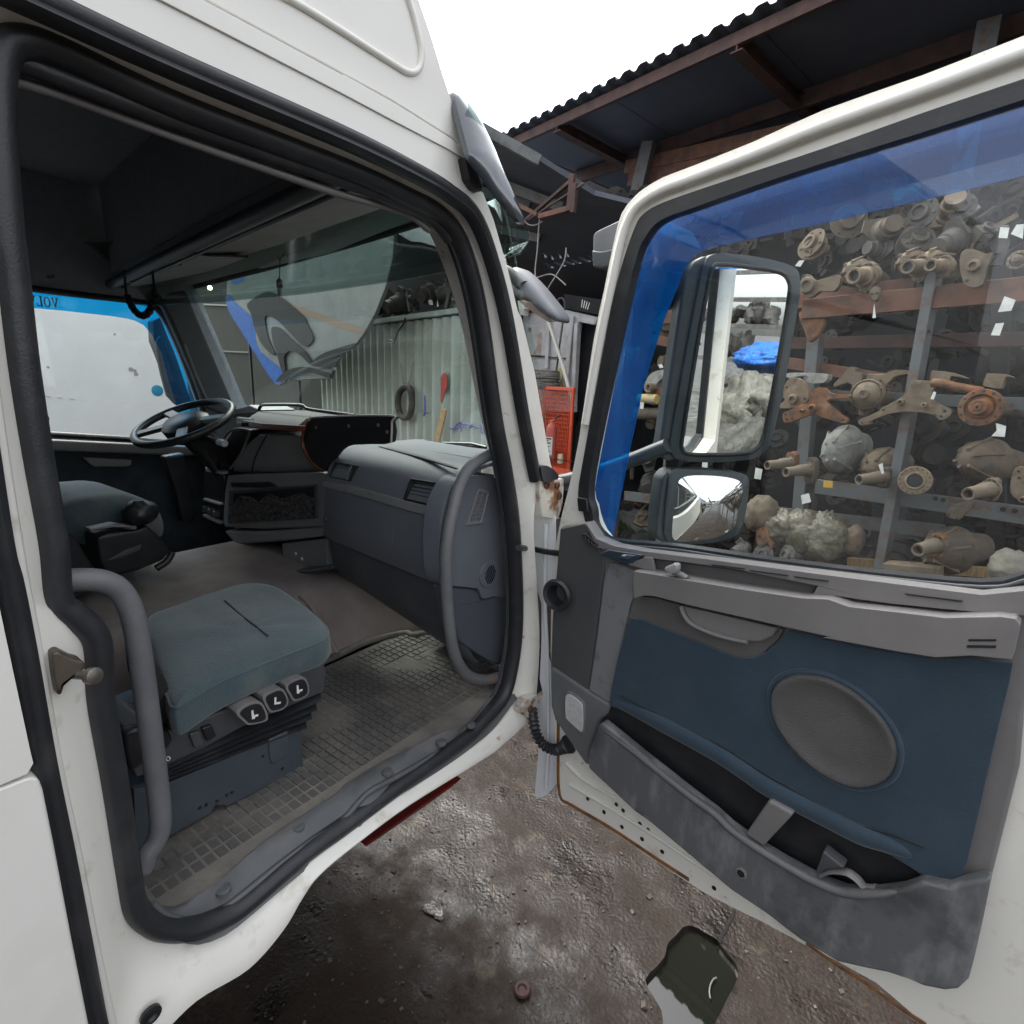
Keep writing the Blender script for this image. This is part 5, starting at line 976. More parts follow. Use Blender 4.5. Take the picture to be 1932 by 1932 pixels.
# wide-angle mirror under it
gc2 = at(1335, 955, D(-.36)); din2 = (gc2 - EYE).normalized(); mn2 = ((DD * 1.0 + DN * .0 + V((0, 0, -.10))).normalized() - din2).normalized()
def mpl2(o): return (gc2 + mn2 * o, mn2)
wfo = [(1268, 888), (1300, 884), (1360, 886), (1400, 893), (1413, 905), (1413, 935), (1404, 985), (1392, 1008), (1360, 1022), (1310, 1028), (1270, 1026), (1256, 1012), (1255, 985), (1260, 930)]
wgl = [(1285, 903), (1310, 897), (1360, 899), (1392, 906), (1401, 918), (1400, 940), (1392, 980), (1380, 1000), (1350, 1014), (1300, 1022), (1274, 1019), (1268, 1005), (1272, 960), (1278, 920)]
B_ = cr([at(u, v, mpl2(.012)) for u, v in wfo], 3, True); bc = sum(B_, V((0, 0, 0))) / len(B_)
wm = merged('wide_mirror', shell(B_, bc, -mn2, .1), mgreen, lorry, sharp=50)
plate('mirror_side_shell', [at(u, v, mpl2(0)) for u, v in [(1285, 884), (1265, 886), (1252, 900), (1245, 940), (1240, 990), (1239, 1010), (1250, 1022), (1275, 1026), (1268, 1000), (1268, 940), (1275, 900)]], -mn2 * .07, mgreen, wm, bevel=.012, seg=4)
G_ = cr([at(u, v, mpl2(.014)) for u, v in wgl], 3, True); g2 = sum(G_, V((0, 0, 0))) / len(G_)
def dome(): return loft([[g2 + (p - g2) * s + mn2 * (.022 * (1 - s * s)) for p in G_] for s in (1, .9, .8, .7, .6, .5, .4, .3, .2, .1, .02)], True, True)
merged('mirror_glass', dome(), chrome, wm, sharp=80)
pe = mat('peeling_silver_edge', (.62, .68, .70), .7)
for pts in ([(1282, 1000), (1296, 985), (1300, 996), (1292, 1008), (1306, 1012), (1290, 1016)], [(1366, 1000), (1374, 975), (1384, 962), (1380, 985), (1372, 1004)]):
    plate('peeled_patch', cr([at(u, v, mpl2(.0175)) for u, v in pts], 2, True), -mn2 * .001, pe, wm)
# close-proximity mirror housing over the door
kb = [at(u, v, D(-.12)) for u, v in px('E', [(1405, 1330), (1412, 1312), (1440, 1295), (1560, 1238), (1700, 1180), (1760, 1300), (1620, 1440), (1480, 1500), (1412, 1508), (1402, 1490)])]
kerb = plate('kerb_mirror', kb, -DN * .26, visorm, lorry, bevel=.03, seg=4)
plate('kerb_mirror_base', [at(u, v, D(-.115)) for u, v in px('E', [(1400, 1408), (1450, 1416), (1520, 1400), (1560, 1380), (1540, 1490), (1450, 1510), (1405, 1504)])], -DN * .10, mgreen, kerb, bevel=.02, seg=3)
# ================================================================== white trailer beside the cab
tl = thing('trailer', 'white box trailer side filling the view through the driver window', 'trailer', (-5.4, 1, 0))
tw = [V((-5.4, y, z)) for y, z in ((-4.5, .5), (2.72, .5), (2.72, 4.0), (-4.5, 4.0))]
plate('side_skin', tw, V((-2.2, 0, 0)), trail, tl, bevel=.02)
for q, s in (((1210, 1095), 1), ((1245, 1108), .8), ((1258, 1138), .9), ((445, 1075), .5), ((1060, 770), .5)):
    p = at(q[0] * .2042, 473.5 + q[1] * .2042, X(-5.398)); merged('scuff', disc_geo([(.022 * s, -.001), (.022 * s, .001), (.012 * s, .0012)], 10, frame(p, V((1, .0, 0)))), mat('scuff_grey', (.35, .36, .35), .6) if s == 1 else MATS['scuff_grey'], tl)
p = at(297, 737, X(-5.397)); merged('paint_spot', disc_geo([(.055, -.001), (.05, .001), (.01, .0015)], 14, frame(p, V((1, 0, 0)))), mat('spot_blue', (.01, .25, .42), .5), tl)
for k in range(4): beam('scratch', at(64 + k * 22, 745 + k * 2.4, X(-5.397)), at(74 + k * 22, 746.3 + k * 2.4, X(-5.397)), .004, .006, MATS['scuff_grey'], tl, V((1, 0, 0)), 0)
# ================================================================== shed, canopy
shed = thing('shed', 'large open fronted shed with a dark corrugated canopy roof', 'shed', KP + KD * -2)
EZ = 5.25
def kz(u, v, z=EZ): return at(u, v, Z(z))
e0 = at(978, 262, Z(EZ)); edir = KD.copy()
def eave_pt(s): return e0 + edir * s
back = V((-KN.x, -KN.y, 0)).normalized() * -1
back = -KN
RS = (-.04)                                             # the canopy drops gently towards the back
def roofpt(s, d, dz=0): return e0 + edir * s + back * d + V((0, 0, d * RS + dz))
def sheet(s0, s1, d0, d1):
    n = max(2, int((s1 - s0) / .026)); L = []
    for d in (d0, d1):
        a = []
        for i in range(n + 1):
            s = s0 + (s1 - s0) * i / n; ph = (s / .21) % 1
            h = .042 * max(0, min(1, (abs(ph - .5) - .14) / .10)); a.append(roofpt(s, d, .05 + h))
        for i in range(n, -1, -1): a.append(a[i] + V((0, 0, .006)))
        L.append(a)
    return loft(L)
for k in range(8):
    s0 = -.30 + k * 1.05; merged('roof_sheet', sheet(s0, s0 + 1.06, -.12, 4.6), roofm, shed, sharp=25)
soff = mat('dark_soffit_sheet', (.075, .088, .115), .6, (.095, .108, .135), 1.2, bump=.2, bs=12)
for k in range(5): s0 = -.25 + k * 1.75; plate('soffit_panel', [roofpt(s0, .06, .044), roofpt(s0 + 1.74, .06, .044), roofpt(s0 + 1.74, 4.5, .044), roofpt(s0, 4.5, .044)], V((0, 0, .004)), soff, shed, bevel=0)
beam('eave_beam', roofpt(-.25, 0, -.02), roofpt(8.2, 0, -.02), .05, .11, redox, shed)
for d in (1.35, 2.7, 4.1): beam('purlin', roofpt(-.2, d, -.05), roofpt(8.2, d, -.05), .07, .17, redox, shed)
for s in (.75, 3.1, 5.6):
    a = roofpt(s, -.02, -.07); b = roofpt(s, 4.4, -.07); g = join(beam_geo(a + V((0, 0, .055)), b + V((0, 0, .055)), .12, .012), beam_geo(a + V((0, 0, -.055)), b + V((0, 0, -.055)), .12, .012), beam_geo(a, b, .012, .11)); merged('rafter', g, redox, shed, smooth=False)
# posts under the canopy
for (u0, v0, u1, v1) in ((1225, 268, 1207, 345), (1866, 40, 1850, 130)):
    a = at(u0, v0, K(-2.0)); b = at(u1, v1, K(-2.0)); b = a + (b - a).normalized() * (a.z / max(.1, (a.z - b.z)) * (a - b).length); b.z = 0
    beam('post', a, b, .16, .12, gsteel, shed, V((0, 1, 0)))
for (u0, v0, u1, v1, w, h) in ((1185, 318, 1960, 150, .12, .12), (1190, 340, 1800, 225, .10, .14)):
    beam('lintel', at(u0, v0, K(-2.2)), at(u1, v1, K(-2.2)), w * 1.3, h * 1.3, redox2, shed)
# rear and side walls, lower roof on the left with light showing through its gaps
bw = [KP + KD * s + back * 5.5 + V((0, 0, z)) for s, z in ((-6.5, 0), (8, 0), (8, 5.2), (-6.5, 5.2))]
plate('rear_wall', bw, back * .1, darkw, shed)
lr_ = thing('lean_to_roof', 'dark lower lean-to roof with daylight slits left of the main canopy', 'roof', KP + KD * -4)
def slits():
    o = []
    for k, (x, y, w) in enumerate([(1120, 1485, 70), (1165, 1475, 95), (1215, 1465, 95), (1262, 1460, 85), (1310, 1450, 90), (1365, 1442, 60), (1150, 1440, 40), (1195, 1432, 40), (1240, 1425, 35), (1110, 1428, 40)]):
        o.append(px('E', [(x, y), (x + 22, y - 4), (x + w, y + 22), (x + w - 24, y + 28)]))
    return o
LR = P3(at(915, 250, Y(4.6)), at(1075, 330, Y(5.2)), at(1010, 540, Y(8.5)))
rp = [(700, 180), (912, 243), (1010, 298), (1120, 368), (1230, 395), (1240, 640), (1000, 650), (700, 640)]
plate('roof_underside', [at(u, v, LR) for u, v in rp], LR[1] * -.05, roofm, lr_, [[at(u, v, LR) for u, v in h] for h in slits()])
a, b = at(905, 240, P3(LR[0], LR[0] + V((1, 0, 0)), LR[0] + V((0, 0, 1)))), None
beam('verge_board', at(908, 242, LR), at(1018, 303, LR), .04, .1, roofp, lr_)
for q in (((700, 300), (1000, 390)), ((700, 380), (1020, 450)), ((900, 330), (1060, 392))): beam('purlin', at(*q[0], (LR[0] + LR[1] * .08, LR[1])), at(*q[1], (LR[0] + LR[1] * .08, LR[1])), .06, .1, gsteel, lr_)
# hanging red angle bracket, cables
HB = K(.25)
hb = thing('steel_bracket', 'red oxide steel angle frame hanging under the lean-to roof', 'bracket', at(1080, 370, HB))
beam('upright', *tr('Q', [(655, 840), (622, 1178)], HB), .05, .05, redox, hb, V((0, 1, 0))); beam('upright', *tr('Q', [(680, 920), (656, 1195)], HB), .04, .05, redox, hb, V((0, 1, 0)))
beam('cross_bar', *tr('Q', [(612, 1160), (350, 1230)], HB), .05, .06, redox2, hb, V((0, 1, 0))); beam('brace', *tr('Q', [(640, 900), (220, 1260)], HB), .03, .04, redox, hb, V((0, 1, 0))); beam('brace', *tr('Q', [(150, 1120), (330, 1210)], HB), .04, .05, redox2, hb, V((0, 1, 0)))
beam('brace', *tr('Q', [(760, 920), (240, 1260)], HB), .02, .02, redox, hb, V((0, 1, 0)))
cbm = mat('pale_cable', (.3, .29, .27), .6)
for lab, pts in (('pale electric cable hanging straight down beside the exterior sun visor', [(350, 1240), (340, 1330), (325, 1550), (308, 1700), (310, 1780), (330, 1800)]), ('slack pale cable looping from the bracket to the visor', [(205, 1265), (245, 1300), (290, 1308), (340, 1295), (372, 1272)]), ('bent grey cable running down to the small front mirror', [(592, 1515), (588, 1580), (570, 1650), (520, 1740), (450, 1850), (405, 1925)]), ('thin curved cable arching over the old van body', [(300, 1800), (360, 1780), (440, 1760), (490, 1775), (540, 1815), (590, 1860)])):
    tag(tube('cable', cr(tr('Q', pts, K(.1)), 5), .007, cbm, None, 6), lab, 'cable', 'cables hanging under the lean-to')
# ================================================================== container seen through the windscreen
CZ = at(891, 583, K(-.35)).z
ct = thing('container', 'pale grey green corrugated shipping container behind the windscreen', 'container', KP + KD * -2.6)
c0 = at(640, 615, K(-.35)); c0.z = 0; c1 = at(938, 800, K(-.35)); c1.z = 0; cd = (c1 - c0); Lc = cd.length; cd.normalize(); c0 = c0 - cd * 1.2; Lc += 1.2
def corr():
    prof = []; p = .26; n = int(Lc / p)
    for i in range(n):
        s = Lc - i * p
        for f_, d in ((0, 0), (.36, 0), (.5, .11), (.86, .11)): prof.append((s - f_ * p, d))
    vs = []; fs = []
    for s, d in prof:
        q = c0 + cd * s - KN * d; vs += [q + V((0, 0, .12)), q + V((0, 0, CZ - .06))]
    for i in range(len(prof) - 1): fs.append((2 * i, 2 * i + 2, 2 * i + 3, 2 * i + 1))
    m_ = len(vs); vs += [v - KN * .004 for v in vs]; fs += [tuple(k + m_ for k in f_[::-1]) for f_ in fs]
    return vs, fs
merged('side_panel', corr(), conta, ct, sharp=20, recalc=False)
beam('top_rail', c0 + V((0, 0, CZ)) + KN * .01, c0 + cd * Lc + V((0, 0, CZ)) + KN * .01, .07, .075, conta, ct)
beam('bottom_rail', c0 + V((0, 0, .1)), c0 + cd * Lc + V((0, 0, .1)), .06, .14, conta, ct)
box('end_post', c0 + cd * (Lc + .01) + V((0, 0, CZ / 2)), (.11, .11, CZ), conta, ct)
plate('body', [c0 - KN * .16 + V((0, 0, .1)), c0 + cd * Lc - KN * .16 + V((0, 0, .1)), c0 + cd * Lc - KN * .16 + V((0, 0, CZ)), c0 - KN * .16 + V((0, 0, CZ))], -KN * 1.6, darkw, ct)
KC = K(-.335)
spr = mat('spray_blue', (.12, .13, .42), .6); sprr = mat('spray_red', (.42, .05, .045), .6)
def spray(z, pts, r, m, nm): return merged(nm, tube_geo(cr(tr(z, pts, K(-.36)), 4), r, 6), m, ct)
plate('red_spray_mark', cr(tr('N', [(1040, 1090), (1075, 1030), (1110, 1050), (1120, 1200), (1090, 1260), (1055, 1400), (1035, 1400), (1040, 1240)], KC), 2, True), KN * -.006, sprr, ct)
for pts in ([(1150, 1735), (1240, 1745), (1330, 1690), (1420, 1700), (1500, 1720), (1560, 1740)], [(1200, 1750), (1290, 1660), (1300, 1780)], [(1560, 1660), (1600, 1680), (1570, 1800), (1540, 1700)], [(1300, 1700), (1400, 1730), (1440, 1690)], [(830, 1320), (835, 1500), (820, 1580)], [(820, 1520), (870, 1540)]): 
    P = tr('N', pts, KC); merged('blue_spray_mark', tube_geo(cr(P, 3), .012, 6), spr, ct)
# worn tyre hoop hanging by a rope
HC = K(-.25); hcn = at(740, 758, HC)
hoop = thing('hose_hoop', 'dark brown rubber hoop hanging by a rope on the container', 'hoop', hcn)
pp = [hcn + KD * (.085 * math.cos(6.283 * k / 24)) + V((0, 0, .205 * math.sin(6.283 * k / 24))) for k in range(24)]
pp = cr(tr('N', [(595, 1205), (650, 1240), (670, 1350), (665, 1480), (640, 1570), (590, 1600), (530, 1580), (495, 1480), (490, 1360), (520, 1260)], HC), 3, True)
tube('hoop_ring', pp, .055, mat('brown_rubber', (.035, .027, .026), .7, (.06, .05, .045), 9), hoop, 10, True)
tube('rope', cr(tr('N', [(520, 900), (545, 1010), (560, 1150), (590, 1200), (640, 1130), (668, 1000), (690, 880)], K(-.30)), 4), .007, mat('rope_grey', (.2, .19, .17), .9), hoop, 6)
tag(tube('cable_hook', cr(tr('N', [(585, 320), (560, 390), (500, 480), (465, 560), (440, 630), (400, 610), (360, 600)], K(-.28)), 4), .014, dark, None, 8), 'black cable stub hooked over the top rail of the container', 'cable')
a, b = tr('N', [(1085, 1490), (960, 2050)], K(-.1)); tag(beam('timber_plank', a, b, .1, .035, pine, None, V((0, 1, 0))), 'pale sawn plank leaning against the container', 'plank')
ft = thing('timber_crate', 'low timber crate in front of the container beside the dashboard', 'crate', at(790, 840, K(.1)))
beam('crate_rail', *tr('F', [(1118, 1050), (1230, 1078)], K(.1)), .05, .12, pine, ft); beam('crate_post', *tr('F', [(1285, 1030), (1275, 1110)], K(.12)), .06, .06, pine, ft, V((0, 1, 0)))
p = at(820, 905, K(.05)); beam('crate_rail', p + V((-.6, .1, -.15)), p + V((.2, -.05, -.15)), .05, .1, pine, ft)
p = at(880, 890, K(.1)); o = merged('oil_drum', disc_geo([(.02, .0), (.20, 0), (.2, .02), (.195, .03), (.195, -.3), (.2, -.31), (.2, -.6), (.02, -.6)], 24, Matrix.Translation(V((p.x, p.y, p.z)))), mat('drum_green', (.12, .13, .11), .6, (.2, .13, .08), 10), None); tag(o, 'grey green drum standing by the container end behind the wiper', 'drum')
# dark parts heaped on top of the container
sh_ = thing('shelf', 'dark shelf above the container crowded with spare parts', 'shelf', c0 + cd * 2 + V((0, 0, CZ)))
KS = K(-.55)
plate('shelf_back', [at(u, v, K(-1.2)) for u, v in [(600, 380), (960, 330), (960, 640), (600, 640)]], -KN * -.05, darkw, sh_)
for q in ([(612, 0), (650, 240)], [(1150, 0), (1110, 200)]): beam('upright', *tr('N', q, KS), .06, .05, gsteel, sh_, V((0, 1, 0)))
def lump(u, v, wpx, hpx, off, m, name, lab, cat, grp=None, seed=0, amp=.3, ridge=0, fr=2.0, pl=K, dep=None):
    c = at(u, v, pl(off)); s = (at(u + 1, v, pl(off)) - c).length; s2 = (at(u, v + 1, pl(off)) - c).length
    g = blob_geo((0, 0, 0), (s * wpx / 2, dep or s * wpx / 2, s2 * hpx / 2), amp, fr, seed, 44, 28, ridge)
    M = Matrix.Rotation(math.atan2(KD.y, KD.x), 4, 'Z'); g = ([c + M @ v_ for v_ in g[0]], g[1])
    o = merged(name, g, m, None, sharp=85); tag(o, lab, cat, grp); return o
ironk = mat('dark_iron', (.05, .048, .045), .7, (.1, .09, .08), 10, bump=.6, bs=60)
for k, (u, v, w, h) in enumerate([(722, 565, 44, 38), (748, 575, 30, 26), (808, 556, 34, 34), (838, 552, 26, 40), (868, 560, 40, 30), (780, 566, 26, 24)]):
    c = at(u, v, K(-.55)); sp_ = (at(u + 1, v, K(-.55)) - c).length * w * .42; tag(merged('spare_part', junk_geo(c, sp_, random.Random(k + 40), KN), ironk, None, sharp=30), ['large round dark casting at the left end of the shelf above the container', 'small dark casting beside the large round one on the shelf', 'middle dark casting under the white tag on the shelf above the container', 'tall dark casting on the shelf above the container', 'dark casting at the right end of the shelf by the pillar', 'squat dark casting left of the middle one on the shelf'][k], 'spare part', 'parts on the shelf above the container')
for q, lb in (((908, 125), 'white tag on the middle casting above the container'), ((1000, 150), 'narrow white triangular tag above the container')):
    P = tr('N', [(q[0] - 28, q[1] - 30), (q[0] + 20, q[1] - 35), (q[0] + 32, q[1] + 30), (q[0] - 15, q[1] + 28)] if q[0] < 950 else [(995, 95), (1012, 170), (990, 180)], K(-.42)); tag(plate('paper_tag', P, KN * -.002, paper), lb, 'tag')
# made-up panel standing in for graphics reflected in the windscreen
FY = K(.55)
fg = thing('reflection_panel', 'added panel with black and blue swooshes standing in for a windscreen reflection', 'fairing', at(620, 640, FY))
fa = px('F', [(300, 205), (340, 90), (420, -20), (700, -120), (1150, -160), (1130, 120), (1095, 265), (1042, 400), (985, 500), (945, 555), (870, 585), (800, 620), (735, 660), (820, 660), (830, 680), (815, 725), (700, 730), (600, 735), (560, 760), (540, 722), (440, 560), (350, 440), (296, 330)])
plate('panel', [at(u, v, FY) for u, v in fa], KN * -.06, fair, fg, bevel=.01)
FY1 = K(.554); FY2 = K(.558); FY3 = K(.562)
plate('blue_stripe', cr(tr('F', [(292, 318), (310, 300), (350, 350), (410, 400), (445, 440), (440, 520), (470, 590), (530, 640), (590, 700), (560, 755), (520, 725), (440, 600), (360, 470), (310, 390)], FY1), 2, True), KN * -.003, decalb, fg)
plate('blue_patch', cr(tr('F', [(310, 215), (350, 195), (385, 195), (375, 240), (330, 250)], FY1), 2, True), KN * -.003, decalb, fg)
dk_ = [0]
def dec(pts, m=decalk):
    dk_[0] += 1; plate('swoosh', cr(tr('F', pts, K(.562 + .02 * dk_[0])), 3, True), KN * -.014, m, fg)
dec([(400, 350), (470, 300), (520, 290), (600, 340), (680, 410), (700, 450), (732, 520), (705, 560), (675, 555), (620, 500), (560, 440), (510, 410), (488, 425), (505, 520), (540, 600), (520, 600), (480, 560), (440, 480), (420, 400)])
dec([(522, 470), (560, 470), (610, 520), (680, 580), (725, 645), (715, 655), (660, 600), (610, 585), (585, 620), (592, 680), (575, 690), (550, 600), (530, 540)])
dec([(725, 650), (760, 610), (830, 580), (935, 548), (940, 560), (880, 600), (830, 625), (890, 605), (850, 640), (845, 665), (770, 668)])
dec([(545, 740), (570, 705), (620, 675), (690, 665), (760, 680), (815, 700), (805, 720), (760, 705), (690, 690), (630, 705), (590, 735)])
plate('brown_stain', cr(tr('F', [(600, 345), (700, 375), (830, 420), (975, 470), (960, 500), (820, 455), (700, 410), (640, 395)], FY1), 2, True), KN * -.002, mat('brown_stain', (.16, .11, .075), .7), fg)
for u in (470, 560): a = at(u, 640, K(.48)); beam('stand_leg', a, V((a.x, a.y, 0)), .05, .05, dark, fg, V((0, 1, 0)))
# dim tin wall and a lit lamp at far left
ol = thing('tin_wall', 'dim olive tin wall behind the front pillar under a lit lamp', 'wall', at(420, 640, K(-1.0)))
plate('wall_sheet', [at(u, v, K(-1.0)) for u, v in [(150, 300), (640, 260), (680, 900), (150, 900)]], KN * -.05, olive, ol); 
for y0 in (575, 662): beam('wall_rail', at(330, y0 - 3, K(-.95)), at(470, y0 + 3, K(-.95)), .05, .05, dark, ol)
lc = at(396, 543, K(.7)); lampt = thing('work_lamp', 'small lit yellow work lamp glowing behind the windscreen corner', 'lamp', lc)
em = bpy.data.materials.new('lamp_glow'); em.use_nodes = True; em.node_tree.nodes['Principled BSDF'].inputs['Emission Color'].default_value = (1, .86, .5, 1); em.node_tree.nodes['Principled BSDF'].inputs['Emission Strength'].default_value = 14
merged('bulb', blob_geo(lc, (.05, .05, .05), 0, 1, 0, 16, 10), em, lampt); beam('lamp_bracket', lc + V((0, 0, .05)), lc + V((-.3, .1, .25)), .03, .03, dark, lampt)
# ================================================================== old van body, pole, coil, orange cage, extinguisher
VN = K(-.75)
van = thing('van_body', 'faded grey white van body shell with an open dark doorway', 'van body', at(1040, 700, VN))
vb = px('O', [(250, 420), (420, 400), (1100, 300), (1300, 340), (1860, 470), (1780, 620), (1470, 560), (1440, 800), (1380, 1900), (1370, 2300), (200, 2300)])
plate('side_panel', [at(u, v, VN) for u, v in vb], KN * -.08, vanp, van, bevel=.01)
plate('doorway', tr('O', [(1440, 560), (1900, 620), (1900, 2300), (1370, 2300)], K(-.95)), KN * -.04, darkw, van)
plate('door_skin', cr(tr('O', [(430, 610), (850, 640), (850, 1215), (560, 1190), (470, 900)], K(-.735)), 1, True), KN * -.02, vanp, van, bevel=.008)
plate('rust_patch', cr(tr('O', [(690, 800), (770, 770), (770, 980), (745, 1190), (600, 1180), (690, 1000)], K(-.733)), 2, True), KN * -.003, mat('peeled_brown', (.33, .24, .19), .8, (.4, .36, .33), 14), van)
plate('small_plate', tr('O', [(505, 665), (560, 670), (556, 755), (510, 750)], K(-.728)), KN * -.01, rustl, van, bevel=.003)
beam('body_rail', *tr('O', [(540, 1210), (1270, 1265)], K(-.725)), .015, .03, dark, van, V((0, 1, 0)))
for pts, w in (([(900, 560), (862, 1450)], .05), ([(1355, 450), (1225, 1900)], .055)): beam('body_pillar', *tr('O', pts, K(-.715)), w, .04, vanp, van, V((0, 1, 0)))
beam('door_jamb', *tr('O', [(1440, 590), (1380, 1930)], K(-.72)), .05, .05, vanp, van, V((0, 1, 0)))
plate('upper_box', tr('O', [(1190, 20), (1900, 130), (1880, 430), (1220, 300)], K(-.70)), KN * -.08, darkw, van, bevel=.01)
for k in range(4): beam('chalk_mark', *tr('O', [(1550 + 45 * k, 130 + 20 * k), (1530 + 38 * k, 280 + 14 * k)], K(-.695)), .012, .004, paper, van, V((0, 1, 0)))
plate('number_mark', cr(tr('O', [(1070, 1500), (1100, 1450), (1150, 1470), (1180, 1560), (1150, 1680), (1120, 1740), (1210, 1790), (1210, 1810), (1080, 1790), (1080, 1760), (1130, 1650), (1150, 1560), (1120, 1490), (1085, 1520)], K(-.744)), 2, True), KN * -.003, mat('yellow_spray', (.5, .42, .1), .7), van)
pw = thing('lock_box', 'small off white box with a dark round hole behind the front mirror', 'box', tr('O', [(420, 220)], K(-.6))[0])
plate('box_body', tr('O', [(290, 150), (460, 140), (545, 250), (535, 320), (420, 310), (400, 440), (340, 430)], K(-.6)), KN * -.1, mat('offwhite_plastic', (.6, .57, .52), .5), pw, bevel=.01)
merged('box_hole', disc_geo([(.028, -.01), (.028, .004), (.02, .005)], 16, frame(tr('O', [(470, 240)], K(-.597))[0], KN)), dark, pw)
tag(beam('steel_pole', *tr('O', [(860, 440), (1180, 1420)], K(-.5)), .035, .035, mat('cream_pole', (.55, .53, .47), .6), None, V((0, 1, 0))), 'upper cream length of the sloping pole in front of the van body', 'pole')
tag(beam('steel_pole', *tr('O', [(1175, 1400), (1390, 2200)], K(-.5)), .04, .04, MATS['cream_pole'], None, V((0, 1, 0))), 'lower cream length of the sloping pole below the dark joint', 'pole')
tag(tube('steel_rod', cr(tr('O', [(1060, 260), (1075, 150), (1130, 100), (1190, 130), (1210, 240), (1180, 500), (1110, 1000), (1040, 1560)], K(-.55)), 4), .013, ironk, None, 8), 'dark hooked rod hanging over the van body beside the cream pole', 'rod')
def coil_wire():
    g = []; c = at(1023, 714, K(-.45)); M = Matrix.Rotation(math.atan2(KD.y, KD.x), 3, 'Z')
    for k in range(34):
        z = -.11 + .2 * random.random(); r = .21 + random.uniform(-.03, .02); ph = random.random(); tl = random.uniform(-.03, .03)
        P = [c + M @ V((r * 1.15 * math.cos(6.283 * (i / 20 + ph)), r * .8 * math.sin(6.283 * (i / 20 + ph)), z + tl * math.sin(6.283 * i / 20 + k) + .008 * noise.noise(V((i, k, 0))))) for i in range(20)]
        g.append(tube_geo(P, .008, 5, True))
    return join(*g)
tag(merged('wire_coil', coil_wire(), wirem), 'coil of rusty grey wire rope on top of the orange cage', 'coil')
OC = K(-.35)
cg = thing('gas_cage', 'orange steel cage with a mesh front holding a fire extinguisher', 'cage', at(1010, 850, OC))
o0 = at(926, 728, OC); o1 = at(1082, 742, OC); zt_ = o0.z; zb = 0.0
def oc(u, z, d=0): p = at(u, 760, K(-.35 + d)); return V((p.x, p.y, z))
for u in (933, 1010, 1080):
    for d in (0, -.55): beam('cage_post', oc(u, zt_, d), oc(u, zb, d), .035, .035, orange, cg, V((0, 1, 0)))
for d in (0, -.55): beam('cage_rail', oc(930, zt_, d), oc(1083, zt_, d), .04, .04, orange, cg)
for u in (933, 1080): beam('cage_rail', oc(u, zt_, 0), oc(u, zt_, -.55), .035, .035, orange, cg)
zs = at(1000, 872, OC).z
plate('cage_side', [oc(933, zs - .7, -.56), oc(1082, zs - .7, -.56), oc(1082, zt_, -.56), oc(933, zt_, -.56)], KN * -.01, orange, cg)
plate('lower_front', [oc(930, zs - .75, .02), oc(1083, zs - .75, .02), oc(1083, zs, .02), oc(930, zs, .02)], KN * -.02, orange, cg, bevel=.004)
plate('left_door', [oc(930, zs - .1, .01), oc(1004, zs - .1, .01), oc(1004, zt_, .01), oc(930, zt_, .01)], KN * -.012, orange, cg, bevel=.004)
plate('cage_floor', [oc(930, zs - .02, 0), oc(1083, zs - .02, 0), oc(1083, zs - .02, -.55), oc(930, zs - .02, -.55)], V((0, 0, -.02)), orange, cg)
g = []
for k in range(22): u = 1012 + k * 3.1; g.append(beam_geo(oc(u, zt_, -.01), oc(u, zt_ - .75, -.01), .006, .006, V((0, 1, 0))))
for k in range(15): z = zt_ - .05 * k; g.append(beam_geo(oc(1010, z, -.01), oc(1082, z, -.01), .005, .005))
merged('mesh_front', join(*g), orange, cg, smooth=False)
ec = at(1040, 834, K(-.15)); ex = thing('fire_extinguisher', 'faded red fire extinguisher with a white label on the orange cage', 'extinguisher', ec)
sc1 = (at(1041, 834, K(-.15)) - ec).length; rr = 7 * sc1
merged('cylinder', disc_geo([(.01, -rr * 3.4), (rr * .9, -rr * 3.4), (rr, -rr * 3.1), (rr, rr * 2.6), (rr * .8, rr * 3.2), (rr * .35, rr * 3.6), (rr * .3, rr * 4.0), (.01, rr * 4.0)], 20, Matrix.Translation(ec)), mat('extinguisher_red', (.42, .07, .045), .45, (.35, .1, .08), 8), ex)
def wrapl(nm, a0, a1, z0, z1, m, r_): 
    n = 8; L = [[ec + (KD * math.sin(a) + KN * math.cos(a)) * r_ + V((0, 0, z)) for a in [a0 + (a1 - a0) * i / n for i in range(n + 1)]] for z in (z0, z1)]; merged(nm, loft(L, False, False), m, ex)
wrapl('label', -.9, 1.0, -rr * 2.4, rr * 1.0, paper, rr * 1.02)
for k, (z0, z1, a0, a1) in enumerate(((.55, .8, -.7, .8), (.25, .4, -.7, .3), (-.2, .0, -.6, .7), (-.8, -.7, -.5, .6), (-1.1, -1.0, -.5, .3), (-1.7, -1.6, -.6, .7))): wrapl('label_print', a0, a1, z0 * rr, z1 * rr, decalk, rr * 1.035)
beam('handle', ec + V((0, 0, rr * 4.1)), ec + KD * rr * 2.0 + V((0, 0, rr * 5.2)), .02, .015, dark, ex); beam('valve', ec + V((0, 0, rr * 3.9)) - KD * rr * .7, ec + V((0, 0, rr * 4.3)) + KD * rr * .8, .02, .02, orange, ex)
p = at(1057, 866, K(-.2)); tag(merged('drink_can', disc_geo([(.01, 0), (.032, 0), (.034, .01), (.034, .1), (.028, .11), (.01, .11)], 16, Matrix.Translation(p - V((0, 0, .05)))), mat('can_cream', (.5, .42, .28), .5)), 'small cream tin on the ledge of the orange cage', 'tin')
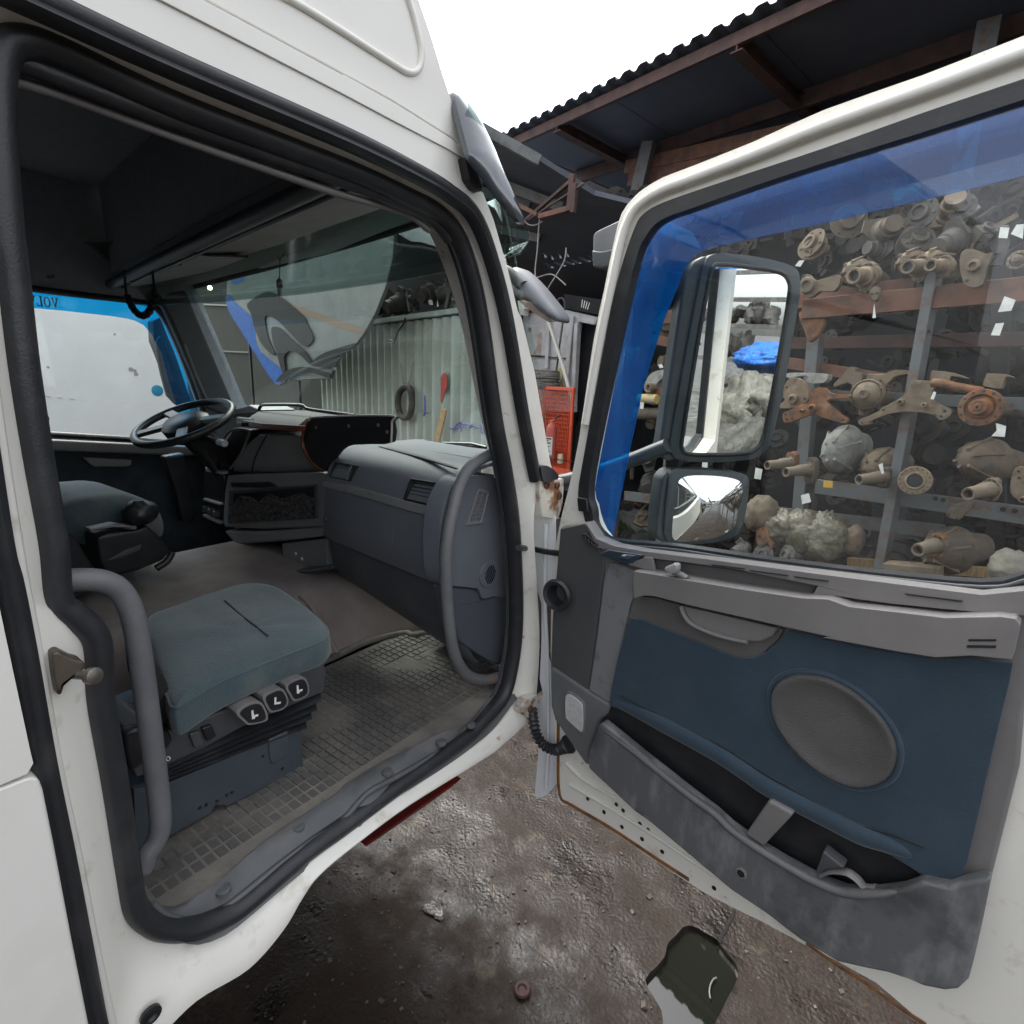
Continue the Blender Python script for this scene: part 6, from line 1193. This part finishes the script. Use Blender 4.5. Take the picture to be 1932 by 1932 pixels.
# ================================================================== scrap racks with axles and gearboxes
rack = thing('scrap_rack', 'grey and rust steel rack frame carrying rows of axles behind the door window', 'rack', KP)
def rbeam(nm, z, pts, off, w, h, m): beam(nm, *tr(z, pts, K(off)), w, h, m, rack, KN)
rbeam('rack_post', 'I', [(1235, -300), (835, 1900)], -.12, .06, .15, gsteel)
rbeam('rack_post', 'G', [(1810, 1500), (1770, 3200)], -1.0, .1, .1, darkw)
rbeam('rack_post', 'H', [(1345, 560), (1215, 2000)], -.35, .09, .11, gsteel)
rbeam('rack_post', 'H', [(625, 230), (470, 1760)], -.30, .08, .09, gsteel)
rbeam('rack_post', 'H', [(290, 330), (190, 1800)], -.5, .08, .1, redox2)
for a, b in ((1.9, 3.4), (3.2, 3.4)):
    p = KP + KD * a; beam('rack_post', V((p.x, p.y, 0)), V((p.x, p.y, b)), .1, .08, gsteel, rack, V((0, 1, 0)))
# rails of each tier: front flange, rear flange
def rail_(v0, u0, v1, u1, off, m, h=.12, nm='rack_rail'):
    a = at(u0, v0, K(off)); b = at(u1, v1, K(off)); d = (b - a).normalized(); beam(nm, a - d * .0, b + d * 1.5, .05, h, m, rack)
rail_(584, 1515, 546, 1932, -.1, redox2, .14); rail_(600, 1250, 588, 1346, -.25, redox2, .12); rail_(652, 1300, 640, 1932, -.9, redox, .1)
rail_(917, 1540, 972, 1932, -.18, gsteel, .11); rail_(742, 1480, 762, 1932, -.45, gsteel, .08); rail_(640, 1230, 660, 1345, -.4, redox2, .09)
rail_(935, 1180, 960, 1400, -.4, gsteel, .1); rail_(1060, 1600, 1085, 1932, -.35, pine, .07)
rh = [tr('I', [q], K(-.12))[0] for q in ((1240, 1226), (1292, 1237), (1700, 1300), (1780, 1310))]
for p in rh: merged('rail_hole', disc_geo([(.016, -.002), (.016, .002), (.004, .003)], 10, frame(p, KN)), dark, rack)
for q in ((905, 1490), (880, 1560), (868, 1632), (1035, 845), (1195, 90), (1100, 480)): p = tr('I', [q], K(-.075))[0]; merged('post_hole', disc_geo([(.012, -.002), (.012, .0015), (.004, .002)], 10, frame(p, KN)), dark, rack)
# ---- kinds of part (built in local axes: x along the rack, y up, z towards the yard)
def local(c, tilt=(0, 0), rz=0):
    z = (KN + KD * tilt[0] + V((0, 0, tilt[1]))).normalized(); return frame(c, z) @ Matrix.Rotation(rz, 4, 'Z')
def put(g, M): return ([M @ v for v in g[0]], g[1])
def holes_geo(r, n, hr, z, a0=0): return [disc_geo([(hr, -.004), (hr, .0015), (hr * .3, .002)], 8, Matrix.Translation(V((r * math.cos(a0 + 6.283 * k / n), r * math.sin(a0 + 6.283 * k / n), z)))) for k in range(n)]
GRP = 'axle and gearbox parts on the scrap rack'
def item(u, v, off, name, label, cat, tilt=(0, 0), rz=0):
    c = at(u, v, K(off)); t = thing(name, label, cat, c, GRP); s = (at(u + 1, v, K(off)) - c).length; return t, local(c, tilt, rz), s
def flange_hub(u, v, rpx, off, m, label, nh=12, tilt=(-.1, .05), m2=None, tail=1.2):
    t, M, s = item(u, v, off, 'axle_hub', label, 'axle hub', tilt); r = rpx * s
    merged('flange', put(disc_geo([(r * .5, -.05), (r * .97, -.045), (r, -.035), (r, -.005), (r * .97, 0), (r * .72, .002), (r * .70, -.012), (r * .60, -.016), (r * .55, -.004), (r * .42, .002), (r * .40, .04), (r * .36, .045), (r * .2, .046), (r * .18, .052), (r * .06, .053), (r * .05, .04)], 28), M), m, t)
    merged('bolt_hole', put(join(*holes_geo(r * .86, nh, r * .075, .0)), M), dark, t)
    merged('axle_tube', put(disc_geo([(r * .55, -.04), (r * .5, -.15), (r * .32, -.2), (r * .3, -tail), (r * .05, -tail)], 18), M), m2 or rustd, t); return t
def disc_hub(u, v, rpx, off, m, label, tilt=(0, .03)):
    t, M, s = item(u, v, off, 'axle_hub', label, 'axle hub', tilt); r = rpx * s
    merged('hub_face', put(disc_geo([(r * .6, -.1), (r * .95, -.09), (r, -.07), (r, -.01), (r * .93, .0), (r * .88, -.012), (r * .6, .03), (r * .34, .04), (r * .32, .06), (r * .24, .064), (r * .2, .058), (r * .1, .058), (r * .08, .05)], 30), M), m, t)
    merged('bolt', put(join(*[disc_geo([(r * .06, -.01), (r * .06, .012), (r * .03, .014)], 6, Matrix.Translation(V((r * .9 * math.cos(a), r * .9 * math.sin(a), 0)))) for a in (.5, 2.6, 3.7, 5.7)]), M), rustl, t)
    merged('axle_tube', put(disc_geo([(r * .6, -.08), (r * .4, -.2), (r * .36, -1.3), (r * .1, -1.3)], 16), M), rustd, t)
    br_ = join(put(box_geo((-r * .9, r * .7, -.12), (r * .8, r * .35, .08), Matrix.Rotation(.7, 3, 'Z')), M), put(box_geo((r * .2, r * 1.15, -.14), (r * 1.3, r * .5, .1)), M), put(box_geo((-.3 * r, -1.15 * r, -.1), (r * .4, r * .5, .05)), M)); merged('caliper_bracket', br_, rustl, t, bevel=.01)
    return t
def spindle(u, v, rpx, off, m, label, tilt, plate_m=None, L=.22, fl=2.2, cat='axle spindle'):
    t, M, s = item(u, v, off, 'axle_spindle', label, cat, tilt); r = rpx * s
    merged('spindle_tube', put(disc_geo([(r * .62, -.06), (r * .66, -.002), (r * .95, 0), (r, -.008), (r, -.12), (r * 1.18, -.13), (r * 1.2, -.2), (r * 1.45, -.22), (r * 1.5, -L), (r * .2, -L)], 22), M), m, t)
    merged('tube_bore', put(disc_geo([(r * .63, -.05), (r * .63, -.04), (r * .1, -.04)], 18), M), dark, t)
    merged('collar_bolt', put(join(*[disc_geo([(r * .11, -.01), (r * .11, .014), (r * .06, .017)], 6, Matrix.Translation(V((r * 1.32 * math.cos(k * .785), r * 1.32 * math.sin(k * .785), -.21)))) for k in range(8)]), M), rustd, t)
    a = r * fl
    merged('end_plate', put(plate_geo([V((-a * .5, a, -L)), V((a * .2, a * 1.2, -L)), V((a * .6, a * .9, -L)), V((a * .7, -.3 * a, -L)), V((a * .5, -1.2 * a, -L)), V((0, -1.45 * a, -L)), V((-.5 * a, -1.1 * a, -L)), V((-.65 * a, 0, -L))], [], V((0, 0, -.05))), M), plate_m or rust, t, bevel=.008)
    merged('bolt_hole', put(join(*[disc_geo([(r * .14, -.002), (r * .14, .003), (r * .05, .004)], 8, Matrix.Translation(V((x * a, y * a, -L)))) for x, y in ((-.1, .95), (.3, .9), (.2, -1.15), (-.15, -1.2))]), M), dark, t)
    return t
def spider(u, v, off, z, pts, m, label, bosses, holes, cat='bracket', th=.05):
    t, M, s = item(u, v, off, 'axle_bracket', label, cat)
    plate('bracket_plate', cr(tr(z, pts, K(off)), 2, True), -KN * th, m, t, bevel=.012, seg=3)
    for (x, y, r) in bosses:
        p = tr(z, [(x, y)], K(off))[0]; rr_ = r * s * ZM[z][2] / 1.2671
        merged('boss', disc_geo([(rr_, -.03), (rr_, .03), (rr_ * .9, .04), (rr_ * .55, .042), (rr_ * .5, .02), (rr_ * .1, .02)], 18, frame(p, KN)), m, t)
    for (x, y, r) in holes:
        p = tr(z, [(x, y)], K(off))[0]; rr_ = r * s * ZM[z][2] / 1.2671; merged('bolt_hole', disc_geo([(rr_, -.002), (rr_, .004), (rr_ * .2, .005)], 10, frame(p, KN)), dark, t)
    return t
def bell(u, v, wpx, hpx, off, m, label, tilt=(0, 0), cat='gearbox casing', seed=0):
    t, M, s = item(u, v, off, 'gearbox_casing', label, cat, tilt); a = wpx * s / 2; b = hpx * s / 2
    sq = Matrix.Diagonal((a, b, 1, 1))
    merged('casing', put(disc_geo([(.25, .16), (.45, .14), (.62, .10), (.82, .03), (.93, -.06), (1.0, -.10), (1.0, -.14), (.8, -.16), (.6, -.5), (.1, -.5)], 30), M @ sq), m, t)
    merged('casing_rib', put(join(*[beam_geo(V((a * .3 * math.cos(k), b * .3 * math.sin(k), .155)), V((a * .93 * math.cos(k), b * .93 * math.sin(k), -.05)), .018, .05, V((0, 0, 1))) for k in (.4, 1.4, 2.4, 3.5, 4.4, 5.5)]), M), m, t, bevel=.004)
    return t
# middle row
spider(1498, 752, .02, 'I', [(200, 490), (230, 430), (270, 405), (330, 420), (370, 480), (380, 550), (340, 590), (300, 610), (180, 615), (175, 590), (215, 560)], rustl, 'tan casting with a single round boss beside the big mirror', [(278, 552, 34)], [(352, 548, 10), (230, 470, 9)])
spider(1540, 770, .10, 'I', [(380, 500), (425, 478), (485, 474), (512, 505), (560, 515), (645, 520), (650, 545), (560, 548), (505, 560), (530, 600), (600, 660), (640, 688), (630, 715), (570, 705), (480, 680), (400, 655), (240, 712), (205, 700), (203, 650), (240, 632), (330, 590), (380, 570)], rust, 'bright rusty triangular bracket with one arm pointing right', [(410, 615, 32), (340, 632, 14)], [(222, 655, 9), (228, 688, 9), (268, 684, 9), (612, 692, 9)])
disc_hub(1634, 744, 32, .03, rustl, 'large dusty brake hub disc in the middle of the axle row')
spider(1742, 772, .06, 'I', [(1070, 445), (1100, 425), (1215, 430), (1232, 470), (1210, 520), (1240, 570), (1310, 605), (1348, 625), (1345, 660), (1300, 692), (1260, 690), (1225, 660), (1120, 640), (1000, 640), (900, 660), (800, 700), (810, 715), (760, 730), (722, 725), (715, 695), (760, 675), (860, 630), (870, 610), (960, 570), (1050, 505)], rustl, 'wide dusty spider bracket with spread legs in front of the leaning post', [(1010, 572, 26), (1168, 590, 20)], [(1305, 632, 11), (1235, 660, 10), (1278, 668, 10), (740, 712, 8), (790, 706, 8), (885, 625, 9)])
tt_ = thing('steering_rod', 'rusty steering arm reaching right to the orange flange', 'arm', at(1800, 727, K(.05)), GRP); tube('arm_bar', cr(tr('I', [(1215, 440), (1290, 448), (1380, 470), (1500, 492), (1560, 500)], K(.05)), 4), .028, rust, tt_)
flange_hub(1849, 769, 45, .10, rust, 'round orange rusted flange with a ring of bolt holes')
flange_hub(2010, 780, 45, .08, rustd, 'round grimy flange at the right edge of the axle row')
for lab, pts, m in (('curved yellow brown bracket standing above the spider bracket', [(1210, 365), (1240, 358), (1345, 370), (1440, 402), (1445, 412), (1345, 395), (1340, 430), (1300, 440), (1230, 470), (1200, 440)], rustl), ('square yellow brown bracket standing above the orange flange', [(1585, 385), (1600, 376), (1715, 382), (1770, 405), (1720, 400), (1700, 440), (1680, 480), (1600, 470), (1560, 455)], rustl), ('grey angled arm above the large brake hub', [(600, 400), (655, 335), (695, 340), (700, 370), (740, 375), (735, 440), (690, 470), (640, 440), (560, 470), (545, 450)], rustl), ('dark pressed arm above the left brackets', [(225, 378), (320, 372), (480, 378), (510, 390), (480, 440), (350, 440), (380, 400), (330, 392), (240, 410)], castal), ('dusty curved arm right of the brake hub', [(880, 400), (930, 360), (1020, 352), (1080, 375), (1020, 385), (960, 400), (910, 450), (880, 440)], rustl)):
    P = tr('I', pts, K(-.05)); t = thing('swing_arm', lab, 'arm', sum(P, V((0, 0, 0))) / len(P), GRP); plate('arm_plate', cr(P, 2, True), -KN * .09, m, t, bevel=.012, seg=3)
t = thing('air_spring_arm', 'pale alloy curved arm left of the tall mirror seen through the window', 'arm', at(1290, 740, K(-.1)), GRP)
plate('arm_plate', cr(tr('H', [(375, 860), (400, 800), (450, 768), (540, 758), (600, 770), (600, 800), (540, 795), (480, 810), (440, 850), (430, 875), (390, 890)], K(-.1)), 2, True), -KN * .08, castal, t, bevel=.014, seg=3)
merged('arm_eye', disc_geo([(.035, -.05), (.035, .04), (.02, .045), (.015, .02), (.004, .02)], 16, frame(tr('H', [(415, 860)], K(-.05))[0], KN)), rustl, t)
t = thing('yellow_spindle', 'small spindle with flaking yellow paint left of the tall mirror', 'axle spindle', at(1225, 750, K(-.05)), GRP)
a, b = tr('H', [(350, 925), (450, 930)], K(-.05)); tube('tube_body', [a, b], .045, mat('flaky_yellow', (.5, .36, .1), .6, (.42, .4, .35), 16), t, 16)
tube('dark_tube', tr('H', [(330, 1010), (520, 1015)], K(-.1)), .06, rustd, t, 14); plate('mount_plate', tr('H', [(440, 880), (500, 870), (520, 960), (450, 970)], K(-.12)), -KN * .05, rust, t, bevel=.01)
# lower row
spindle(1447, 878, 8.5, .25, rustl, 'open ended axle tube nearest the big mirror with a rusty end plate', (-.38, -.08))
spindle(1482, 891, 9.5, .28, rustl, 'second open ended axle tube right of the one by the mirror', (-.38, -.08), rustd)
bell(1582, 850, 75, 105, -.25, castal, 'tall pale gearbox dome behind the rail')
bell(1660, 880, 90, 80, -.30, rustl, 'tan gearbox dome left of the leaning post')
spindle(1620, 905, 11, .22, rustl, 'tan spindle with a wide bolted collar in front of the tan dome', (-.45, -.1), rustd, .2, 1.7)
t, M, s = item(1726, 907, .12, 'ring_flange', 'round flat ring flange with a dark open centre on the grey rail', 'flange', (.15, .1)); r = 33 * s
merged('ring', put(disc_geo([(r * .5, -.06), (r * .98, -.05), (r, -.04), (r, -.004), (r * .97, 0), (r * .6, .001), (r * .57, .012), (r * .46, .012), (r * .42, -.03)], 30), M), rustl, t); merged('bolt_hole', put(join(*holes_geo(r * .85, 16, r * .055, .001)), M), dark, t); merged('ring_bore', put(disc_geo([(r * .41, .0), (r * .41, .005), (r * .1, .005)], 18), M), dark, t); merged('axle_tube', put(disc_geo([(r * .6, -.05), (r * .5, -.12), (r * .4, -1.2), (r * .1, -1.2)], 16), M), rustd, t)
spindle(1826, 932, 16, .30, rustl, 'large pale ended spindle of the differential on the right', (-.35, -.12), rustd, .2, 1.5)
bell(1845, 868, 92, 112, -.1, rustd, 'grimy ribbed differential casing behind the large pale spindle', (-.3, .1), 'differential')
spider(1925, 905, .0, 'I', [(1760, 1060), (1790, 1015), (1841, 1010), (1960, 1015), (1960, 1230), (1860, 1240), (1841, 1260), (1760, 1210), (1745, 1150)], rustl, 'pale pitted bracket cut off by the right edge of the photo', [(1835, 1230, 30)], [(1805, 1042, 12), (1808, 1085, 11)])
spider(1800, 1060, .05, 'I', [(1320, 1310), (1370, 1270), (1480, 1250), (1490, 1290), (1440, 1330), (1400, 1375), (1340, 1360), (1312, 1340)], rustd, 'grey lug plate hanging under the large spindle', [], [(1330, 1335, 9), (1385, 1365, 9)])
spider(1418, 1000, .1, 'I', [(25, 1440), (70, 1425), (100, 1440), (110, 1490), (135, 1540), (120, 1570), (100, 1530), (50, 1560), (20, 1510)], rust, 'small bright orange bracket between the wrapped gearboxes', [], [(40, 1440, 7), (68, 1436, 7), (45, 1482, 8)])
# bottom row
for k, (u, v, w, h, lab, m, rd) in enumerate([(1437, 970, 62, 70, 'smooth grey gearbox dome at the left of the bottom row', rustl, 0), (1474, 995, 66, 62, 'gearbox wrapped in torn plastic second in the bottom row', wrap, .25), (1512, 1005, 70, 84, 'gearbox in dull plastic third in the bottom row', wrap, .18), (1556, 1015, 80, 92, 'gearbox in shiny crumpled plastic at the end of the wrapped row', wrap, .35), (1610, 1020, 46, 60, 'dark lump right of the shiny wrapped gearbox', rustd, 0)]):
    lump(u, v, w, h, -.02 - .03 * k, m, 'wrapped_gearbox' if m is wrap else 'gearbox_casing', lab, 'gearbox', GRP, k + 5, .14, rd, 1.7)
for k, (u, v) in enumerate([(1395, 1040), (1440, 1046), (1485, 1048)]):
    c = at(u, v, K(.1)); tag(merged('flange_stub', junk_geo(c, .085, random.Random(3 + 9 * k), KN), ironk, None, sharp=30), ['dark stub flange under the lower mirror', 'dark stub flange in the middle of the sill row', 'dark stub flange under the plastic wraps'][k], 'flange', GRP)
spindle(1731, 1038, 15, .25, rustl, 'pale ringed spindle of the red brown differential low on the rack', (-.3, -.1), rust, .18, 1.6)
bell(1778, 1040, 98, 116, -.1, rustd, 'round ribbed differential casing low on the rack', (-.25, .05), 'differential')
t = thing('timber_bearer', 'dusty timber bearer under the low differential', 'timber', at(1720, 1078, K(.1))); beam('bearer', *tr('I', [(900, 1705), (1280, 1745)], K(.1)), .12, .1, rustl, t)
lump(1905, 1070, 85, 66, .0, mat('sack_cloth', (.24, .22, .18), .9, (.18, .165, .14), 6, bump=.6, bs=30), 'grey_sack', 'pale grey sack at the lower right corner of the door window', 'sack', None, 3, .12, .1)
# upper row
for k, (u, v, r, lab) in enumerate([(1610, 520, 16, 'round spindle end left in the upper axle row'), (1712, 503, 15, 'round spindle end in the middle of the upper axle row'), (1755, 500, 13, 'smaller round spindle end right in the upper axle row')]):
    spindle(u, v, r, .12, rustl, lab, (-.15, -.1), rustl, .16, 1.5); bell(u + 8, v - 6, 62, 62, -.25, rustl, 'dome behind ' + lab.split(' in ')[0] + (' at the left' if k == 0 else ' at the centre' if k == 1 else ' at the right'), seed=k)
spider(1650, 560, .15, 'G', [(1060, 1650), (1080, 1620), (1110, 1615), (1120, 1650), (1100, 1690), (1080, 1690)], rustl, 'small lug plate with a paper tag hanging between the spindles', [], [(1075, 1655, 8), (1105, 1650, 8)])
flange_hub(1920, 490, 22, .1, rustl, 'small round flange at the right end of the upper axle row', 10)
spider(1850, 500, .05, 'G', [(1580, 1420), (1640, 1400), (1720, 1430), (1760, 1420), (1720, 1510), (1700, 1600), (1640, 1620), (1590, 1590), (1570, 1500)], rustl, 'tan casting left of the small upper flange', [(1650, 1500, 40)], [(1610, 1580, 12)])
spider(1530, 535, .08, 'G', [(680, 1560), (720, 1545), (760, 1580), (880, 1545), (895, 1590), (860, 1640), (780, 1640), (740, 1670), (690, 1665)], rustl, 'pale hub and tube beside the top of the tall mirror', [(715, 1610, 45)], [(690, 1555, 9)])
spider(1570, 605, -.1, 'G', [(660, 1760), (780, 1740), (810, 1800), (780, 1880), (720, 1930), (690, 1860)], rust, 'red brown plate under the upper rail by the tall mirror', [], [])
# dim pieces behind the blue deflector and on the top shelf, given darker materials for its dimness
random.seed(11)
for k in range(40):
    u = random.uniform(1150, 1335) if k < 22 else random.uniform(1520, 1930); v = random.uniform(560, 980) if k < 22 else random.uniform(370, 480)
    c = at(u, v, K(random.uniform(-.6, -.25))); g = junk_geo(c, random.uniform(.07, .13), random, KN); mi_ = k % 4 if k < 22 else (0, 1, 1, 2)[k % 4]
    lab = ['grimy brown', 'black', 'dusty tan', 'rust red'][mi_] + ' ' + ['bolted flange and stub', 'pipe end on a flat plate', 'boxy housing with a lug'][junk_geo.kind] + (' stacked behind the blue deflector' if k < 22 else ' on the dim top shelf')
    tag(merged('scrap_casting', g, [rustd, ironk, rustl, rust][mi_], None, sharp=30), lab, 'scrap part', 'scrap behind the deflector' if k < 22 else 'scrap on the top shelf')
def mass():
    g = []
    for k in range(260):
        u = random.uniform(1160, 1990); v = random.uniform(330, 1090); off = random.uniform(-1.9, -.95); c = at(u, v, K(off)); s = random.uniform(.07, .17)
        g.append(junk_geo(c, s, random, KN))
    return join(*g)
tag(merged('scrap_mass', mass(), mat('near_black_iron', (.02, .02, .021), .8, (.05, .042, .034), 6, bump=.6, bs=60)), 'dim mass of scrap castings filling the back of the shed', 'scrap', kind='stuff')  # darker iron tone paints in the gloom at the back
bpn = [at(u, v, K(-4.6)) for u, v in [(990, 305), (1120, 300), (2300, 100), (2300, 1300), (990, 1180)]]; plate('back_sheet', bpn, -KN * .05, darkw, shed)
# paper tags
for lab, z, pts in (('tilted bright white tag on the red rail at the right edge', 'G', [(1822, 1668), (1885, 1690), (1860, 1750), (1785, 1758)]), ('square white tag below the bright one', 'G', [(1772, 1822), (1820, 1818), (1795, 1890), (1745, 1888)]), ('white tag hanging on the orange flange', 'I', [(1650, 715), (1720, 735), (1710, 808), (1620, 802), (1655, 765)]), ('white tag on the first axle tube by the mirror', 'I', [(18, 1018), (65, 1028), (52, 1098), (8, 1090)]), ('white tag tied under the second axle tube', 'I', [(325, 1205), (380, 1190), (395, 1250), (335, 1265)]), ('white tag on the tan collared spindle', 'I', [(852, 998), (880, 985), (890, 1055), (875, 1060)]), ('yellow paint tag on the grey rail', 'I', [(480, 1105), (542, 1110), (540, 1155), (478, 1150)]), ('pale tag hanging from the spider bracket', 'I', [(1225, 500), (1245, 505), (1228, 555), (1205, 550)]), ('left white tag in the upper right corner', 'G', [(1798, 1280), (1850, 1282), (1838, 1342), (1788, 1340)]), ('right white tag in the upper right corner', 'G', [(1890, 1265), (1932, 1262), (1925, 1345), (1858, 1318)]), ('white tag hanging from the small lug plate', 'G', [(1088, 1710), (1098, 1790), (1078, 1792)]), ('pale tag near the top of the tall mirror', 'G', [(665, 1468), (695, 1465), (672, 1502), (642, 1498)]), ('left pale tag behind the tall mirror', 'H', [(455, 735), (475, 730), (485, 750), (465, 755)]), ('slim white tag beside the yellow spindle', 'H', [(470, 870), (500, 875), (495, 935), (470, 930)]), ('white tag below the yellow spindle', 'H', [(355, 945), (375, 948), (372, 985), (352, 982)]), ('tag by the first stub between the mirrors', 'H', [(705, 1285), (735, 1285), (732, 1315), (702, 1312)])):
    tag(plate('paper_tag', tr(z, pts, K(.32)), -KN * .002, yellow if 'yellow paint' in lab else paper), lab, 'tag', 'paper tags on the scrap parts')
# ================================================================== the yard to the right, seen in the door mirrors
def heap(name, lab, c, s, m, seed, amp=.2, ridge=.25):
    tag(merged(name, blob_geo(c, s, amp, 1.8, seed, 40, 24, ridge), m, None, sharp=85), lab, 'covered heap')
heap('covered_heap', 'big grey tarpaulin heap on the ground in the tall mirror', (6.0, -.8, .45), (.65, .45, .65), tarpg, 1)
heap('covered_heap', 'white plastic bundle on top of the grey heap in the tall mirror', (7.4, -.95, 1.2), (.55, .45, .28), tarpw, 2)
heap('covered_heap', 'white sheet heap behind the grey heap in the mirrors', (8.4, -1.9, .7), (.8, .6, .75), tarpw, 3)
heap('blue_sheet', 'bright blue tarpaulin draped over stacked parts in the tall mirror', (10.6, -2.5, 1.7), (.9, .8, .28), tarpb, 4)
yr = thing('yard_rack', 'tall dark storage rack far across the yard seen in the mirrors', 'rack', (12.5, -3.5, 0))
for y in (-10, -7.5, -5, -2.5, 0, 2.5): beam('rack_post', V((12.5, y, 0)), V((12.5, y, 4.0)), .12, .12, ironk, yr, V((0, 1, 0)))
for z in (.6, 1.5, 2.3, 2.9, 3.5): beam('rack_rail', V((12.5, -10, z)), V((12.5, 3, z)), .1, .1, ironk, yr)
g = []
for k in range(140):
    g.append(blob_geo((12.5 + random.uniform(0, .6), random.uniform(-10, 3), random.choice((.8, 1.7, 2.45)) + random.random() * .2), (.25, random.uniform(.1, .25), random.uniform(.1, .3)), .5, 2, k, 10, 7))
tag(merged('stored_parts', join(*g), ironk), 'mass of dark stored parts on the far yard rack', 'scrap', kind='stuff')
rk2 = thing('yard_rack', 'dark scrap rack continuing to the right of the shed seen in the mirrors', 'rack', (6, 3.6, 0))
for x in (3.2, 5, 7, 9, 11): beam('rack_post', KP + KD * x + V((0, 0, 0)), KP + KD * x + V((0, 0, 3.4)), .12, .12, ironk, rk2, V((0, 1, 0)))
for z in (.9, 1.5, 2.1, 2.7, 3.3): beam('rack_rail', KP + KD * 3.2 + V((0, 0, z)), KP + KD * 11 + V((0, 0, z)), .1, .1, ironk, rk2)
g = []
for k in range(160):
    p = KP + KD * random.uniform(2.6, 11) - KN * random.uniform(.0, .5); g.append(blob_geo((p.x, p.y, random.choice((1.05, 1.65, 2.25, 2.85)) + random.random() * .15), (random.uniform(.1, .22), .2, random.uniform(.08, .22)), .5, 2, k, 10, 7))
tag(merged('stored_parts', join(*g), rustd), 'mass of rusty stored parts right of the shed seen in the mirrors', 'scrap', kind='stuff')
# unseen shed behind the viewer, added to keep the door glass reflection dark
ys_ = thing('reflection_shed', 'unseen dark shed added across the yard to darken the door glass reflection', 'shed', (4, -11, 0))
plate('front_wall', [V((.3, -11, 0)), V((16, -11, 0)), V((16, -11, 3.8)), V((.3, -11, 3.8))], V((0, -.1, 0)), darkw, ys_); box('roof', (8.2, -12.6, 3.95), (16.4, 4, .12), roofm, ys_)
for x in (1, 4, 7, 10, 13): box('post', (x, -10.9, 1.9), (.15, .1, 3.8), gsteel, ys_)
